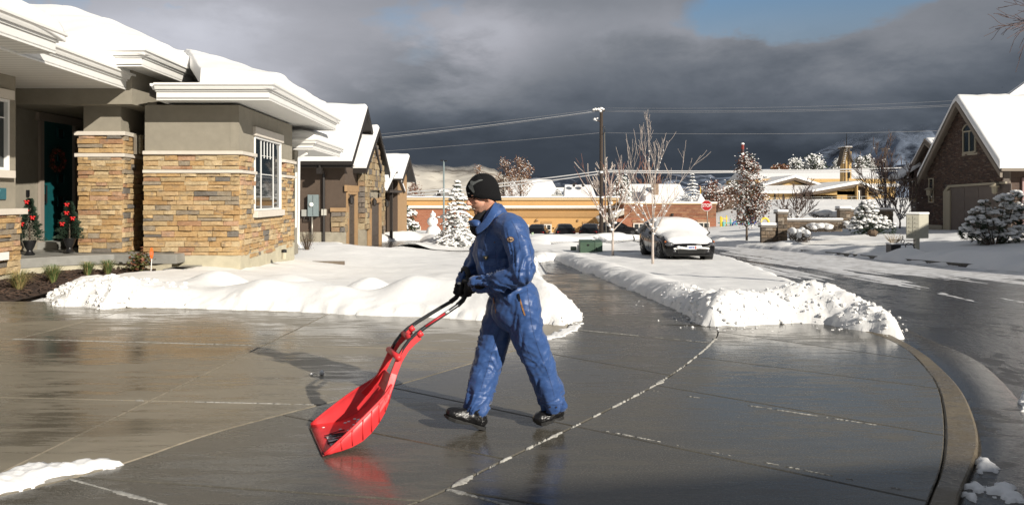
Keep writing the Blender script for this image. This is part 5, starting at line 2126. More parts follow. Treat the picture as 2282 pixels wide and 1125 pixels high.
tag(o, 'thin crumbs of snow inside the red scoop', kind='stuff')

# ---- gloves gripping the loop
GLOVE = pmat('black_glove', (.010, .010, .011), .75, bump=.4, bscale=140, spec=.3)


def glove(centre, axis, wrist, side):
    """four fingers and a thumb closed round a bar through `centre` along `axis`; the hand comes from `wrist`"""
    a = axis.normalized()
    back = (wrist - centre)
    back = (back - a * back.dot(a)).normalized()       # from bar to palm
    tang = a.cross(back).normalized() * side           # direction the fingers leave in
    b = MB()
    R0 = .033
    for k_ in range(4):
        off = (k_ - 1.5) * .0255
        ln = (1.0, 1.12, 1.06, .86)[k_]
        r_ = (.0152, .0158, .0152, .0138)[k_]
        pts = []
        for j, an in enumerate((-70, -20, 35, 95, 150)):
            an = math.radians(an * (ln if an > 0 else 1))
            rr = R0 + (.006 if j == 0 else 0)
            pts.append(centre + a * off + tang * (math.cos(an) * rr) - back * (math.sin(an) * rr))
        for p, q in zip(pts[:-1], pts[1:]):
            b.caps(p, q, r_, r_ * .95, 10, 3)
    palm = centre + back * .036
    M_ = Matrix((tang, back, a)).transposed()
    b.ell(palm + back * .012 - tang * .004, (.035, .038, .058), 14, 10, M=M_)
    b.caps(palm + back * .03, wrist, .036, .036)
    b.caps(palm + a * .03, palm - a * .03, .027, .026)
    # thumb leaves the side of the palm near its base and closes the other way round
    t0 = palm + a * .030 + back * .022 - tang * .018
    t1 = centre + a * .044 - tang * .032 + back * .004
    t2 = centre + a * .040 - tang * .018 - back * .028
    t3 = centre + a * .030 + tang * .004 - back * .036
    b.caps(t0, t1, .017, .015)
    b.caps(t1, t2, .0148, .0138)
    b.caps(t2, t3, .0135, .0115)
    me = remesh(b, 'glove', .0042, 2, .45)
    co, nn = coords(me)
    co = co + nn * (.0016 * vnoise(co[:, 0] * 70, co[:, 1] * 70, co[:, 2] * 70))[:, None]
    setco(me, co)
    o = link('glove', me, GLOVE, person, True)
    cf = MB().caps(wrist + (centre - wrist).normalized() * .01, wrist - (centre - wrist).normalized() * .02, .041, .041, 16, 3)
    cf.build('glove_cuff', GLOVE, o, True)
    return o


gn = glove(S(1.005, .068, .965), S(1.020, .066, 1.03) - S(.99, .07, .90), wrN, 1)
gf = glove(S(1.008, -.072, .950), S(1.020, -.066, 1.04) - S(.99, -.07, .91), wrF, -1)
MB().box(tuple(at(1023, 631, 5.05)), (.020, .004, .014)).build('glove_tab', LOGO, gn)
# ================================================================== SMALL THINGS BY OUR HOUSE
FIR = pmat('dark_fir_green', (.018, .040, .022), .7, obj_var=.4)
BOW = pmat('red_ribbon', (.55, .012, .012), .4)
BARK = pmat('brown_bark', (.10, .075, .055), .85, .3, 12)


def potted_tree(x, y_base, y_top, Y, label, seed):
    base = at(x, y_base, Y)
    H_ = (y_base - y_top) * Y / FPX
    t = thing('potted_tree', label, 'potted tree', base, group='small decorated trees beside the front door')
    rnd = random.Random(seed)
    mb = MB().lathe(base, [(.085, 0), (.10, .02), (.06, .05), (.05, .09), (.085, .16), (.11, .24), (.12, .27), (.12, .29), (.10, .29)], 18)
    mb.build('pot', BLACKM, t, 40)
    mb = MB().tube([base + V((0, 0, .27)), base + V((0, 0, H_ * .97))], [.018, .005], 6)
    mb.build('trunk', BARK, t)
    f = MB()
    n = 4200
    for k in range(n):
        s = rnd.random() ** .75
        z = .30 + s * (H_ - .32)
        R_ = (.235 * (1 - s) + .022) * (1 + .22 * math.sin(z * 42 + rnd.random() * .6))
        a = rnd.uniform(0, 6.283)
        r = R_ * rnd.uniform(.25, 1.0) ** .6
        p = base + V((r * math.cos(a), r * math.sin(a), z - .12 * r))
        d = V((math.cos(a), math.sin(a), rnd.uniform(-.1, .7))).normalized()
        l = rnd.uniform(.025, .05)
        sd = d.orthogonal().normalized()
        sd.rotate(Matrix.Rotation(rnd.uniform(0, 6), 3, d))
        f.add([p - sd * .010, p + sd * .010, p + d * l * 1.2], [(0, 1, 2)])
    f.build('foliage', FIR, t, fix=False)
    for (dz, da) in ((.93, -.3), (.70, .1), (.40, -.2), (.55, .95)):
        z = .30 + dz * (H_ - .32)
        R_ = .24 * (1 - dz) + .04
        c = base + V((R_ * math.sin(da) * 1, -R_ * math.cos(da), z))
        b = MB()
        b.ell(c, .017, 8, 6)
        for sx, sz in ((-1, .35), (1, .3), (-.55, -1), (.5, -1)):
            q = c + V((sx * .055, -.01, sz * .05))
            b.tube([c, (c + q) / 2 + V((0, -.012, .006)), q], [.008, .020, .012], 6)
        b.build('bow', BOW, t, True)
    return t


potted_tree(66, 568, 441, 14.75, 'small dark fir with red bows in black urn, left of the teal door', 1)
potted_tree(155, 562, 448, 15.15, 'small dark fir with red bows in black urn, between teal door and stone pillar', 2)
# wreath on the door
wr = V((-10.42, 16.95, 1.6 + (440 - 357) * 16.9 / FPX))
wt = thing('wreath', 'round dark wreath with dried red flowers hanging on the teal front door', 'wreath', wr)
f = MB()
rnd = random.Random(3)
for k in range(700):
    a = rnd.uniform(0, 6.283)
    r = .22 + rnd.gauss(0, .03)
    p = wr + V((rnd.uniform(-.04, .05), r * math.cos(a), r * math.sin(a)))
    d = V((rnd.uniform(.2, 1), rnd.uniform(-1, 1), rnd.uniform(-1, 1))).normalized()
    sd = d.orthogonal().normalized()
    f.add([p - sd * .01, p + sd * .01, p + d * .06], [(0, 1, 2)])
f.build('leaves', pmat('dry_leaf', (.12, .05, .025), .8, obj_var=.5), wt, fix=False)
for k in range(8):
    a = k * .785
    MB().ell(wr + V((.06, .22 * math.cos(a), .22 * math.sin(a))), .032, 8, 6).build('flower', pmat('dried_flower_red', (.25, .04, .03), .7), wt, True)

# clumps of grass in the bed
GRASS = pmat('sedge_green', (.085, .13, .035), .7, obj_var=.35)
GRASSY = pmat('sedge_straw', (.32, .24, .10), .7, obj_var=.35)


def grass_clump(x, y, h, w_, label, seed, straw=.3):
    p = G(x, y)
    t = thing('grass_clump', label, 'ornamental grass', p, group='grass clumps in the mulch bed')
    rnd = random.Random(seed)
    a_, b_ = MB(), MB()
    for k in range(420):
        an = rnd.uniform(0, 6.283)
        o = V((math.cos(an), math.sin(an), 0))
        L = h * rnd.uniform(.6, 1.1)
        sp = w_ * rnd.uniform(.1, 1)
        root = V(p) + o * rnd.uniform(0, .04) + V((0, 0, .03))
        pts = [root, root + o * sp * .35 + V((0, 0, L * .6)), root + o * sp * .8 + V((0, 0, L * .9)), root + o * sp * 1.15 + V((0, 0, L * (.85 if rnd.random() < .7 else .6)))]
        sd = o.cross(V((0, 0, 1))) * .0035
        vs = []
        for i, q in enumerate(pts):
            k_ = 1 - i / 3.2
            vs += [q - sd * k_, q + sd * k_]
        (b_ if rnd.random() < straw else a_).add(vs, [(0, 1, 3, 2), (2, 3, 5, 4), (4, 5, 7, 6)])
    a_.build('blades', GRASS, t, fix=False)
    b_.build('dry_blades', GRASSY, t, fix=False)


grass_clump(42, 652, .36, .36, 'sprawling yellowish sedge clump, leftmost in the mulch bed', 1, .6)
grass_clump(118, 634, .34, .26, 'full green sedge clump, second from left in the mulch bed', 2, .2)
grass_clump(195, 620, .30, .20, 'narrow green sedge clump, third from left in the mulch bed', 3, .2)
grass_clump(240, 616, .30, .24, 'green sedge clump nearest the leafy shrub', 4, .25)


def leafy(name, label, cat, p, h, r, n, mats, seed, leaf=.06, stems=9, flat=.8):
    t = thing(name, label, cat, p)
    rnd = random.Random(seed)
    s = MB()
    ls = [MB() for _ in mats]
    tips = []
    for k in range(stems):
        an = rnd.uniform(0, 6.283)
        q = V(p) + V((math.cos(an) * r * rnd.uniform(.1, .9), math.sin(an) * r * rnd.uniform(.1, .9), h * rnd.uniform(.6, 1)))
        m_ = V(p) + (q - V(p)) * .5 + V((rnd.uniform(-.04, .04), 0, h * .1))
        s.tube([V(p), m_, q], [.007, .005, .003], 5)
        tips += [(m_, q)]
    s.build('stems', BARK, t)
    for k in range(n):
        a, c = rnd.choice(tips)
        q = a + (c - a) * rnd.uniform(-.6, 1.05) + V((rnd.gauss(0, r * .28), rnd.gauss(0, r * .28), rnd.gauss(0, h * .10)))
        d = V((rnd.uniform(-1, 1), rnd.uniform(-1, 1), rnd.uniform(-.7, .5))).normalized()
        sd = d.cross(V((rnd.uniform(-.3, .3), rnd.uniform(-.3, .3), 1))).normalized() * leaf * .38
        L = leaf * rnd.uniform(.6, 1.2)
        up_ = d.cross(sd).normalized() * L * .15
        rnd.choice(ls).add([q, q + d * L * .5 + sd + up_, q + d * L, q + d * L * .5 - sd + up_], [(0, 1, 2, 3)])
    for i, (l_, m_) in enumerate(zip(ls, mats)):
        l_.build('leaves', m_, t, fix=False)
    return t


OLIVE = pmat('olive_leaf', (.085, .085, .025), .55, obj_var=.5)
RUST = pmat('rust_leaf', (.16, .065, .035), .6, obj_var=.5)
TAN = pmat('tan_leaf', (.38, .17, .07), .7, obj_var=.4)
leafy('hydrangea', 'low shrub with olive and rust leaves beside the orange marker', 'shrub', V((-7.22, 14.35, .06)), .50, .24, 420, [OLIVE, OLIVE, RUST], 4, .085, 12)
leafy('withered_plant', 'withered plant with a few big tan leaves below the window', 'plant', G(603, 588), .46, .13, 22, [TAN], 6, .12, 3)
t = leafy('bare_shrub', 'twiggy brown shrub with few leaves at the far corner of the stone house', 'shrub', G(684, 566), .80, .34, 260, [OLIVE, RUST], 8, .035, 60)
# orange marker
p = V((-6.98, 14.3, .06))
t = thing('orange_marker', 'orange oval tag on a thin white stake in front of the porch', 'marker', p)
MB().tube([p, at(338.5, 570, p.y)], .008, 6).build('stake', VINYL, t)
c = at(338, 564, p.y - .01)
m_ = MB()
n = 20
vs = [c + V((.036 * math.cos(2 * math.pi * k / n), 0, .11 * math.sin(2 * math.pi * k / n))) for k in range(n)]
m_.solid(vs, (0, -.008, 0))
tg_ = m_.build('tag', pmat('orange_plastic', (.75, .16, .03), .5), t)
mb = MB()
for k in range(5):
    mb.b2(c.x - .02, c.x + .02, c.y - .012, c.y - .008, c.z - .035 + k * .014, c.z - .030 + k * .014)
mb.build('print', pmat('tan_print', (.45, .30, .2), .6), tg_)
# little path light
p = at(633, 577, 17.2)
t = thing('path_light', 'small cream cylinder light with black cap by the stone corner', 'path light', p)
MB().lathe(p, [(.055, 0), (.055, .15)], 16).build('body', FOUND, t, 40)
MB().lathe(p, [(.05, .15), (.062, .152), (.062, .21), (.03, .225)], 16).build('cap', BLACKM, t, 40)

# ================================================================== NEIGHBOUR'S HOUSE
BROWN = pmat('brown_stucco', (.088, .062, .045), .85, .08, 4, bump=.3, bscale=90)
DKBR = pmat('dark_brown_metal', (.022, .018, .016), .45)
TANT = pmat('tan_trim', (.34, .215, .11), .75, .1, 5)
GDOOR = pmat('brown_garage_door', (.070, .055, .045), .55, .12, 6)
FOUND2 = pmat('grey_foundation', (.30, .27, .21), .85, .15, 5)
FIELD_U = unit_stones('stone', FIELD, 10, 9, rough=.10)

nb = thing('neighbour_house', 'brown stucco house with fieldstone piers and snowy gables beyond the lawn', 'house', (-7, 33, 0))
Y1 = 29.0
z_b = lambda y, Y: CAM_H - (y - HORIZON) * Y / FPX
NX = -6.55
wall(((-10.5, Y1), (NX, Y1)), -.45, 2.86, mat=BROWN, parent=nb)
MB().b2(-10.5, NX + .05, Y1 - .04, Y1 + .05, -.8, z_b(517, Y1)).build('foundation', FOUND2, nb)
wall(((NX, Y1), (NX, 31.4)), -.45, 2.86, mat=BROWN, parent=nb, holes=[(.55, 2.0, -.45, z_b(428, 29.8))])
# gable triangle above the side wall
ap1, ez1, ey0, ey1 = 5.28, 2.86, 28.35, 34.5
def gable(X, y0, y1, ze, yp, zp, name, mat, parent, th=.2):
    MB().solid([(X, y0, ze), (X, y1, ze), (X, yp, zp)], (-th, 0, 0)).build(name, mat, parent)
gable(NX, Y1, 33.9, 2.862, 31.45, 4.95, 'gable_wall', BROWN, nb)


def rake(X, y0, z0, yp, zp, y1, z1, parent, w_=.05, h_=.26, mat=None):
    """barge boards of a gable facing +X"""
    for (a, b_) in (((y0, z0), (yp, zp)), ((y1, z1), (yp, zp))):
        MB().solid([(X, a[0], a[1]), (X, b_[0], b_[1]), (X, b_[0], b_[1] - h_), (X, a[0], a[1] - h_)], (-w_, 0, 0)).build('barge_board', mat or DKBR, parent)


def gable_roof(x0, x1, y0, yp, y1, ze, zp, parent, seed=0, thick=.24, overhang_soffit=True, mat=None):
    """snow on a roof whose ridge runs along X; gable end at x1"""
    sl0, sl1 = (zp - ze) / (yp - y0), (zp - ze) / (y1 - yp)
    plane_roof([(x0, y0), (x1, y0), (x1, y1), (x0, y1)], [(0, y0, ze, 0, sl0), (0, y1, ze, 0, -sl1)], 'roof_snow', parent, thick, step=.2, edge=.12, seed=seed, open_edges=(3,))
    # soffit boards below the overhanging end
    for (ya, za, yb, zb_) in ((y0, ze, yp, zp), (y1, ze, yp, zp)):
        MB().solid([(x0, ya, za - .045), (x1 - .02, ya, za - .045), (x1 - .02, yb, zb_ - .045), (x0, yb, zb_ - .045)], (0, 0, -.06)).build('roof_deck', mat or DKBR, parent)


gable_roof(-11.5, -6.12, 28.3, 31.4, 34.6, 2.98, 5.42, nb, 1)
rake(-6.10, 28.3, 2.97, 31.4, 5.41, 34.6, 2.97, nb)
MB().b2(-11, -6.1, 28.28, 28.33, 2.74, 2.97).build('fascia', DKBR, nb)
MB().b2(-11, -6.05, 28.15, 28.275, 2.84, 2.98).build('gutter', DKBR, nb)
MB().b2(-11, -6.16, 28.33, 29.0, 2.80, 2.83).build('soffit', DKBR, nb)
gv = V((NX + .02, 31.0, 4.05))
MB().box(gv, (.05, .30, .42)).build('gable_vent', TANT, nb)
mb = MB().tube([(-7.35, 28.25, 2.86), (-7.35, 28.25, 2.74), (-7.35, 28.90, 2.55), (-7.35, 28.92, -.3)], .055, 8)
mb.build('downspout', DKBR, nb)
MB().b2(-7.45, -7.25, 28.18, 28.5, 2.5, 2.72).build('downspout_head', DKBR, nb)
# utility meter on the wall
mt = thing('meter', None, None); bpy.data.objects.remove(mt)
GREY = pmat('meter_grey', (.20, .245, .25), .5, .08, 8)
LGREY = pmat('light_grey_box', (.36, .36, .33), .5)
x_ = lambda px_, Y: (px_ - 1141) / FPX * Y
mb = MB().b2(x_(688, 28.95), x_(711, 28.95), 28.78, 28.96, z_b(482, 28.95), z_b(434, 28.95))
mbx = mb.build('meter_box', GREY, nb, bevel=.01)
MB().b2(x_(699.3, 28.95), x_(700, 28.95), 28.774, 28.78, z_b(480, 28.95), z_b(436, 28.95)).build('door_seam', BLACKM, mbx)
MB().lathe((x_(694, 28.8), 28.80, z_b(456, 28.8)), [(.085, 0), (.085, .06), (.05, .09)], 16, M=Matrix.Rotation(R(90), 3, 'X')).build('meter_dial', VINYL, mbx, 40)
MB().tube([(x_(696, 28.9), 28.86, z_b(482, 28.9)), (x_(696, 28.9), 28.86, z_b(545, 28.9))], .04, 8).build('conduit', LANT, nb, True)
MB().b2(x_(673, 28.95), x_(686, 28.95), 28.86, 28.96, z_b(482, 28.95), z_b(467, 28.95)).build('junction_box', LGREY, nb, bevel=.01)
MB().b2(x_(717, 28.95), x_(728, 28.95), 28.86, 28.96, z_b(480, 28.95), z_b(466, 28.95)).build('junction_box', pmat('cream_box', (.5, .48, .42), .5), nb, bevel=.01)
MB().tube([(x_(678, 28.9), 28.9, z_b(482, 28.9)), (x_(678, 28.9), 28.9, z_b(492, 28.9)), (x_(690, 28.9), 28.9, z_b(492, 28.9)), (x_(690, 28.9), 28.9, z_b(482, 28.9))], .025, 6).build('pipe', DKBR, nb)
# stone pier at the corner + trim
s0 = 10.5 + x_(739, Y1)
pier = [(-10.5, Y1), (NX, Y1)]
veneer([((x_(739, Y1), Y1 - .01), (NX + .02, Y1 - .01), z_b(517, Y1) , z_b(472, Y1), []), ((NX + .01, Y1), (NX + .01, Y1 + .5), z_b(517, Y1), z_b(472, Y1), []),
        ((-6.5, 31.35), (-6.22, 31.35), z_b(512, 31.2), z_b(388, 31.2), []),
        ((-6.22, 31.3), (-6.22, 35.9), z_b(512, 31.2), 4.45, [(1.0, 3.35, -2, z_b(424, 33))], lambda s, z: z < 2.7 + (min(s, 4.6 - s) + .25) * .62),
        ], 'stone', nb, FIELD_U, 240, rows_h=(.17, .30), lens=(.22, .52), depth=(.05, .09), gap=.018, seed=4)
MB().b2(x_(737, Y1), NX + .10, Y1 - .12, Y1 - .005, z_b(472, Y1) + .003, z_b(463, Y1)).build('pier_cap', TANT, nb, bevel=.01)
MB().b2(NX + .005, NX + .09, Y1 - .10, 31.3, z_b(427, 29.5), z_b(413, 29.5)).build('belt_trim', TANT, nb, bevel=.01)
# stone gable block
MB().solid([(-6.30, 31.4, -.6), (-6.30, 35.9, -.6), (-6.30, 35.9, 2.75), (-6.30, 33.6, 4.35), (-6.30, 31.4, 2.75)], (-.4, 0, 0)).build('gable_block', FOUND2, nb)
gable_roof(-9.5, -6.0, 30.5, 33.5, 36.4, 2.82, 4.75, nb, 5)
rake(-5.98, 30.5, 2.80, 33.5, 4.72, 36.4, 2.80, nb)
MB().b2(-8.5, -6.0, 30.46, 30.52, 2.60, 2.80).build('fascia', DKBR, nb)
MB().b2(-6.6, -6.2, 31.25, 31.36, -.6, z_b(512, 31.2)).build('foundation', FOUND2, nb)
# garage doors set back in tan frames (facing +X)
def side_door(X, y0, y1, z0, z1, parent, label=None, panels=4):
    d_ = MB().b2(X - .10, X - .05, y0, y1, z0, z1).build('garage_door', GDOOR, parent)
    for k in range(panels):
        za = z0 + (z1 - z0) * k / panels
        MB().b2(X - .05, X - .035, y0 + .05, y1 - .05, za + .05, za + (z1 - z0) / panels - .04).build('panel', GDOOR, d_, bevel=.008, seg=1)
    f = MB()
    f.b2(X - .1, X + .06, y0 - .22, y0, z0, z1 + .22)
    f.b2(X - .1, X + .06, y1, y1 + .22, z0, z1 + .22)
    f.b2(X - .1, X + .055, y0, y1, z1, z1 + .22)
    f.build('door_frame', TANT, parent)
    return d_


side_door(NX + .02, 29.45, 30.9, -.55, z_b(428, 29.8) - .1, nb)
side_door(-6.18, 32.35, 34.6, -.70, 1.35, nb)
for (X, y_, z_) in ((NX, 29.25, 1.55), (-6.15, 32.0, 1.45), (-6.15, 35.2, 1.35)):
    lm = MB().lathe((X + .2, y_, z_), [(.03, -.22), (.09, -.18), (.11, 0), (.06, .08), (.02, .12)], 8).build('wall_lamp', DKBR, nb, 30)
    MB().lathe((X + .2, y_, z_ - .16), [(.07, 0), (.088, .14)], 8).build('lamp_glass', pmat('lamp_glass', (.3, .3, .28), .2), lm)
    MB().tube([(X + .2, y_, z_ + .1), (X + .12, y_, z_ + .18), (X, y_, z_ + .1)], .015, 6).build('lamp_bracket', DKBR, lm)
# third wing
wall(((-6.9, 37.5), (-6.9, 40.5)), -.9, 2.5, mat=BROWN, parent=nb)
veneer([((-6.9, 37.4), (-6.88, 39.8), -.6, 2.3, [])], 'stone', nb, FIELD_U, 60, rows_h=(.18, .32), lens=(.25, .5), depth=(.05, .09), gap=.02, seed=14)
MB().b2(-6.35, -6.2, 38.4, 38.55, -.9, 2.4).build('porch_post', DKBR, nb)
MB().b2(-6.95, -6.85, 40.5, 44.5, -.9, 2.9).build('wall', BROWN, nb)
wall(((-7.6, 40.5), (-6.25, 40.5)), -1, 3.3, mat=BROWN, parent=nb)
wall(((-6.25, 40.5), (-6.25, 44)), -1, 3.0, mat=TANT, parent=nb)
gable_roof(-10, -5.85, 39.6, 42.3, 45.0, 2.62, 3.95, nb, 9)
rake(-5.83, 39.6, 2.60, 42.3, 3.93, 45.0, 2.60, nb)
gable_roof(-10, -6.1, 36.2, 39.4, 42.5, 1.95, 3.1, nb, 13)
MB().b2(-9, -6.08, 36.9, 41, 1.85, 1.98).build('porch_beam', DKBR, nb)

# ================================================================== EVERGREENS
NEEDLE = pmat('spruce_needles', (.022, .042, .026), .7, obj_var=.35)
NEEDLE2 = pmat('pine_needles', (.030, .050, .022), .7, obj_var=.35)


def blob_mesh(mb, c, r, rnd, n=7, m=5, jit=.22):
    """lumpy snow pad"""
    k0 = len(mb.v)
    mb.ell(c, r, n, m)
    for i in range(k0, len(mb.v)):
        q = V(mb.v[i])
        d = q - V(c)
        mb.v[i] = tuple(V(c) + d * (1 + rnd.uniform(-jit, jit)))


def spruce(p, H_, R_, label, seed, tiers=15, droop=.28, dens=1.0, cat='spruce tree', group=None, name='snowy_spruce'):
    rnd = random.Random(seed)
    t = thing(name, label, cat, p, group=group)
    p = V(p)
    MB().tube([p - V((0, 0, .2)), p + V((0, 0, H_ * .97))], [.06 * H_ / 2.6, .008], 8).build('trunk', BARK, t)
    f, s = MB(), MB()
    for k in range(tiers):
        a = k / (tiers - 1)
        z = H_ * (.05 + .90 * a)
        Rk = R_ * (1 - a) ** .85 * rnd.uniform(.88, 1.1) + .03
        nb_ = int((13 - 7 * a) * dens)
        off = rnd.uniform(0, 6)
        for j in range(nb_):
            an = off + 6.283 * j / nb_ + rnd.uniform(-.25, .25)
            L = Rk * rnd.uniform(.75, 1.12)
            d = V((math.cos(an), math.sin(an), 0))
            sd = V((-d.y, d.x, 0))
            lift = rnd.uniform(.0, .25) * (.3 + a)
            pt = lambda q: p + V((0, 0, z)) + d * L * q + V((0, 0, L * (lift * q - droop * q * q)))
            # needles hang in a fan along the branch
            for i in range(int(26 * dens)):
                q = rnd.uniform(.15, 1)
                c = pt(q) + sd * rnd.gauss(0, .10 * L * (1.2 - q)) + V((0, 0, rnd.uniform(-.05, .02) * H_ / 2.6))
                dd = (d * rnd.uniform(.2, 1) + sd * rnd.uniform(-1, 1) + V((0, 0, rnd.uniform(-1.1, .15)))).normalized()
                l = rnd.uniform(.04, .09) * H_ / 2.6 * 1.2
                w_ = dd.orthogonal().normalized() * .011 * H_ / 2.6
                f.add([c - w_, c + w_, c + dd * l], [(0, 1, 2)])
            # snow pads on top, unequal
            npad = max(2, int(L / (.085 * H_ / 2.6)))
            for i in range(npad):
                if rnd.random() < .14: continue
                q = (i + .8) / (npad + .2)
                c = pt(q) + sd * rnd.gauss(0, .035) * (H_ / 2.6) + V((0, 0, .012))
                r0 = rnd.uniform(.045, .085) * (H_ / 2.6) * (1.1 - .35 * q)
                blob_mesh(s, c, (r0 * 1.25, r0 * 1.1, r0 * .55), rnd, 6, 4)
                if rnd.random() < .5:
                    c2 = c + sd * rnd.choice((-1, 1)) * r0 * 1.5 - V((0, 0, r0 * .4))
                    blob_mesh(s, c2, (r0 * .9, r0 * .9, r0 * .42), rnd, 6, 4)
    f.build('foliage', NEEDLE, t, fix=False)
    s.build('snow', SNOW, t, True, fix=False)
    return t


sp_ = G(1018, 556)
spruce(sp_, 160 * sp_.y / FPX, 62 * sp_.y / FPX, 'snow laden blue spruce standing on the lawn behind the man', 21, 16)


def mound_pine(p, spec, label, seed, cat='pine shrub', size=1.0, name='snowy_pine', tuft=.11, green=.6):
    """low pine made of upright tufts with pillows of snow; spec: list of (dx, dy, z, r)"""
    rnd = random.Random(seed)
    t = thing(name, label, cat, p)
    p = V(p)
    f, s, br = MB(), MB(), MB()
    for (dx, dy, z, r) in spec:
        c0 = p + V((dx, dy, z))
        br.tube([p + V((dx * .2, dy * .2, 0)), p + V((dx * .7, dy * .7, z * .5)), c0], [.03, .02, .01], 5)
        n = int(52 * (r / .3) ** 2)
        for k in range(n):
            d = V((rnd.gauss(0, 1), rnd.gauss(0, 1), rnd.gauss(0, .8) + .15)).normalized()
            c = c0 + V((d.x * r, d.y * r, d.z * r * .75)) * rnd.uniform(.75, 1.05)
            for i in range(16):
                dd = (d + V((rnd.gauss(0, .6), rnd.gauss(0, .6), rnd.gauss(0, .5) + .25))).normalized()
                w_ = dd.orthogonal().normalized() * .007 * size
                l = tuft * rnd.uniform(.7, 1.3)
                f.add([c - w_, c + w_, c + dd * l], [(0, 1, 2)])
            if d.z > -.2 and rnd.random() < .62:
                rr = rnd.uniform(.032, .082) * size
                blob_mesh(s, c + d * .02 + V((0, 0, tuft * .45)), (rr * 1.15, rr * 1.1, rr * .62), rnd, 7, 5, .18)
    br.build('branches', BARK, t)
    f.build('foliage', NEEDLE2, t, fix=False)
    s.build('snow', SNOW, t, True, fix=False)
    return t


# shrubs in front of the neighbour's porch
mound_pine(G(868, 522), [(0, 0, .5, .45), (.55, .3, .75, .5), (-.3, .4, .35, .35), (.8, -.2, .35, .4), (.35, .5, 1.25, .4)], 'snowy shrub clump in front of the neighbour porch', 31, 'shrub', 1.5, tuft=.14)
mound_pine(G(903, 521), [(0, 0, .6, .5), (.2, .3, 1.2, .5), (-.1, .2, 1.65, .32), (.5, -.1, .5, .4)], 'rounded snowy evergreen beside the snowman', 32, 'evergreen shrub', 1.5, tuft=.14)

# snowman
p = G(965, 527)
t = thing('snowman', 'white snowman with a pointed top in front of the brick wall', 'snowman', p)
k = p.y / FPX
rnd = random.Random(4)
for nm, x, y, r in (('lower_ball', 966, 517, 16.5), ('middle_ball', 964, 494, 12.0), ('head', 965, 479, 6.5)):
    mb = MB()
    blob_mesh(mb, at(x, y, p.y), (r * k, r * k, r * k * .9), rnd, 22, 16, .05)
    mb.build(nm, SNOW, t, True)
MB().caps(at(965, 476, p.y), at(964, 470.5, p.y), 3.6 * k, 1.4 * k).build('hat_point', SNOW, t, True)
MB().caps(at(966, 487, p.y - .28), at(967, 491, p.y - .30), .7 * k, .5 * k).build('nose', BLACKM, t, True)

# ================================================================== PARK STRIP
TRANS = pmat('utility_green', (.055, .10, .065), .5, .12, 4)
p = G(1316, 569)
t = thing('utility_box', 'dark green transformer box with two doors in the snowy strip', 'utility box', p)
Yb = p.y
x0_, x1_, xm = x_(1293, Yb), x_(1343, Yb), x_(1325, Yb)
zt = z_b(539, Yb)
MB().prism([(x0_, Yb), (xm, Yb - .02), (xm, Yb + .75), (x0_, Yb + .7)], p.z - .1, [zt - .02, zt - .02, zt + .06, zt + .06]).build('cabinet', TRANS, t, bevel=.015)
MB().prism([(xm + .012, Yb - .02), (x1_, Yb + .02), (x1_, Yb + .7), (xm + .012, Yb + .75)], p.z - .1, [zt - .02, zt - .02, zt + .05, zt + .05]).build('door', TRANS, t, bevel=.015)
MB().b2(x0_ + .28, x0_ + .36, Yb - .03, Yb - .002, zt - .16, zt - .09).build('latch', BLACKM, t)
MB().b2(xm + .06, xm + .09, Yb - .035, Yb - .005, zt - .35, zt - .22).build('handle', BLACKM, t)
p = G(1281, 566)
t = thing('utility_pedestal', 'small grey green pedestal box left of the transformer', 'utility box', p)
MB().b2(p.x - .16, p.x + .08, p.y, p.y + .3, p.z - .1, p.z + .30).build('cabinet', pmat('pale_green_box', (.14, .18, .13), .5), t, bevel=.03)
MB().b2(p.x + .10, p.x + .2, p.y + .02, p.y + .12, p.z - .1, p.z + .38).build('marker_post', VINYL, t, bevel=.01)

TWIG = pmat('pale_twig_bark', (.50, .43, .38), .8, .2, 10)
TWIGR = pmat('reddish_twig', (.25, .12, .085), .8, .2, 10)


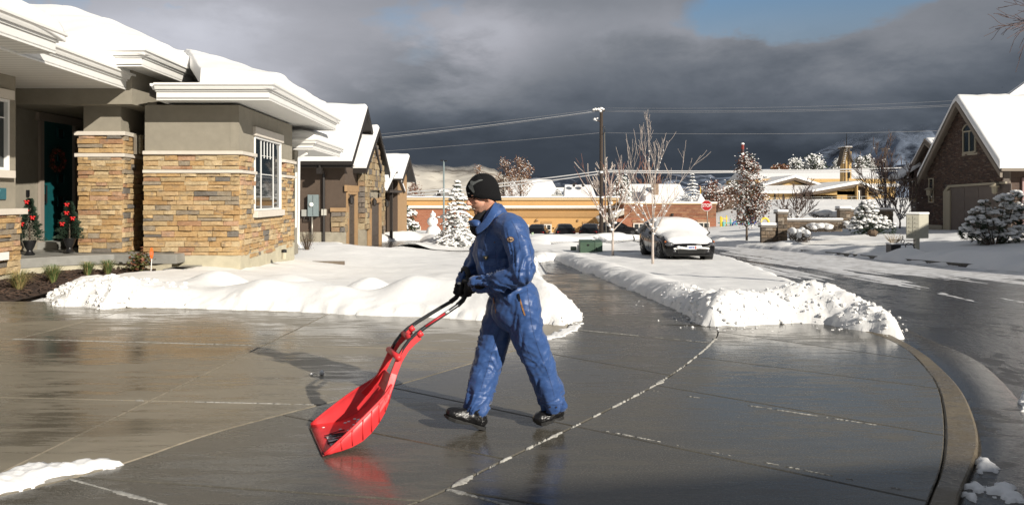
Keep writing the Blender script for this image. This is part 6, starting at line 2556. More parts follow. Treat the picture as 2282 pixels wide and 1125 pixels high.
def bare_tree(p, H_, spread, label, seed, trunk_h=.33, nlimb=9, cat='young tree', group=None, trunk_r=.035, snow=.5, bark=None, twig=None, name='bare_tree', levels=3, up=1.0, lean=0.0, leaf_fn=None, minr=.0035, children=4):
    rnd = random.Random(seed)
    t = thing(name, label, cat, p, group=group)
    p = V(p)
    tb, tw, sn = MB(), MB(), MB()
    top = p + V((lean, 0, H_ * trunk_h))
    tips = []

    def grow(a, d, L, r, lev):
        n = 5 if lev < 2 else 3
        pts, rad = [a], [r]
        dd = d.copy()
        for i in range(n):
            dd = (dd + V((rnd.gauss(0, .07), rnd.gauss(0, .07), .07 * up + rnd.gauss(0, .04)))).normalized()
            pts.append(pts[-1] + dd * L / n)
            rad.append(max(minr, r * (1 - .72 * (i + 1) / n)))
        (tb if lev < 2 else tw).tube(pts, rad, 6 if lev < 2 else 4, cap=False)
        tips.append((pts[-1], dd))
        if snow and lev <= 1:
            for i in range(len(pts) - 1):
                if rnd.random() < snow:
                    q = pts[i].lerp(pts[i + 1], rnd.random())
                    rr = rad[i] * rnd.uniform(1.2, 2.4) + .006
                    blob_mesh(sn, q + V((0, 0, rad[i])), (rr * 1.6, rr * 1.3, rr * .9), rnd, 6, 4)
        if lev < levels:
            nc_ = children if lev < 2 else max(2, children - 1)
            for i in range(nc_):
                q = rnd.uniform(.28, .95)
                j = min(int(q * n), n - 1)
                b_ = pts[j].lerp(pts[j + 1], q * n - j)
                ax = dd.orthogonal().normalized()
                ax.rotate(Matrix.Rotation(rnd.uniform(0, 6.283), 3, dd))
                nd = (dd * rnd.uniform(.9, 1.3) + ax * rnd.uniform(.35, .75) + V((0, 0, .25 * up))).normalized()
                grow(b_, nd, L * rnd.uniform(.38, .62), max(minr, rad[j] * .55), lev + 1)
    tb.tube([p - V((0, 0, .1)), p.lerp(top, .5) + V((rnd.uniform(-.03, .03), 0, 0)), top], [trunk_r * 1.15, trunk_r, trunk_r * .85], 8)
    grow(top, V((rnd.uniform(-.1, .1), 0, 1)), H_ * (1 - trunk_h), trunk_r * .7, 0)
    for k in range(nlimb):
        an = 6.283 * k / nlimb + rnd.uniform(-.35, .35)
        q = rnd.uniform(.85, 1.25)
        a = p + (top - p) * min(1, q) + V((0, 0, max(0, q - 1) * H_ * .5))
        d = V((math.cos(an) * spread, math.sin(an) * spread, rnd.uniform(.7, 1.25))).normalized()
        grow(a, d, H_ * (1 - trunk_h) * rnd.uniform(.55, 1.0), trunk_r * .5, 1)
    tb.build('trunk', bark or TWIG, t, True, fix=False)
    tw.build('twigs', twig or TWIG, t, fix=False)
    if snow:
        sn.build('snow', SNOW, t, True, fix=False)
    if leaf_fn:
        leaf_fn(t, tips, rnd)
    return t


g1 = 'young bare trees in the park strip'
bare_tree(G(1455, 598), 3.4, .85, 'tall young bare tree standing just left of the black car', 41, .33, 8, children=4, group=g1, trunk_r=.038, minr=.0045)
bare_tree(G(1366, 577), 3.5, .9, 'shorter young bare tree right of the green transformer box', 47, .33, 8, children=3, group=g1, trunk_r=.045, minr=.0052, twig=TWIGR)

pe = G(728, 596)
o = MB().box((pe.x, pe.y, pe.z + .10), (.95, .12, .14)).build('walk_edge', pmat('weathered_board', (.16, .13, .10), .8, .2, 10), None)
tag(o, 'short dark edge of the front walk showing through the lawn snow', 'walk edge')
# ================================================================== CARS
PAINT = pmat('black_car_paint', (.005, .005, .006), .22, coat=.15, spec=.3)
TYRE = pmat('tyre_rubber', (.015, .015, .015), .8)
RIM = pmat('alloy_rim', (.22, .22, .22), .35, metal=.7)
LAMP = pmat('head_lamp', (.10, .10, .11), .1, spec=.6)
AMBER = pmat('amber_lens', (.45, .12, .02), .25)
PLATE = pmat('number_plate', (.60, .62, .66), .5)
CGLASS = pmat('car_glass', (.010, .012, .014), .05, spec=.8)

# body stations: y from the front bumper back; half width, sill z, shoulder z, roof z, roof half width
ST = [(.00, .62, .30, .60, .60, .60), (.06, .78, .22, .68, .68, .70), (.25, .86, .20, .78, .80, .76), (.70, .89, .20, .86, .93, .76), (1.10, .895, .20, .90, .99, .72),
      (1.25, .895, .20, .92, 1.03, .70), (1.95, .90, .20, .95, 1.42, .60), (2.30, .90, .20, .96, 1.48, .60), (3.10, .90, .20, .97, 1.48, .60), (3.75, .89, .22, .98, 1.36, .60), (4.15, .86, .25, .96, 1.10, .62), (4.32, .80, .30, .88, .95, .66), (4.38, .66, .36, .78, .80, .6)]


def car(label, loc, rz, snow=False, group=None, cat='car', name='parked_car', detail=True, sc=1.0):
    t = thing(name, label, cat, loc, rz, group)
    t.scale = (sc, sc, sc)
    L = lambda o: local(o, t)
    def ring(y, hw_, z0, zs, zr, hr):
        P_ = [(-hw_ * .94, z0), (-hw_, z0 + .16), (-hw_ * 1.01, (z0 + zs) / 2), (-hw_ * .985, zs - .03), (-hw_ * .95, zs), (-hr, zr - .04 if zr > zs + .1 else zr), (-hr * .85, zr), (-hr * .4, zr + .012), (0, zr + .018)]
        P_ = P_ + [(-x, z) for x, z in P_[-2::-1]]
        return [(x, y, z) for x, z in P_]
    rings = [ring(*s) for s in ST]
    n = len(rings[0])
    mb = MB()
    mb.add([p for r in rings for p in r], [(i * n + j, i * n + j + 1, (i + 1) * n + j + 1, (i + 1) * n + j) for i in range(len(rings) - 1) for j in range(n - 1)] +
           [tuple(range(n))[::-1], tuple(range((len(rings) - 1) * n, len(rings) * n))] + [(i * n, (i + 1) * n, (i + 1) * n + n - 1, i * n + n - 1) for i in range(len(rings) - 1)])
    body = L(mb.build('body', PAINT, None, 50, bevel=0))
    # side and rear glass
    for s in (-1, 1):
        for (ya, yb, yc, yd) in ((1.55, 1.98, 2.42, 2.42), (2.50, 2.50, 3.25, 3.30), (3.36, 3.34, 3.62, 3.95)):
            def on(y, f):
                w0 = np.interp(y, [q[0] for q in ST], [q[1] * .95 for q in ST]); z0 = np.interp(y, [q[0] for q in ST], [q[3] for q in ST])
                w1 = np.interp(y, [q[0] for q in ST], [q[5] for q in ST]); z1 = np.interp(y, [q[0] for q in ST], [q[4] for q in ST]) - .04
                return V((s * (w0 + (w1 - w0) * f + .006), y, z0 + (z1 - z0) * f))
            P_ = [on(ya, .08), on(yd, .08), on(yc, .88), on(yb, .88 if yb > ya else .75)]
            L(MB().solid(P_, (s * .008, 0, .003)).build('side_window', CGLASS, None))
    f = lambda y, k: float(np.interp(y, [q[0] for q in ST], [q[k] for q in ST]))
    L(MB().solid([V((-.66, 1.30, f(1.30, 4) + .02)), V((.66, 1.30, f(1.30, 4) + .02)), V((.56, 1.92, 1.425)), V((-.56, 1.92, 1.425))], (0, -.004, .010)).build('windscreen', CGLASS, None))
    L(MB().solid([V((-.56, 3.84, 1.32)), V((.56, 3.84, 1.32)), V((.60, 4.14, 1.13)), V((-.60, 4.14, 1.13))], (0, .008, .008)).build('rear_window', CGLASS, None))
    for s in (-1, 1):
        for yc in (.82, 3.52):
            w_ = L(MB().lathe((s * .80, yc, .33), [(.20, -.11), (.31, -.11), (.33, -.07), (.33, .07), (.31, .11), (.20, .11)], 24, M=Matrix.Rotation(R(90), 3, 'Y')).build('wheel', TYRE, None, 40))
            rm = MB().lathe((s * .90, yc, .33), [(.02, .0), (.21, .0), (.215, -.05)] if s > 0 else [(.215, .05), (.21, 0), (.02, 0)], 20, M=Matrix.Rotation(R(90), 3, 'Y'))
            o = rm.build('rim', pmat('rim_dark', (.03, .03, .03), .5), None, 40); o.parent = w_
            sp = MB()
            for k in range(7):
                a = k * 6.283 / 7
                sp.box((s * .912, yc + .11 * math.cos(a), .33 + .11 * math.sin(a)), (.02, .20, .04), mat=Matrix.Rotation(a, 3, 'X'))
            o = sp.build('spokes', RIM, None); o.parent = w_
            # arch
            mbx = MB().tube([V((s * .885, yc + .40 * math.cos(a), .33 + .40 * math.sin(a))) for a in [math.pi * (.02 + .96 * i / 12) for i in range(13)]], .035, 6)
            L(mbx.build('wheel_arch', PAINT, None, True))
            L(MB().lathe((s * .74, yc, .33), [(.385, -.14), (.385, .14)], 20, M=Matrix.Rotation(R(90), 3, 'Y')).build('wheel_well', TYRE, None, 40))
        m_ = MB().ell((s * 1.0, 1.55, 1.02), (.10, .06, .075), 12, 8)
        L(m_.build('mirror', PAINT, None, True))
        if detail:
            L(MB().ell((s * .70, .13, .66), (.16, .16, .085), 14, 8, M=Matrix.Rotation(s * R(35), 3, 'Z')).build('headlight', LAMP, None, True))
            L(MB().ell((s * .80, .30, .74), (.05, .12, .05), 10, 8, M=Matrix.Rotation(s * R(12), 3, 'Z')).build('indicator', AMBER, None, True))
            fg = L(MB().ell((s * .56, .03, .40), (.065, .04, .055), 12, 8).build('fog_lamp', LAMP, None, True))
            L(MB().ell((s * .55, .045, .40), (.14, .035, .10), 12, 8).build('fog_recess', TYRE, None, True))
            L(MB().b2(s * .905, s * .925, 2.30, 2.48, .80, .83).build('door_handle', PAINT, None))
            L(MB().b2(s * .903, s * .909, 2.445, 2.46, .3, .93).build('door_seam', TYRE, None))
        L(MB().b2(s * .45, s * .78, 4.30, 4.36, .74, .86).build('tail_lamp', pmat('tail_red', (.25, .01, .01), .25), None))
    if detail:
        g = MB()
        for k in range(4):
            g.b2(-.42, .42, -.035, .02, .345 + k * .035, .358 + k * .035)
        L(g.build('grille', TYRE, None))
        L(MB().b2(-.46, .46, -.02, .03, .32, .48).build('intake', TYRE, None))
        L(MB().b2(-.60, .60, -.04, .04, .235, .26).build('bumper_lip', TYRE, None))
        pl_ = L(MB().b2(-.16, .16, -.062, -.045, .47, .62).build('number_plate', PLATE, None, bevel=.004, seg=1))
        o = MB().b2(-.11, .08, -.066, -.062, .52, .575).build('plate_print', pmat('plate_blue', (.10, .14, .35), .5), None); o.parent = pl_
        o = MB().b2(.10, .145, -.066, -.062, .49, .60).build('plate_mark', pmat('plate_red', (.4, .08, .06), .5), None); o.parent = pl_
    # snow: blanket following the upper body
    ys_ = np.concatenate([np.linspace(-.02, .3, 8), np.linspace(.4, 4.36, 40)])
    xs_ = np.linspace(-1, 1, 27)
    full = snow
    X0, Y0 = np.meshgrid(xs_, ys_)
    hw_ = np.interp(Y0, [q[0] for q in ST], [max(q[5], q[1] * .93) if q[0] < 1.3 or q[0] > 4 else q[5] + .07 for q in ST])
    top = np.interp(Y0, [q[0] for q in ST], [q[4] for q in ST])
    sh = np.interp(Y0, [q[0] for q in ST], [q[3] for q in ST])
    if full:
        # smooth the step between bonnet and windscreen
        top = top + .05 * np.exp(-((Y0 - 1.3) / .35) ** 2)
    XX_ = X0 * hw_ * (np.where(Y0 < 1.3, .98, 1.2) if full else .9)
    T = (.12 if full else .05) * np.sqrt(np.clip(1 - np.abs(X0) ** 3.2, 0, 1)) * np.sqrt(np.clip((Y0 + .04) / .28, 0, 1)) * np.sqrt(np.clip((4.40 - Y0) / .25, 0, 1))
    drop = np.where((Y0 < 1.3), (top - sh) * np.abs(X0) ** 3, .07 * np.abs(X0) ** 4)
    Z = top + T - drop + .012 * fbm(XX_ * 2.5, Y0 * 2.5, oct=3) + .008
    # snow hangs over the bumper edge
    Z = Z - np.where(Y0 < .12, (.12 - Y0) * .9, 0) * (1 if full else 0)
    if full:
        tv = np.stack([XX_, Y0, Z], -1).reshape(-1, 3)
        bv = np.stack([XX_ * .985, Y0, np.minimum(top - drop - .02, Z - .02)], -1).reshape(-1, 3)
        ny, nx = X0.shape
        idx = np.arange(nx * ny).reshape(ny, nx)
        q1 = np.stack([idx[:-1, :-1], idx[:-1, 1:], idx[1:, 1:], idx[1:, :-1]], -1).reshape(-1, 4)
        rim = np.concatenate([idx[0, :], idx[1:, -1], idx[-1, -2::-1], idx[-2:0:-1, 0]])
        rn = np.roll(rim, -1)
        L(np_mesh('snow', np.concatenate([tv, bv]), np.concatenate([q1, q1[:, ::-1] + nx * ny, np.stack([rim, rim + nx * ny, rn + nx * ny, rn], -1)]), SNOW))
        mb = MB()
        rnd = random.Random(2)
        for k in range(9):
            x = -.44 + k * .09
            blob_mesh(mb, (x, -.015, .55 - .035 * math.sin(k * .6)), (.075, .05, .05), rnd, 8, 6, .15)
        L(mb.build('snow', SNOW, None, True, fix=False))
    return t


cp = V((x_(1541, 24.6), 24.6, gz(6, 24.6) + .06))
car('black hatchback buried under thick snow parked facing the camera', cp, R(2.5), True).scale = (1.0, .97, .88)
PAINT2 = PAINT
gpk = 'dark cars parked in front of the school'
for i, (x, lb) in enumerate(((1204, 'dark parked car seen right beside the man back, roof only'), (1254, 'dark parked car in the middle, below the double window'), (1322, 'dark parked car beside the utility pole, roof dusted white'))):
    Yc = 72 - i * 1.0
    if i == 0:
        c0 = car(lb, (x_(x, Yc), Yc, z_b(531.5, Yc)), R(180 - 8), False, gpk, detail=False)
        o = c0
    else:
        o = copy_tree(c0)
        o.location = (x_(x, Yc), Yc, z_b(531, Yc))
        o.rotation_euler = (0, 0, R((180, 168)[i - 1]))
        o['label'] = lb
o = copy_tree(c0)
o.location = (x_(1425, 74), 74, z_b(527, 74))
o.rotation_euler = (0, 0, R(90))
o['label'] = 'dark car mostly hidden by the snow bank below the brick wall window'

# ================================================================== UTILITY POLE AND WIRES
POLE = pmat('creosote_pole', (.045, .032, .024), .85, .3, 14)
Yp = 64.0
pb = at(1340, 527, Yp)
up = thing('utility_pole', 'tall dark wooden utility pole with snowy crossarm behind the park trees', 'utility pole', pb)
MB().tube([pb - V((0, 0, 1)), at(1340, 244, Yp)], [.19, .14], 10).build('pole', POLE, up, True)
MB().tube([pb + V((.42, -.1, -.6)), at(1347, 295, Yp)], [.045, .045], 8).build('conduit', LANT, up, True)
MB().tube([pb + V((.75, -.2, -.6)), at(1356, 438, Yp)], [.13, .11], 8).build('side_pole', POLE, up, True)
MB().box(at(1334, 247, Yp), (1.05, .12, .12)).build('crossarm', POLE, up)
s = MB()
rnd = random.Random(9)
for (x, y, r) in ((1323, 245, .13), (1328, 244, .16), (1334, 244, .17), (1340, 242, .16), (1344, 244, .13), (1338, 248, .14), (1325, 266, .14), (1331, 264, .09), (1329, 269, .07), (1340, 384, .16), (1342, 440, .14)):
    blob_mesh(s, at(x, y, Yp - .1), (r, r, r * .7), rnd, 8, 6)
s.build('snow', SNOW, up, True, fix=False)
for x in (1326, 1334, 1343):
    MB().lathe(at(x, 246, Yp), [(.05, 0), (.08, .05), (.05, .12), (.07, .16), (.02, .22)], 8).build('insulator', LGREY, up, True)
MB().tube([at(1340, 272, Yp), at(1328, 268, Yp - .1)], .05, 6).build('bracket', POLE, up)
ring_ = [at(1343 + 5 * math.sin(a), 290 - 9 * math.cos(a), Yp - .2) for a in [math.pi * (.1 + .9 * k / 10) for k in range(11)]]
MB().tube(ring_, .03, 6).build('cable_loop', BLACKM, up, True)
WIRE = pmat('snowy_wire', (.50, .50, .50), .7)
WIRED = pmat('bare_wire', (.22, .22, .23), .6)


def wire(pts, r, label, mat, group, sag=0.0, Y0=Yp, Y1=Yp):
    (xa, ya), (xb, yb) = pts
    P_ = []
    for k in range(25):
        s_ = k / 24
        y = ya + (yb - ya) * s_ + 4 * sag * s_ * (1 - s_)
        P_.append(at(xa + (xb - xa) * s_, y, Y0 + (Y1 - Y0) * s_))
    o = MB().tube(P_, r, 5).build('wire', mat, None, True)
    return tag(o, label, 'wire', group)


wg = 'overhead wires on the utility pole'
wire([(1340, 243), (640, 318)], .011, 'uppermost thin wire running left from the pole top', WIRED, wg, 4)
wire([(1328, 248), (640, 326)], .014, 'thin wire just below the uppermost one, left of the pole', WIRE, wg, 5)
wire([(1326, 250), (640, 328)], .011, 'lowest of the three thin wires leaving the pole top leftwards', WIRED, wg, 6)
wire([(1340, 241), (2160, 223)], .008, 'uppermost thin wire running right from the pole top', WIRED, wg, 7)
wire([(1343, 246), (2160, 232)], .011, 'middle thin wire running right from the pole top', WIRED, wg, 7)
wire([(1344, 249), (2160, 235)], .010, 'lowest thin wire running right from the pole top', WIRED, wg, 7)
wire([(1340, 296), (640, 352)], .012, 'single thin wire running left below the top wires', WIRED, wg, 3)
wire([(1340, 296), (2120, 291)], .012, 'single thin wire running right above the dark mountain', WIRED, wg, 5)
wire([(1342, 381), (840, 434)], .050, 'upper thick snow covered cable running left from the pole', WIRE, wg, 4)
wire([(1342, 387), (840, 442)], .046, 'lower thick snow covered cable running left from the pole', WIRE, wg, 4)
wire([(1340, 380), (2070, 372)], .060, 'thick snow covered cable running right from the pole', WIRE, wg, 5)
wire([(1340, 383), (1640, 384)], .050, 'short lower snowy cable running right to the leafy tree', WIRE, wg, 2)
wire([(1640, 384), (2070, 379)], .040, 'snowy cable running right above the church roof', WIRE, wg, 2)
# distant light pole
p = at(989, 500, 75)
t = thing('light_pole', 'slim grey light pole with a double head behind the snowy spruce', 'light pole', p)
MB().tube([p - V((0, 0, 2.5)), at(989, 359, 75)], [.11, .08], 8).build('pole', GREY, t, True)
MB().box(at(984.5, 358, 75), (.28, .22, .12)).build('lamp_head', BLACKM, t)
MB().box(at(993.5, 359, 75), (.28, .22, .12)).build('lamp_head', BLACKM, t)

# ================================================================== SCHOOL
OCHRE = pmat('ochre_stucco', (.50, .295, .115), .85, .05, .6)
OCHRE2 = pmat('ochre_band', (.36, .21, .085), .85, .05, .6)
PALET = pmat('pale_stone_band', (.52, .40, .24), .8)


def brick_mat(name, c1, c2, mortar, scale, bump=.5, rows=.25):
    m, t, oc, b = nmat(name)
    pos = t.n('ShaderNodeNewGeometry').outputs['Position']
    sp_ = t.n('ShaderNodeSeparateXYZ', ins={0: pos})
    u = t.m('ADD', sp_.outputs[0], sp_.outputs[1])
    cb_ = t.n('ShaderNodeCombineXYZ', ins={0: u, 1: sp_.outputs[2], 2: 0.0})
    br = t.n('ShaderNodeTexBrick', ins={'Vector': cb_.outputs[0], 'Scale': scale, 'Mortar Size': .012, 'Brick Width': .5, 'Row Height': rows, 'Color1': (*c1, 1), 'Color2': (*c2, 1), 'Mortar': (*mortar, 1)})
    n = t.noise(pos, 1.2, 4, .6)
    lk(t, t.mix(n, t.mix(1.0, br.outputs[0], (.82, .80, .78), 'MULTIPLY'), br.outputs[0]), b.inputs['Base Color'])
    b.inputs['Roughness'].default_value = .85
    lk(t, t.n('ShaderNodeBump', ins={'Height': br.outputs[1], 'Strength': -bump, 'Distance': .02}).outputs[0], b.inputs['Normal'])
    return m


BRICK = brick_mat('red_brick', (.30, .105, .055), (.36, .14, .075), (.34, .24, .17), 1.4)
BRICK2 = brick_mat('banded_brick', (.20, .085, .05), (.42, .25, .14), (.33, .24, .18), 1.0)
sc = thing('school_building', 'long low ochre and red brick school building with snowy flat roof', 'school', at(1250, 527, 88))
YS = 88.0


def sbox(x0, x1, y_top, y_bot, mat, name, Y=YS, depth=12, parent=None, **k):
    return MB().b2(x_(x0, Y), x_(x1, Y), Y, Y + depth, z_b(y_bot, Y), z_b(y_top, Y)).build(name, mat, parent or sc, **k)


sbox(880, 1378, 446, 545, OCHRE, 'wall')
sbox(880, 1040, 466, 545, BRICK, 'brick_wall', YS - .25, .24)
sbox(1040, 1378, 472, 484, OCHRE2, 'band', YS - .15, .14)
sbox(870, 1380, 440, 446, PALET, 'coping', YS - .2, 12.4)
sbox(868, 1382, 437.5, 440.2, SNOW, 'roof_snow', YS - .3, 12.6)
sbox(880, 1378, 461, 464.5, TRIM, 'ledge', YS - .5, .5)
sbox(880, 1378, 458.5, 461.2, SNOW, 'ledge_snow', YS - .6, .6)
sbox(1130, 1131, 484, 527, OCHRE2, 'joint', YS - .05, .05)
# brick wing to the right, nearer
YB = 84.0
sbox(1391, 1596, 455, 550, BRICK, 'brick_wall', YB, 16)
for k in range(9):
    sbox(1391, 1596, 459 + k * 3.0, 460.3 + k * 3.0, BRICK2, 'brick_course', YB - .06, .06)
sbox(1389, 1598, 452.5, 455.5, PALET, 'coping', YB - .15, 16.3)
sbox(1388, 1599, 450.0, 452.7, SNOW, 'roof_snow', YB - .2, 16.4)
# recessed entrance with slanted canopy
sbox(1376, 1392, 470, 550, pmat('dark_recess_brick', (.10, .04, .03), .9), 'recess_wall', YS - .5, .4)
MB().solid([at(1335, 487, YB - 1), at(1391, 468, YB - 1), at(1391, 478, YB - 1), at(1340, 497, YB - 1)], (0, 3, 0)).build('canopy', pmat('canopy_grey', (.45, .42, .36), .6), sc)
MB().solid([at(1335, 484.5, YB - 1.1), at(1391, 465, YB - 1.1), at(1391, 468, YB - 1.1), at(1335, 487.5, YB - 1.1)], (0, 3.2, 0)).build('canopy_snow', SNOW, sc)
sbox(1362, 1374, 500, 545, GLASS, 'entrance_door', YS - .6, .1)
sbox(1372, 1391, 487, 498, BRICK, 'lintel', YB - .1, .3)


def fwin(x0, x1, y0, y1, Y, parent, div=2, hdiv=0, frame=TRIM):
    w_ = .12
    X0, X1, Z0, Z1 = x_(x0, Y), x_(x1, Y), z_b(y1, Y), z_b(y0, Y)
    f = MB()
    f.b2(X0, X1, Y - .14, Y - .02, Z1 - w_, Z1)
    f.b2(X0, X1, Y - .14, Y - .02, Z0, Z0 + w_)
    for i in range(div + 1):
        c = X0 + (X1 - X0 - w_) * i / div
        f.b2(c, c + w_, Y - .135, Y - .025, Z0 + w_, Z1 - w_)
    if hdiv:
        f.b2(X0 + w_, X1 - w_, Y - .13, Y - .03, (Z0 + Z1) / 2 - .05, (Z0 + Z1) / 2 + .05)
    o = f.build('window', frame, parent)
    MB().b2(X0 + .05, X1 - .05, Y - .09, Y - .06, Z0 + .05, Z1 - .05).build('pane', GLASS, o)
    return o


fwin(1172, 1179, 500, 520, YS, sc)
fwin(1207, 1229, 499.5, 526, YS, sc, 2, 1)
fwin(1299, 1321.5, 499, 514, YS, sc)
fwin(919, 938, 504, 513, YS - .26, sc)
for x0 in (1207, 1299):
    sbox(x0 - 1, x0 + 23, 494, 499, OCHRE2, 'window_head', YS - .08, .08)
fwin(1411, 1437, 497, 517, YB, sc)
fwin(1554, 1581, 495, 509, YB, sc)
for x0, x1 in ((1411, 1437), (1554, 1581)):
    sbox(x0 - 2, x1 + 2, 489.5, 495, BRICK2, 'window_head', YB - .08, .08)
sbox(1287, 1290, 489, 493.5, TANT, 'wall_lamp', YS - .2, .2)
sbox(1497, 1501, 476, 481.5, DKBR, 'wall_lamp', YB - .25, .2)
MB().lathe(at(1197, 492, YS - .15), [(.25, 0), (.12, .2), (.02, .25)], 6).build('wall_lamp', TANT, sc)
# rooftop box and pipes
sbox(1230, 1253, 434, 437.5, LGREY, 'roof_unit', YS + 2, 1)
p = at(1197, 527, 58)
t = thing('green_marker', 'short pale green marker post in the snow beside the man back', 'marker', p)
MB().tube([p - V((0, 0, .1)), at(1186.5, 527, 58) + V((.38, 0, 0)) * 0 + V((0, 0, .1)), at(1186.5, 518, 58)], .1, 8).build('post', pmat('pale_green_plastic', (.35, .45, .30), .6), t, True)

# roofs of houses beyond the school
SIDING = pmat('grey_siding', (.22, .21, .20), .8)


def far_house(x0, x1, ytop, ywall, ybase, Y, label, peak=.5, gable=False, wallmat=None, overh=.6):
    t = thing('house', label, 'house', at((x0 + x1) / 2, ybase, Y))
    X0, X1 = x_(x0, Y), x_(x1, Y)
    zt, zw, zb_ = z_b(ytop, Y), z_b(ywall, Y), z_b(ybase, Y)
    MB().b2(X0 + overh, X1 - overh, Y + overh, Y + 9 - overh, zb_ - 2, zw).build('wall', wallmat or SIDING, t)
    if gable:
        xm_ = X0 + (X1 - X0) * peak
        MB().solid([(X0, Y, zw), (X1, Y, zw), (xm_, Y, zt)], (0, 9, 0)).build('roof_snow', SNOW, t)
        MB().solid([(X0 + overh, Y - .02, zw), (X1 - overh, Y - .02, zw), (xm_, Y - .02, zt - .35)], (0, .3, 0)).build('gable_wall', wallmat or SIDING, t)
    else:
        a = (X1 - X0) * peak * .3
        vs = [(X0, Y, zw), (X1, Y, zw), (X1, Y + 9, zw), (X0, Y + 9, zw), (X0 + a, Y + 4.5, zt), (X1 - a, Y + 4.5, zt)]
        MB().add(vs, [(0, 1, 5, 4), (1, 2, 5), (2, 3, 4, 5), (3, 0, 4), (3, 2, 1, 0)]).build('roof_snow', SNOW, t)
        MB().b2(X0 + .1, X1 - .1, Y + .1, Y + .3, zw - .35, zw - .02).build('fascia', WHITE, t)
    return t


h_ = far_house(1592, 1664, 412, 428, 470, 104, 'small brown house with snowy roof behind the stop sign', .5, True, pmat('brown_boards', (.10, .07, .05), .85))
far_house(1120, 1252, 399, 440, 470, 118, 'house with a tall steep snowy roof right of the man', .5)
far_house(1208, 1290, 417, 442, 470, 128, 'house with a low snowy roof left of the chimney roof', .35)
h_ = far_house(1258, 1330, 411, 442, 470, 124, 'snow roofed house with two small roof vents', .25)
for x in (1279, 1300):
    MB().b2(x_(x, 124), x_(x + 5, 124), 126, 127, z_b(416, 124), z_b(408, 124)).build('roof_vent', DKBR, h_)
far_house(1362, 1470, 409, 447, 470, 110, 'wide snow roofed house behind the brick wing', .2)
h_ = far_house(1440, 1540, 409, 455, 475, 106, 'snow roofed house with a tan chimney behind the tall bare tree', .3)
MB().b2(x_(1462, 106), x_(1474, 106), 108, 109, z_b(440, 106), z_b(409, 106)).build('chimney', pmat('tan_chimney', (.30, .22, .16), .9), h_)
h_ = far_house(960, 1040, 420, 440, 465, 120, 'small snowy gabled house left of the man head', .3, True)
MB().solid([at(972, 440, 119), at(985, 440, 119), at(976, 423, 119)], (0, .4, 0)).build('dark_gable', DKBR, h_)
# gazebo roof with a gold spike
p = at(1561, 462, 95)
t = thing('gazebo', 'gazebo with a pointed snowy roof and golden spike behind the stop sign', 'gazebo', p)
k = 95 / FPX
MB().lathe(p, [(17 * k, 7.2 * k), (15 * k, 10 * k), (4.2 * k, 24 * k), (3.5 * k, 27 * k), (.3 * k, 31 * k)], 8).build('roof', SNOW, t, 30)
MB().lathe(p, [(15.5 * k, 3.8 * k), (16.3 * k, 7.4 * k)], 8).build('fascia', pmat('teal_fascia', (.05, .16, .15), .5), t)
MB().lathe(p, [(.8 * k, 30 * k), (1.3 * k, 36 * k), (.9 * k, 40 * k), (.3 * k, 47 * k)], 8).build('spike', pmat('gold_paint', (.7, .45, .06), .4), t, True)
for a in range(6):
    MB().tube([p + V((13 * k * math.cos(a * 1.047), 13 * k * math.sin(a * 1.047), -40 * k)), p + V((13 * k * math.cos(a * 1.047), 13 * k * math.sin(a * 1.047), 5 * k))], .08, 6).build('post', TRIM, t)

# ================================================================== STOP SIGN
Yg = 53
p = at(1577, 518, Yg)
t = thing('stop_sign', 'red octagonal stop sign on a grey post at the street corner', 'stop sign', p)
MB().tube([V((p.x, Yg, p.z - .4)), at(1575.5, 447, Yg)], .035, 8).build('post', LANT, t, True)
c = at(1574.5, 458, Yg)
oct_ = lambda r, dy: [c + V((r * math.cos(R(22.5 + 45 * k)), dy, r * math.sin(R(22.5 + 45 * k)))) for k in range(8)]
MB().solid(oct_(.41, -.04), (0, .012, 0)).build('sign_border', pmat('sign_white', (.75, .75, .73), .5), t)
MB().solid(oct_(.375, -.052), (0, .012, 0)).build('sign_face', pmat('sign_red', (.42, .006, .010), .4), t)
MT = Matrix(((1, 0, 0, c.x), (0, 0, 1, c.y - .056), (0, 1, 0, c.z), (0, 0, 0, 1)))
MT = Matrix(((1, 0, 0, c.x), (0, 0, -1, c.y - .056), (0, 1, 0, c.z), (0, 0, 0, 1)))
text_mesh('STOP', .33, pmat('sign_white', (.75, .75, .73), .5), MT, t, bold=.006, sx=.84)

# ================================================================== LEAFY TREES
LEAFR = pmat('dry_russet_leaf', (.20, .085, .05), .7, obj_var=.6)
LEAFG = pmat('grey_green_leaf', (.07, .085, .06), .7, obj_var=.5)


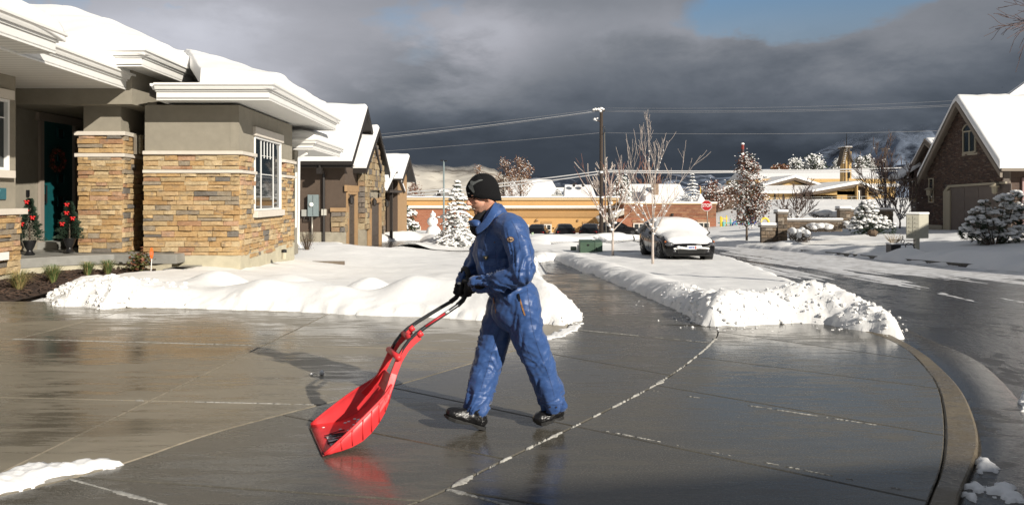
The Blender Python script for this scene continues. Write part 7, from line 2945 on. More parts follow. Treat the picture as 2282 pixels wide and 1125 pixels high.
def crown_tree(p, H_, R_, label, seed, n=2600, mats=None, snow_share=.35, trunk=.22, shape=None, cat='tree', name='leafy_tree', lw=.10, group=None, bark=None):
    rnd = random.Random(seed)
    t = thing(name, label, cat, p, group=group)
    p = V(p)
    br = MB()
    br.tube([p - V((0, 0, .2)), p + V((0, 0, H_ * .5)), p + V((0, 0, H_ * .94))], [R_ * .055, R_ * .04, R_ * .01], 7)
    fs_ = [MB() for _ in mats]
    sn = MB()
    shape = shape or (lambda s: math.sin(math.pi * min(1, s * .86 + .13)) ** .75)
    for k in range(70):
        s = rnd.random()
        z = H_ * (trunk + s * (1 - trunk))
        an = rnd.uniform(0, 6.283)
        rr = R_ * shape(s) * rnd.uniform(.7, 1)
        br.tube([p + V((0, 0, max(H_ * trunk * .8, z - rr * 1.1))), p + V((math.cos(an) * rr, math.sin(an) * rr, z))], [R_ * .014, R_ * .005], 4)
    clumps = []
    for k in range(int(46)):
        s = rnd.random()
        an = rnd.uniform(0, 6.283)
        rr = R_ * shape(s) * rnd.uniform(.3, .95)
        clumps.append((V((math.cos(an) * rr, math.sin(an) * rr, H_ * (trunk + s * (1 - trunk)))), R_ * rnd.uniform(.16, .32)))
    for k in range(n):
        c, r_ = rnd.choice(clumps)
        q = p + c + V((rnd.gauss(0, 1), rnd.gauss(0, 1), rnd.gauss(0, 1))) * r_ * .6
        d = V((rnd.uniform(-1, 1), rnd.uniform(-1, 1), rnd.uniform(-1, .6))).normalized()
        sd = d.orthogonal().normalized()
        sd.rotate(Matrix.Rotation(rnd.uniform(0, 6), 3, d))
        sd = sd * lw * .4
        L = lw * rnd.uniform(.6, 1.3)
        if rnd.random() < snow_share:
            u = V((rnd.uniform(-.4, .4), rnd.uniform(-.4, .4), 1)).normalized()
            a = u.orthogonal().normalized() * L * .6
            b_ = u.cross(a)
            sn.add([q + a + u * .02, q + b_ + u * .03, q - a + u * .02, q - b_ + u * .01, q + u * .05 * lw / .1], [(0, 1, 4), (1, 2, 4), (2, 3, 4), (3, 0, 4)])
        else:
            rnd.choice(fs_).add([q, q + d * L * .5 + sd, q + d * L, q + d * L * .5 - sd], [(0, 1, 2, 3)])
    br.build('trunk', bark or BARK, t, fix=False)
    for f, m_ in zip(fs_, mats):
        f.build('leaves', m_, t, fix=False)
    if snow_share:
        sn.build('snow', SNOW, t, fix=False)
    return t


Yt = 40.0
crown_tree(at(1664, 533, Yt), 180 * Yt / FPX, 47 * Yt / FPX, 'russet leaved tree dusted with snow on the corner by the stone wall', 61, 5200, [LEAFR, LEAFR, LEAFG, RUST], .24, .19, lw=.105)
# red and white mast behind it
p = at(1655, 345, 120)
t = thing('radio_mast', 'thin red and white banded mast rising above the russet tree', 'mast', p)
for k in range(6):
    y0_ = 322 + k * 11
    MB().tube([at(1655, y0_ + 11, 120), at(1655, y0_, 120)], .24, 8).build('mast_section', (pmat('mast_red', (.22, .03, .02), .6) if k % 2 == 0 else pmat('mast_dark', (.07, .03, .03), .7)), t)
MB().ell(at(1655, 321, 120), (.3, .3, .2), 8, 6).build('snow', SNOW, t, True)
MB().ell(at(1655, 344, 120.0) + V((0, -.25, 0)), (.22, .1, .25), 8, 6).build('snow', SNOW, t, True)

gback = 'snowy trees behind the houses'
bare_tree(at(1348, 480, 104), 6.6, .9, 'snowy bare tree right of the utility pole', 71, .2, 10, 'tree', gback, .12, .3, minr=.05, name='distant_tree', levels=2)
crown_tree(at(1385, 470, 100), 72 * 100 / FPX, 24 * 100 / FPX, 'frosted evergreen just right of the utility pole', 72, 2600, [LEAFG, NEEDLE2], .5, .05, lw=.28, cat='tree', name='distant_tree', group=gback)
spruce(at(1543, 470, 98), 86 * 98 / FPX, 32 * 98 / FPX, 'dark snowy conifer left of the stop sign', 73, 12, dens=.8, cat='tree', group=gback, name='distant_tree')
crown_tree(at(1590, 470, 104), 62 * 104 / FPX, 38 * 104 / FPX, 'bare brownish tree right of the gazebo spike', 74, 1500, [RUST, TWIGR], .18, .1, lw=.24, cat='tree', name='distant_tree', group=gback)
crown_tree(at(1500, 470, 112), 60 * 112 / FPX, 30 * 112 / FPX, 'brown leafless tree behind the tan chimney', 75, 1200, [RUST, TWIGR], .15, .1, lw=.22, cat='tree', name='distant_tree', group=gback)
crown_tree(at(1635, 470, 108), 62 * 108 / FPX, 22 * 108 / FPX, 'brownish tree directly behind the russet tree', 76, 1300, [LEAFG, LEAFR], .4, .1, lw=.24, cat='tree', name='distant_tree', group=gback)
TANL = pmat('tan_autumn_leaf', (.33, .18, .09), .8, obj_var=.4)
crown_tree(at(1160, 460, 108), 106 * 108 / FPX, 32 * 108 / FPX, 'tall tan leaved tree right of the man beanie', 77, 3200, [TANL, TANL, RUST], .12, .1, lw=.17, cat='tree', name='distant_tree', group=gback)
crown_tree(at(1122, 460, 110), 104 * 110 / FPX, 24 * 110 / FPX, 'slim tan leaved tree close behind the man beanie', 78, 2300, [TANL, TANL, RUST], .12, .1, lw=.17, cat='tree', name='distant_tree', group=gback)
crown_tree(at(1068, 460, 112), 88 * 112 / FPX, 20 * 112 / FPX, 'tan leaved tree above the left side of the beanie', 79, 1500, [TANL, RUST], .15, .1, lw=.17, cat='tree', name='distant_tree', group=gback)
crown_tree(at(925, 450, 130), 40 * 130 / FPX, 26 * 130 / FPX, 'low reddish bare tree beside the brown porch', 80, 900, [RUST, TWIGR], .05, .1, lw=.22, cat='tree', name='distant_tree', group=gback)
crown_tree(at(1242, 445, 105), 22 * 105 / FPX, 10 * 105 / FPX, 'small frosted tree peeking over the school roof', 81, 500, [LEAFG], .6, .1, lw=.2, cat='tree', name='distant_tree', group=gback)
bare_tree(at(1450, 455, 125), 5.5, .8, 'brown bare tree behind the wide snowy roof', 82, .2, 9, 'tree', gback, .1, 0, minr=.06, name='distant_tree', levels=2, twig=TWIGR, bark=BARK)

# ================================================================== CHURCH
YC = 112.0
CBRICK = pmat('buff_brick', (.48, .32, .13), .85, .08, 1.5)
CROOF = pmat('brown_fascia', (.10, .07, .045), .7)
ch = thing('church', 'buff brick church with broad snowy roofs and slender bell tower', 'church', at(1840, 452, YC))
MB().b2(x_(1690, YC + 8), x_(2010, YC + 8), YC + 10, YC + 26, z_b(470, YC), z_b(398, YC + 8)).build('hall_wall', CBRICK, ch)
X0, X1 = x_(1697, YC + 8), x_(2015, YC + 8)
MB().solid([(X0, YC + 8, z_b(416, YC + 8)), (X0, YC + 20, z_b(378, YC + 20)), (X0, YC + 32, z_b(416, YC + 8))], (X1 - X0, 0, 0)).build('roof_snow', SNOW, ch)
# crossing gable left
def church_gable(xa, xm_, xb, ye, yp, Y, depth, name='wing'):
    A1, M1, B1 = x_(xa, Y), x_(xm_, Y), x_(xb, Y)
    ze, zp = z_b(ye, Y), z_b(yp, Y)
    MB().solid([(A1, Y, ze), (M1, Y, zp), (M1, Y, zp - .4), (A1, Y, ze - .4)], (0, depth, 0)).build('roof_deck', CROOF, ch)
    MB().solid([(M1, Y, zp), (B1, Y, ze), (B1, Y, ze - .4), (M1, Y, zp - .4)], (0, depth, 0)).build('roof_deck', CROOF, ch)
    MB().solid([(A1 - .1, Y - .1, ze + .02), (M1, Y - .1, zp + .02), (M1, Y - .1, zp + .42), (A1 - .1, Y - .1, ze + .30)], (0, depth, 0)).build('roof_snow', SNOW, ch)
    MB().solid([(M1, Y - .1, zp + .02), (B1 + .1, Y - .1, ze + .02), (B1 + .1, Y - .1, ze + .30), (M1, Y - .1, zp + .42)], (0, depth, 0)).build('roof_snow', SNOW, ch)
    MB().solid([(A1 + .8, Y + .8, ze - .4), (B1 - .8, Y + .8, ze - .4), (M1, Y + .8, zp - .5)], (0, .4, 0)).build('gable_wall', CBRICK, ch)


church_gable(1702, 1772, 1832, 415, 396, YC + 4, 14)
church_gable(1812, 1917, 1966, 428, 409, YC - 6, 14)
MB().b2(x_(1864, YC - 5), x_(1954, YC - 5), YC - 5.2, YC + 8, z_b(462, YC - 5), z_b(426, YC - 5)).build('wing_wall', CBRICK, ch)
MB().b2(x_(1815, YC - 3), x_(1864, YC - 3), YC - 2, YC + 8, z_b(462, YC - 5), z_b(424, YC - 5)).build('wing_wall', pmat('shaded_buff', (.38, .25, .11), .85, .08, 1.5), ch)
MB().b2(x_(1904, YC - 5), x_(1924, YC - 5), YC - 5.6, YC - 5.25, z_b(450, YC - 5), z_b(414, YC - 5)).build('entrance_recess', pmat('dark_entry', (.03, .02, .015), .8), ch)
fwin(1906, 1915, 425, 446, YC - 5.6, ch, 2, 0, VINYL)
for x in (1901, 1924):
    MB().b2(x_(x, YC - 5), x_(x + 2.5, YC - 5), YC - 6.2, YC - 5.6, z_b(452, YC - 5), z_b(414, YC - 5)).build('entry_pier', CBRICK, ch)
for x in (1835, 1846, 1857):
    MB().b2(x_(x, YC - 3), x_(x + 2.5, YC - 3), YC - 2.4, YC - 2.05, z_b(446, YC - 3), z_b(430, YC - 3)).build('window', GLASS, ch)
# left wing, low
MB().b2(x_(1702, YC - 2), x_(1815, YC - 2), YC - 2, YC + 6, z_b(465, YC), z_b(430, YC)).build('wing_wall', CBRICK, ch)
MB().solid([at(1698, 431, YC - 3), at(1822, 431, YC - 3), at(1822, 417, YC + 5), at(1698, 417, YC + 5)], (0, 0, .35)).build('roof_snow', SNOW, ch)
for x in (1725, 1744, 1790):
    MB().b2(x_(x, YC - 2), x_(x + 3, YC - 2), YC - 2.1, YC - 2.02, z_b(447, YC), z_b(433, YC)).build('window', GLASS, ch)
# tower
YT = YC + 3
tw_ = thing('tower', None, None); bpy.data.objects.remove(tw_)
XL, XR, XM = x_(1880, YT), x_(1897.5, YT), x_(1886, YT)
mb = MB().prism([(XL, YT), (XR, YT), (XR, YT + 1.3), (XL, YT + 1.3)], z_b(412, YT), z_b(338, YT))
tower = mb.build('tower', CBRICK, ch)
MB().b2(x_(1882, YT), x_(1884, YT), YT - .12, YT - .01, z_b(412, YT), z_b(345, YT)).build('tower_fin', CROOF, tower)
MB().b2(x_(1890, YT), x_(1891, YT), YT - .12, YT - .01, z_b(405, YT), z_b(350, YT)).build('tower_fin', CROOF, tower)
MB().b2(x_(1889.5, YT), x_(1893.5, YT), YT - .14, YT - .02, z_b(397, YT), z_b(384, YT)).build('tower_window', GLASS, tower)
SHK = pmat('brown_shingle', (.07, .055, .04), .85, .3, 4)
for (xa, xb, xc, xd) in ((1881, 1887, 1882, 1872.5), (1889, 1894, 1902.5, 1897)):
    MB().solid([at(1882, 330, YT - .5), at(1886, 330, YT - .5), at(1879.5, 352, YT - .5), at(1873, 369, YT - .5)] if xa < 1885 else [at(1889, 330, YT - .5), at(1893, 330, YT - .5), at(1902, 362, YT - .5), at(1896, 352, YT - .5)], (0, 1.4, 0)).build('spire_roof', SHK, tower)
MB().b2(x_(1879, YT), x_(1895, YT), YT - .7, YT + 1.9, z_b(331, YT), z_b(328, YT)).build('spire_cap', SHK, tower)
MB().b2(x_(1879, YT), x_(1895, YT), YT - .7, YT + 1.9, z_b(328, YT) + .01, z_b(326.8, YT)).build('snow', SNOW, tower)
MB().tube([at(1886.5, 328, YT + .5), at(1886.5, 298, YT + .5)], [.09, .04], 6).build('spike', BLACKM, tower)
for k in range(9):
    MB().b2(x_(1874.5 + k * .95, YT), x_(1878.5 + k * .85, YT), YT - .62, YT - .55, z_b(364 - k * 4, YT), z_b(363.2 - k * 4, YT)).build('shingle_course', SNOW, tower)
# low retaining line and fence in front of the church
MB().solid([at(1700, 466, 100), at(1960, 452, 106), at(1960, 455, 106), at(1700, 470, 100)], (0, .4, 0))
fw = MB().solid([at(1698, 462, 102), at(1975, 450, 104), at(1975, 453, 104), at(1698, 466, 102)], (0, .6, 0)).build('low_wall', pmat('tan_block', (.30, .20, .13), .9), None)
tag(fw, 'low tan block wall running along the snowy field before the church', 'wall')
fe = thing('chain_fence', 'thin grey fence line in front of the church windows', 'fence', at(1780, 452, 103))
for k in range(13):
    x = 1700 + k * 22
    MB().tube([at(x, 457 - k * .9, 103), at(x, 441 - k * .3, 103)], .04, 5).build('fence_post', LGREY, fe)
MB().tube([at(1700, 441, 103), at(1964, 437.5, 103)], .03, 5).build('top_rail', LGREY, fe)

gch = 'frosted conifers behind the church'
for i, (x, yb_, hh, rr, lb) in enumerate(((1770, 392, 36, 24, 'round frosted conifer left of the church tower, leftmost'), (1812, 390, 40, 26, 'broad frosted conifer just left of the church tower'),
                                          (1868, 390, 36, 15, 'narrow frosted conifer touching the tower left side'), (1915, 388, 34, 17, 'frosted conifer just right of the church tower'), (1933, 388, 40, 15, 'tallest frosted conifer right of the tower'), (1735, 385, 14, 22, 'low brown tree on the horizon left of the church conifers'))):
    crown_tree(at(x, yb_, 150), hh * 150 / FPX, rr * 150 / FPX, lb, 90 + i, 1500, [NEEDLE2, LEAFG] if i < 5 else [TANL, RUST], .45 if i < 5 else .05, .0, lw=.42, cat='tree', name='distant_tree', group=gch)

# playground bits
YP = 82
pg = thing('playground', 'colourful playground frames in yellow teal and blue beyond the stop sign', 'playground', at(1650, 503, YP))
YEL = pmat('play_yellow', (.75, .55, .05), .5); TEA = pmat('play_teal', (.10, .40, .36), .5); BLU = pmat('play_blue', (.04, .12, .42), .5)
for x, y0_, y1_, m_, r in ((1606, 482, 503, YEL, .09), (1609, 484, 503, YEL, .06), (1619, 480, 500, YEL, .06), (1612, 494, 503, TEA, .14), (1628, 488, 503, TEA, .07), (1641, 492, 504, TEA, .07), (1652, 488, 503, YEL, .05), (1677, 482, 496, BLU, .3), (1684, 488, 500, BLU, .07), (1668, 494, 503, TEA, .1)):
    MB().tube([at(x, y1_ + 4, YP), at(x, y0_, YP)], r, 6).build('frame_post', m_, pg, True)
for x0, x1, y, m_ in ((1600, 1632, 497, TEA), (1604, 1622, 487, YEL), (1636, 1672, 499, BLU), (1640, 1655, 494, TEA)):
    MB().tube([at(x0, y, YP), at(x1, y, YP)], .06, 6).build('frame_bar', m_, pg, True)
MB().tube([at(1704 + 9 * math.cos(a), 497 - 11 * math.sin(a), YP) for a in [math.pi * k / 10 for k in range(11)]], .13, 6).build('arch', YEL, pg, True)
MB().tube([at(1640 + 8 * math.cos(a), 503 - 9 * math.sin(a), YP) for a in [math.pi * k / 10 for k in range(11)]], .09, 6).build('arch', BLU, pg, True)

# ================================================================== STONE WALL ACROSS THE STREET
sw = thing('stone_wall', 'dark stone garden wall with square pillars and snow caps', 'garden wall', at(1740, 530, 37.5))
Yw = 37.0
DU = unit_stones('stone', DARKST, 8, 19, rough=.10)


def stone_block(x0, x1, y0, y1, Y, depth, nm, snow=8, parent=None):
    X0, X1, Z0, Z1 = x_(x0, Y), x_(x1, Y), z_b(y1, Y) - .3, z_b(y0, Y)
    MB().b2(X0 + .04, X1 - .04, Y + .04, Y + depth, Z0, Z1).build(nm, DARKST, sw)
    MB().b2(X0 - .05, X1 + .05, Y - .06, Y + depth + .05, Z1, Z1 + .09).build('cap_stone', pmat('grey_cap', (.17, .15, .13), .8), sw, bevel=.01)
    mb = MB()
    mb.b2(X0 - .06, X1 + .06, Y - .07, Y + depth + .06, Z1 + .091, Z1 + .091 + snow * Y / FPX)
    mb.build('cap_snow', SNOW, sw, True, bevel=.09, seg=3)
    return [((X0, Y + .03), (X1, Y + .03), Z0, Z1, []), ((X1 - .03, Y), (X1 - .03, Y + depth), Z0, Z1, [])]


sp2 = []
sp2 += stone_block(1734, 1754, 477, 533, Yw, .48, 'pillar', 6)
sp2 += stone_block(1697, 1734, 507, 533, Yw + .1, .35, 'wing', 7)
sp2 += stone_block(1754, 1876, 494, 503, Yw + 1.2, .3, 'wall', 4)
sp2 += stone_block(1872, 1895, 469, 486, Yw + 3.6, .5, 'pillar', 6)
sp2 += stone_block(1895, 1990, 471, 490, Yw + 4.0, .3, 'wall', 4)
veneer(sp2, 'stone', sw, DU, 220, rows_h=(.12, .22), lens=(.16, .42), depth=(.035, .07), gap=.012, seed=6)
# snow-mounded shrubs by the wall
for i, (x, y, rx, ry, lb) in enumerate(((1778, 523, 22, 16, 'snowy twig shrub right behind the stone pillar'), (1830, 507, 30, 10, 'long snow topped hedge in front of the garden wall'), (1884, 501, 18, 9, 'small snow topped bush below the second stone pillar'), (1850, 478, 42, 11, 'snow covered mound behind the garden wall'))):
    Yh = (36.2, 37.6, 38.5, 45)[i]
    c = at(x, y, Yh)
    t = thing('snowy_bush', lb, 'bush', c - V((0, 0, ry * Yh / FPX)))
    rnd = random.Random(i)
    mb, tw_ = MB(), MB()
    rX, rZ = rx * Yh / FPX, ry * Yh / FPX
    for k in range(16):
        q = V((rnd.uniform(-.8, .8) * rX, rnd.uniform(-.4, .4), rnd.uniform(-.2, .5) * rZ))
        blob_mesh(mb, c + q, (rX * .35, .35, rZ * .55), rnd, 12, 8, .08)
    for k in range(240):
        q = V((rnd.uniform(-1, 1) * rX, -.3 + rnd.uniform(-.1, .2), -rZ * rnd.uniform(.1, 1.0)))
        d = V((rnd.uniform(-1, 1), rnd.uniform(-1, .2), rnd.uniform(.2, 1))).normalized() * .25
        tw_.tube([c + q, c + q + d], .010, 3, cap=False)
    mb.build('snow', SNOW, t, True, fix=False)
    tw_.build('twigs', BARK, t, fix=False)

# bare shrubby trees
bare_tree(at(1773, 522, 44), 2.55, 1.0, 'small dense bare tree behind the stone pillar', 101, .22, 10, 'tree', None, .055, .9, name='bare_tree', minr=.012, up=.7, bark=pmat('brown_twig', (.13, .09, .075), .85), twig=pmat('brown_twig', (.13, .09, .075), .85), children=5)
BT = pmat('brown_twig', (.13, .09, .075), .85)
bare_tree(at(1972, 500, 48), 4.2, .7, 'bare snowy tree left of the brick gabled house', 103, .15, 12, 'tree', None, .06, .8, name='bare_tree', minr=.012, bark=BT, twig=BT, children=5)
bare_tree(at(2005, 505, 44), 2.6, .9, 'dense low bare tree against the brick house corner', 104, .15, 11, 'tree', None, .05, .9, name='bare_tree', minr=.012, bark=BT, twig=BT, children=5)
p = at(1973, 480, 70)
t = thing('utility_pole', 'distant utility pole with two crossarms above the bare tree', 'utility pole', p)
MB().tube([p, at(1973, 328, 70)], .1, 8).build('pole', POLE, t, True)
MB().box(at(1973, 332, 70), (.9, .1, .1)).build('crossarm', POLE, t)
MB().box(at(1971, 335.5, 70), (.6, .1, .08)).build('crossarm', POLE, t)

# ================================================================== RIGHT HAND BRICK HOUSE
rh = thing('brick_house', 'dark brick house with steep snowy gables and pale garage door at right', 'house', (24, 40, 0))
RX = 24.0
DBRICK = stone_mat('dark_brick', [(0, (.095, .060, .045)), (.3, (.075, .048, .038)), (.5, (.12, .075, .055)), (.7, (.06, .042, .036)), (.85, (.16, .12, .095)), (.93, (.10, .055, .040))], .4)
MORT = pmat('grey_mortar', (.13, .11, .095), .9)
RTRIM = pmat('brown_grey_trim', (.20, .165, .13), .6)
RSN = SNOW
yn = lambda px_: RX * FPX / (px_ - 1141)       # depth where a column meets the plane X = 24
y0r, y1r = yn(2235), yn(2068)
yp_ = yn(2147)
zpk = z_b(222, yp_)
ze_n, ze_f = z_b(372, yn(2240)), z_b(388, yn(2066))
zeR = (ze_n + ze_f) / 2 + .1
zb_g = -.30
MB().solid([(RX + .03, y0r, zb_g - .6), (RX + .03, y1r, zb_g - .6), (RX + .03, y1r, zeR), (RX + .03, yp_, zpk), (RX + .03, y0r, zeR)], (.3, 0, 0)).build('gable_wall', MORT, rh)


def bricks(X, yA, yB, z0, z1, inside, parent, name='brick', L=.215, Hh=.072, seed=0):
    """joined courses of real bricks on a wall facing -X"""
    rnd = random.Random(seed)
    mb = MB()
    z, row = z0, 0
    while z < z1:
        y = yA + (L / 2 if row % 2 else 0)
        while y < yB:
            if inside(y + L / 2, z + Hh / 2):
                o = rnd.uniform(0, .010)
                yy0, yy1, zz0, zz1 = y + .006, y + L - .006, z + .006, z + Hh - .006
                xf = X - .012 - o
                mb.add([(xf, yy0, zz0), (xf, yy1, zz0), (xf, yy1, zz1), (xf, yy0, zz1), (X + .03, yy0, zz0), (X + .03, yy1, zz0), (X + .03, yy1, zz1), (X + .03, yy0, zz1)], [(0, 3, 2, 1), (0, 1, 5, 4), (1, 2, 6, 5), (2, 3, 7, 6), (3, 0, 4, 7)])
            y += L
        z += Hh
        row += 1
    o = mb.build(name, DBRICK, parent, fix=False)
    o['kind'] = 'stuff'
    return o


gdy0, gdy1, gdz1 = yn(2252), yn(2104), z_b(411, yn(2180))
wy0, wy1, wz0, wz1 = yn(2176), yn(2147), z_b(341, yn(2160)), z_b(287, yn(2160))


def in_gable(y, z):
    if y < y0r or y > y1r: return False
    zl = zeR + (zpk - zeR) * (1 - abs(y - yp_) / ((y1r - yp_) if y > yp_ else (yp_ - y0r)))
    if z > zl - .05: return False
    if gdy0 < y < gdy1 and z < gdz1 + .05: return False
    if wy0 < y < wy1 and wz0 < z < wz1 + .3: return False
    return True


bricks(RX, y0r, y1r, zb_g - .2, zpk, in_gable, rh, 'brick_field')
# garage door (mouth faces the street)
gd = MB().b2(RX + .02, RX + .06, gdy0, gdy1 - .5, zb_g - .6, gdz1).build('garage_door', pmat('dull_taupe_door', (.13, .105, .09), .7, .08, 3), rh)
gd.location.x -= .0
for k in range(4):
    za = zb_g - .1 + (gdz1 - zb_g) * k / 4
    for j in range(4):
        ya = gdy0 + .15 + j * (gdy1 - gdy0 - .8) / 4
        MB().b2(RX + .005, RX + .02, ya, ya + (gdy1 - gdy0 - .8) / 4 - .12, za + .06, za + (gdz1 - zb_g) / 4 - .06).build('panel', pmat('dull_taupe_door', (.13, .105, .09), .7), gd)
CRT = pmat('cream_frame', (.34, .30, .22), .6)
MB().solid([(RX - .06, gdy1, zb_g - .5), (RX - .06, gdy1, gdz1 - .35), (RX - .06, gdy1 - .45, gdz1), (RX - .06, gdy0 + .3, gdz1 + .10), (RX - .06, gdy0 + .3, gdz1 + .0), (RX - .06, gdy1 - .55, gdz1 - .12), (RX - .06, gdy1 - .16, gdz1 - .42), (RX - .06, gdy1 - .16, zb_g - .5)], (.10, 0, 0)).build('door_frame', CRT, rh)
MB().b2(RX - .05, RX + .04, gdy1 - .60, gdy1 - .17, zb_g - .5, gdz1 - .30).build('door_jamb', CRT, rh)
# attic window with arched head
def rwin(X, a, b_, z0, z1, parent, arch=0.0, mid=True, rail=0):
    f = MB()
    f.b2(X - .06, X + .02, a, a + .07, z0, z1)
    f.b2(X - .06, X + .02, b_ - .07, b_, z0, z1)
    f.b2(X - .055, X + .02, a + .07, b_ - .07, z0, z0 + .07)
    f.b2(X - .055, X + .02, a + .07, b_ - .07, z1 - .07, z1)
    if mid:
        f.b2(X - .05, X + .02, (a + b_) / 2 - .03, (a + b_) / 2 + .03, z0 + .07, z1 - .07)
    for k in range(rail):
        zz = z0 + (z1 - z0) * (k + 1) / (rail + 1)
        f.b2(X - .045, X + .02, a + .07, b_ - .07, zz - .02, zz + .02)
    o = f.build('window', CRT, parent)
    MB().b2(X - .02, X + .01, a + .04, b_ - .04, z0 + .04, z1 - .04).build('pane', GLASS, o)
    if arch:
        pts = [(X - .05, (a + b_) / 2 + (b_ - a) / 2 * math.cos(t_), z1 + arch * math.sin(t_)) for t_ in [math.pi * k / 10 for k in range(11)]]
        MB().tube(pts, .035, 6).build('arch_frame', CRT, o)
        MB().solid([(X - .02, q[1], q[2]) for q in pts], (.03, 0, 0)).build('arch_pane', GLASS, o)
    return o


rwin(RX, wy0, wy1, wz0, wz1 - .1, rh, .35)
# curtains seen behind the attic panes are left plain
rwin(RX, yn(2082), yn(2071), z_b(452, yn(2077)), z_b(397, yn(2077)), rh, 0, False)
MB().b2(RX - .02, RX + .02, wy0 - .1, wy1 + .1, wz0 - .12, wz0 - .004).build('sill', CRT, rh)
# lamps either side of the door
for px_, py_ in ((2080, 420), (2228, 413)):
    y_ = yn(px_)
    z_ = z_b(py_ + 4, y_)
    lm = MB().lathe((RX - .25, y_, z_), [(.04, -.34), (.12, -.3), (.15, 0), (.26, .04), (.05, .16), (.02, .2)], 8).build('wall_lamp', CRT, rh, 30)
    MB().tube([(RX - .25, y_, z_ + .18), (RX - .1, y_, z_ + .25), (RX, y_, z_ + .15)], .02, 6).build('lamp_bracket', BLACKM, lm)
# main roof and rakes
ry0, ry1 = yn(2248), yn(2060)


def big_rake(X, y0, z0, yp, zp, y1, z1, w_, h_, parent):
    for (a, b_) in (((y0, z0), (yp, zp)), ((y1, z1), (yp, zp))):
        MB().solid([(X, a[0], a[1]), (X, b_[0], b_[1]), (X, b_[0], b_[1] - h_), (X, a[0], a[1] - h_)], (w_, 0, 0)).build('barge_board', RTRIM, parent)


zr0, zr1, zrp = z_b(376, ry0), z_b(394, ry1), z_b(219, yp_)
big_rake(RX - .42, ry0, zr0, yp_, zrp, ry1, zr1, .12, .42, rh)


def mirror_roof(xg, x1, y0, yp, y1, z0, zp, z1, parent, seed, thick=.3):
    s0_, s1_ = (zp - z0) / (yp - y0), (zp - z1) / (y1 - yp)
    plane_roof([(xg, y0), (x1, y0), (x1, y1), (xg, y1)], [(0, y0, z0, 0, s0_), (0, y1, z1, 0, -s1_)], 'roof_snow', parent, thick, step=.3, edge=.15, seed=seed, open_edges=(1,))
    for (ya, za, yb, zb2_) in ((y0, z0, yp, zp), (y1, z1, yp, zp)):
        MB().solid([(xg + .02, ya, za - .05), (x1, ya, za - .05), (x1, yb, zb2_ - .05), (xg + .02, yb, zb2_ - .05)], (0, 0, -.08)).build('roof_deck', RTRIM, parent)


mirror_roof(RX - .44, RX + 14, ry0, yp_, ry1, zr0, zrp, zr1, rh, 31)
MB().b2(RX + .1, RX + 14, y0r + .3, y0r + .5, -1, zr0).build('side_wall', brick_mat('dark_brick_wall', (.085, .055, .042), (.11, .07, .05), (.12, .10, .09), 2.0), rh)
MB().b2(RX - .42, RX + 14, ry0 - .12, ry0 - .02, zr0 - .12, zr0 + .02).build('gutter', RTRIM, rh)
MB().b2(RX + .2, RX + .5, y0r + .18, y0r + .29, -1, zr0 - .1).build('corner_trim', RTRIM, rh)
MB().b2(RX + 1.1, RX + 6, y0r + .2, y0r + .29, -1, z_b(396, y0r)).build('cream_panel', pmat('rose_taupe', (.34, .22, .21), .7), rh)
# farther, lower gables stepping back to the left
X2 = 25.5
yn2 = lambda px_: X2 * FPX / (px_ - 1141)
ya2, yp2, yb2 = yn2(2122), yn2(2075), yn2(2030)
zp2, ze2 = z_b(312, yp2), z_b(396, yb2)
MB().solid([(X2, ya2, -1), (X2, yb2, -1), (X2, yb2, ze2), (X2, yp2, zp2), (X2, ya2, ze2 + 1.2)], (.3, 0, 0)).build('gable_wall', MORT, rh)
bricks(X2 - .03, ya2, yb2, -.3, zp2, lambda y, z: ya2 < y < yb2 and z < ze2 + (zp2 - ze2) * (1 - max(0, (y - yp2) / (yb2 - yp2))) - .05 and not (yn2(2044) < y < yn2(2029) and .5 < z < 2.9), rh, 'brick_field', seed=4)
big_rake(X2 - .42, yn2(2122), z_b(350, yn2(2122)), yp2, z_b(313, yp2) + .1, yn2(2027), z_b(402, yn2(2027)), .12, .36, rh)
mirror_roof(X2 - .42, X2 + 8, yn2(2135), yp2, yn2(2024), z_b(380, yn2(2135)), z_b(313, yp2), z_b(402, yn2(2024)), rh, 41, .26)
rwin(X2 - .05, yn2(2044), yn2(2029), z_b(450, yn2(2036)), z_b(402, yn2(2036)), rh, 0, True, 2)
X3 = 24.6
yn3 = lambda px_: X3 * FPX / (px_ - 1141)
MB().b2(X3 + 1, X3 + 8, yn3(2024), yn3(2003), -1, z_b(404, yn3(2010))).build('wing_wall', brick_mat('dark_brick_wall2', (.085, .055, .042), (.11, .07, .05), (.12, .10, .09), 2.0), rh)
yq = yn3(2010)
plane_roof([(x_(1993, yq), yq - .6), (x_(1993, yq) + 5, yq - .6), (x_(1993, yq) + 5, yq + .8), (x_(1993, yq), yq + .8)],
           [(x_(1993, yq), 0, z_b(399, yq), .62, 0)], 'roof_snow', rh, .2, step=.3, seed=51)
MB().b2(x_(1993, yq) + .02, x_(1993, yq) + 1.6, yq - .55, yq + .8, z_b(403, yq), z_b(399, yq)).build('fascia', RTRIM, rh)
MB().solid([(X2 + .8, yn2(2110), z_b(330, yn2(2110))), (X2 + .8, yn2(2093), z_b(287, yn2(2100))), (X2 + .8, yn2(2080), z_b(320, yn2(2080)))], (5, 0, 0)).build('roof_snow', SNOW, rh)
big_rake(X2 + .6, yn2(2112), z_b(325, yn2(2112)), yn2(2102), z_b(288, yn2(2102)), yn2(2084), z_b(322, yn2(2084)), .12, .3, rh)
# highest roof far at the right edge
MB().solid([at(2238, 219, 50), at(2330, 152, 50), at(2330, 225, 50)], (0, .5, 0)).build('roof_snow', SNOW, rh)
MB().b2(RX - .1, RX + .2, gdy1 + .05, y1r, zb_g - .7, z_b(500, y1r)).build('foundation', FOUND2, rh)

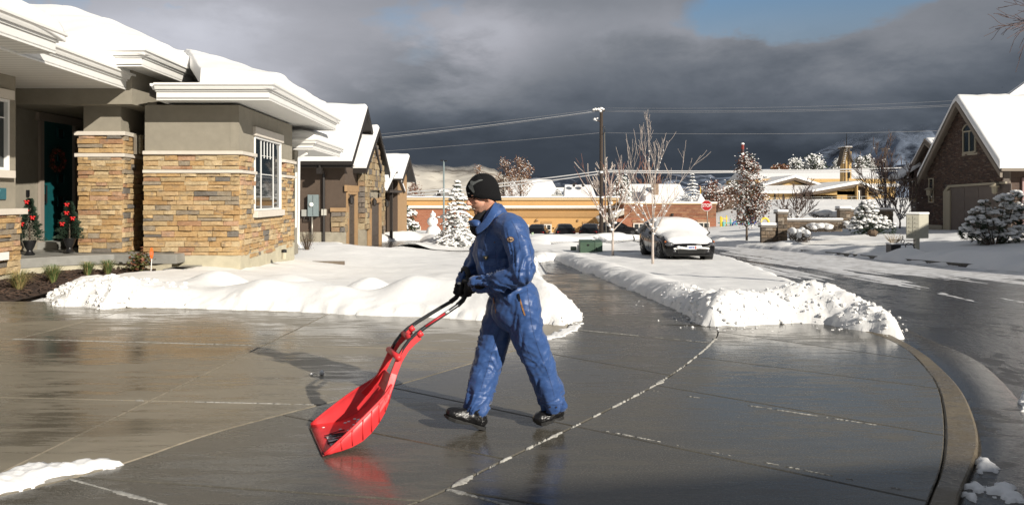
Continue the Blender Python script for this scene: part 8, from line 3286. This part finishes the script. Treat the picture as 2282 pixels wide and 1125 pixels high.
# ================================================================== MAILBOX, PLANTER, BENCH
Ym = 28.6
p = at(2042, 559, Ym)
mb_ = thing('cluster_mailbox', 'beige cluster mailbox on a pedestal with a snow cap', 'mailbox', p)
CREAM = pmat('mailbox_cream', (.46, .44, .36), .5, .05, 6)
X0, X1 = x_(2019, Ym), x_(2044, Ym)
X2m = x_(2067, Ym + .1)
z0m, z1m = z_b(531, Ym), z_b(478, Ym)
fl = [(X0, Ym), (X1, Ym - .14), (X2m, Ym + .02), (X2m - .42, Ym + .42)]
MB().prism(fl, z0m, z1m).build('cabinet', CREAM, mb_, bevel=.012)
d_ = V((X1 - X0, -.14, 0)).normalized()
n_m = V((d_.y, -d_.x, 0)) * 1
n_m = V((-.14, -(X1 - X0), 0)).normalized()
W_ = (X1 - X0) / 2
for r in range(5):
    for c_ in range(2):
        a = V((X0, Ym, 0)) + d_ * (.02 + c_ * (W_ + .0))
        b_ = a + d_ * (W_ - .03)
        za = z0m + .09 + r * (z1m - z0m - .12) / 5
        zb2 = za + (z1m - z0m - .12) / 5 - .022
        MB().solid([a + V((0, 0, za)), b_ + V((0, 0, za)), b_ + V((0, 0, zb2)), a + V((0, 0, zb2))], n_m * .012).build('mail_door', CREAM, mb_)
        q = (a + b_) / 2 + n_m * .013
        MB().solid([q + V((-.025, 0, za + .03)), q + V((.025, 0, za + .03)), q + V((.025, 0, za + .055)), q + V((-.025, 0, za + .055))], n_m * .004).build('lock', LANT, mb_)
MB().b2(x_(2043, Ym), x_(2051, Ym), Ym + .05, Ym + .25, p.z - .3, z0m).build('pedestal', CREAM, mb_)
sn = MB().prism([(X0 - .03, Ym - .02), (X1, Ym - .18), (X2m + .03, Ym), (X2m - .40, Ym + .46)], z1m + .002, z1m + .09)
sn.build('snow', SNOW, mb_, True, bevel=.035, seg=3)
p = at(1992, 566, 28.0)
pt_ = thing('planter_stand', 'black wrought iron stand with a black flower box and dried plant', 'plant stand', p)
IR = BLACKM
k = 28 / FPX
MB().prism([(x_(1980, 28), 27.8), (x_(2002, 28), 27.8), (x_(2002, 28), 28.2), (x_(1980, 28), 28.2)], z_b(564, 28), z_b(544, 28)).build('flower_box', IR, pt_, bevel=.02)
MB().b2(x_(1979, 28), x_(2003, 28), 27.78, 28.22, z_b(544, 28), z_b(541, 28)).build('snow', SNOW, pt_, True, bevel=.02)
for pts in ([(1980, 535), (2006, 534)], [(1982, 546), (2040, 545)], [(2003, 545), (2009, 560), (2006, 563)], [(2012, 532), (2007, 540), (2013, 543), (2016, 536), (2011, 533)], [(2018, 536), (2040, 536)], [(2018, 563), (2018, 545), (2024, 541), (2034, 545), (2040, 556)], [(2012, 526), (2012, 532)]):
    MB().tube([at(a, b_, 28) for a, b_ in pts], .018, 6).build('iron_bar', IR, pt_, True)
ft = MB()
rnd = random.Random(8)
for i in range(60):
    a = rnd.uniform(-1, 1)
    b0 = at(1991, 541, 28)
    ft.tube([b0 + V((a * .12, 0, 0)), b0 + V((a * .35, rnd.uniform(-.1, .1), rnd.uniform(.1, .35)))], .006, 3, cap=False)
ft.build('dried_plant', pmat('dead_straw', (.34, .28, .20), .9), pt_, fix=False)

# pines on the right
pr = G(1938, 521)
sc_ = pr.y / FPX
mound_pine(at(1940, 523, 33), [(-.35, 0, .55, .45), (.25, .1, .5, .5), (-.1, .2, .95, .42), (-.55, .1, .28, .35), (.6, -.1, .3, .4), (-.05, .1, 1.25, .3), (.1, -.2, .3, .35)], 'rounded pine heaped with snow left of the mailbox', 111, 'pine shrub', 1.35, tuft=.13)
MB_r = thing('boulder', 'brown boulder in the snow under the rounded pine', 'boulder', at(1945, 524, 32.3))
m_ = MB(); blob_mesh(m_, at(1945, 519, 32.3), (.22, .2, .16), random.Random(3), 8, 6, .15)
m_.build('rock', pmat('brown_rock', (.13, .09, .06), .9), MB_r)
Yq = 29.0
sp_list = []
rnd = random.Random(12)
for (x, y, r) in ((2160, 520, .30), (2185, 528, .32), (2215, 532, .34), (2250, 530, .36), (2280, 522, .40), (2180, 498, .30), (2210, 505, .34), (2245, 500, .36), (2275, 490, .40), (2180, 475, .22), (2215, 478, .30), (2250, 466, .30), (2238, 448, .24), (2262, 440, .22), (2195, 455, .16), (2150, 508, .14), (2165, 497, .18), (2290, 465, .35)):
    c = at(x, y, Yq + rnd.uniform(-.3, .5))
    sp_list.append((c.x - x_(2215, Yq), c.y - Yq, c.z - z_b(548, Yq), r))
mound_pine(at(2215, 548, Yq), sp_list, 'big bristly pine loaded with snow in front of the garage', 113, 'pine tree', 1.5, tuft=.15)
# twigs hanging in at the upper right corner
tc_ = thing('overhanging_tree', 'bare reddish branches reaching in at the upper right corner', 'tree', (9.5, 11, 0))
rnd = random.Random(77)
mb = MB()
def hang(a, d, L, r, lev):
    pts = [a]
    dd = d.copy()
    for i in range(5):
        dd = (dd + V((rnd.gauss(0, .12), rnd.gauss(0, .08), rnd.gauss(0, .12)))).normalized()
        pts.append(pts[-1] + dd * L / 5)
    mb.tube(pts, [max(.0035, r * (1 - .8 * i / 5)) for i in range(6)], 5, cap=False)
    if lev < 3:
        for i in range(4):
            q = pts[rnd.randrange(1, 5)]
            hang(q, (dd + V((rnd.uniform(-.7, .7), rnd.uniform(-.4, .4), rnd.uniform(-.7, .7)))).normalized(), L * .55, r * .5, lev + 1)
trunk_top = V((9.6, 11, 4.2))
MB().tube([V((9.7, 11, -.3)), V((9.65, 11, 2)), trunk_top, V((9.6, 11.1, 6.0))], [.13, .11, .09, .06], 8).build('trunk', BARK, tc_, True)
for a, d, L in ((V((9.6, 11, 5.2)), V((-.75, -.05, -.35)), 1.9), (trunk_top, V((-.8, 0, .35)), 1.7), (V((9.6, 11.1, 5.7)), V((-.8, 0, .25)), 1.9), (V((9.6, 11, 3.9)), V((-.75, 0, .35)), 1.5)):
    hang(a, d.normalized(), L, .022, 0)
mb.build('branches', pmat('plum_twig', (.13, .085, .08), .8), tc_, fix=False)

# ================================================================== HILLS AND MOUNTAIN
def hill_mat(name, rock, snowc, scale, thr, fade=None):
    m, t, oc, b = nmat(name)
    pos = t.n('ShaderNodeNewGeometry').outputs['Position']
    n = t.noise(t.mapping(pos, scale=(1, 1, 1.6)), scale, 8, .68, dist=.6)
    n2 = t.noise(pos, scale * 5, 5, .7)
    f = t.ramp(t.m('ADD', t.m('MULTIPLY', n, .72), t.m('MULTIPLY', n2, .28)), [(thr - .05, 0.0), (thr + .05, 1.0)])
    lk(t, t.mix(f, rock, snowc), b.inputs['Base Color'])
    b.inputs['Roughness'].default_value = .9
    b.inputs['Specular IOR Level'].default_value = .1
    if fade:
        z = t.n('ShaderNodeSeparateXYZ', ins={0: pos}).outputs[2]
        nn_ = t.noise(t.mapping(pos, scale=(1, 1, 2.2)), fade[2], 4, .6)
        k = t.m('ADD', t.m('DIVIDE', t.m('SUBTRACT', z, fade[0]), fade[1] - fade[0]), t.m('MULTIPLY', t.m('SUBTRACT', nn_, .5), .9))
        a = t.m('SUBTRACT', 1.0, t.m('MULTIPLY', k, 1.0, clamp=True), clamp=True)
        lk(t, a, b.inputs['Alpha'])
    return m


def ridge_mesh(name, xs_px, top_fn, Yfn, mat, depth, label=None, rough=1.0, seed=0, base=-6, rows=34):
    """terrain rising away from the viewer up to a skyline given in photo rows"""
    vs = []
    n = len(xs_px)
    for j in range(rows):
        s = j / (rows - 1)
        for i, x in enumerate(xs_px):
            Y = Yfn(x) + depth * s
            ztop = z_b(top_fn(x), Yfn(x) + depth)
            X = x_(x, Y)
            z = base + (ztop - base) * (s ** 1.15)
            z += rough * (ztop - base) * .16 * math.sin(math.pi * min(1, s * .9 + .05)) * float(fbm(X / depth * 7 + seed, Y / depth * 7, oct=4))
            vs.append((X, Y, z))
    # back side down to the ground
    for i, x in enumerate(xs_px):
        Y = Yfn(x) + depth * 1.3
        vs.append((x_(x, Y), Y, base))
    fs = [(j * n + i, j * n + i + 1, (j + 1) * n + i + 1, (j + 1) * n + i) for j in range(rows) for i in range(n - 1)]
    o = MB().add(vs, fs).build(name, mat, None, True, fix=False)
    o['kind'] = 'structure'
    return o


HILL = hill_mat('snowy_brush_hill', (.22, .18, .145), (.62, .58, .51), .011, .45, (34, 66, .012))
DARKH = hill_mat('shaded_forest_ridge', (.024, .032, .050), (.30, .34, .42), .006, .57, (60, 120, .008))  # forest and snow tones darkened bluish: the ridge's shade is in the colour
MOUNT = hill_mat('shaded_rocky_mountain', (.030, .038, .056), (.24, .29, .38), .0085, .50, (70, 165, .004))  # cloud shade put into the dark rock and dim blue-grey snow colours
ridge_mesh('hill', list(np.linspace(560, 1240, 60)), lambda x: 370 + 10 * float(vnoise(x * .02, 1.0)) + 5 * float(vnoise(x * .07, 3.0)) + max(0, (x - 1050)) * .22, lambda x: 900, HILL, 500, rough=.7)
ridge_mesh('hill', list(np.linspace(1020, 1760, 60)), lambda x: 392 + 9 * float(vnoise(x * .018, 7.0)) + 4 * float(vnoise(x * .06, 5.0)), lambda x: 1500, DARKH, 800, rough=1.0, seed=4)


def mtop(x):
    return float(np.interp(x, [1480, 1640, 1720, 1800, 1900, 2000, 2130, 2300, 2500], [402, 388, 374, 345, 302, 268, 225, 150, 120])) + 6 * float(vnoise(x * .03, 9.0))


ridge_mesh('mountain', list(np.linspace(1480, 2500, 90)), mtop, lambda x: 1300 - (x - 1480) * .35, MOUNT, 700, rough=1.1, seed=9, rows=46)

# ================================================================== UNSEEN HOUSES ADDED TO CAST SHADE INTO VIEW
def shade_house(name_label, x0, x1, y0, y1, h, hr, along_x=True):
    t = thing('house', name_label, 'house', ((x0 + x1) / 2, (y0 + y1) / 2, 0))
    mb = MB().b2(x0 + .5, x1 - .5, y0 + .5, y1 - .5, -1, h)
    mb.build('wall', STUCCO, t)
    if along_x:
        ym = (y0 + y1) / 2
        MB().solid([(x0, y0, h), (x0, y1, h), (x0, ym, hr)], (x1 - x0, 0, 0)).build('roof_snow', SNOW, t)
    else:
        xm = (x0 + x1) / 2
        MB().solid([(x0, y0, h), (x1, y0, h), (xm, y0, hr)], (0, y1 - y0, 0)).build('roof_snow', SNOW, t)
    return t


shade_house('unseen stucco house added behind the camera to cast the shade at the bottom edge', 11.4, 34, -13.5, -3.5, 5.2, 8.0)
shade_house('unseen stucco house added beyond the right edge to shade the yard with the mailbox', 21.5, 35.5, 6, 19, 5.0, 8.4, False)
for o in bpy.data.objects:
    if o.parent is not None and o.type == 'MESH' and o.name.split('.')[0] in ('snow', 'foliage', 'leaves', 'twigs', 'blades', 'dry_blades', 'branches', 'dried_plant', 'stems') and len(o.data.vertices) > 60 and o.name.split('.')[0] != 'x':
        if o.parent.name.startswith(('parked_car', 'cluster', 'planter')) and o.name.startswith('snow') and len(o.data.vertices) > 900:
            continue
        o['kind'] = 'stuff'
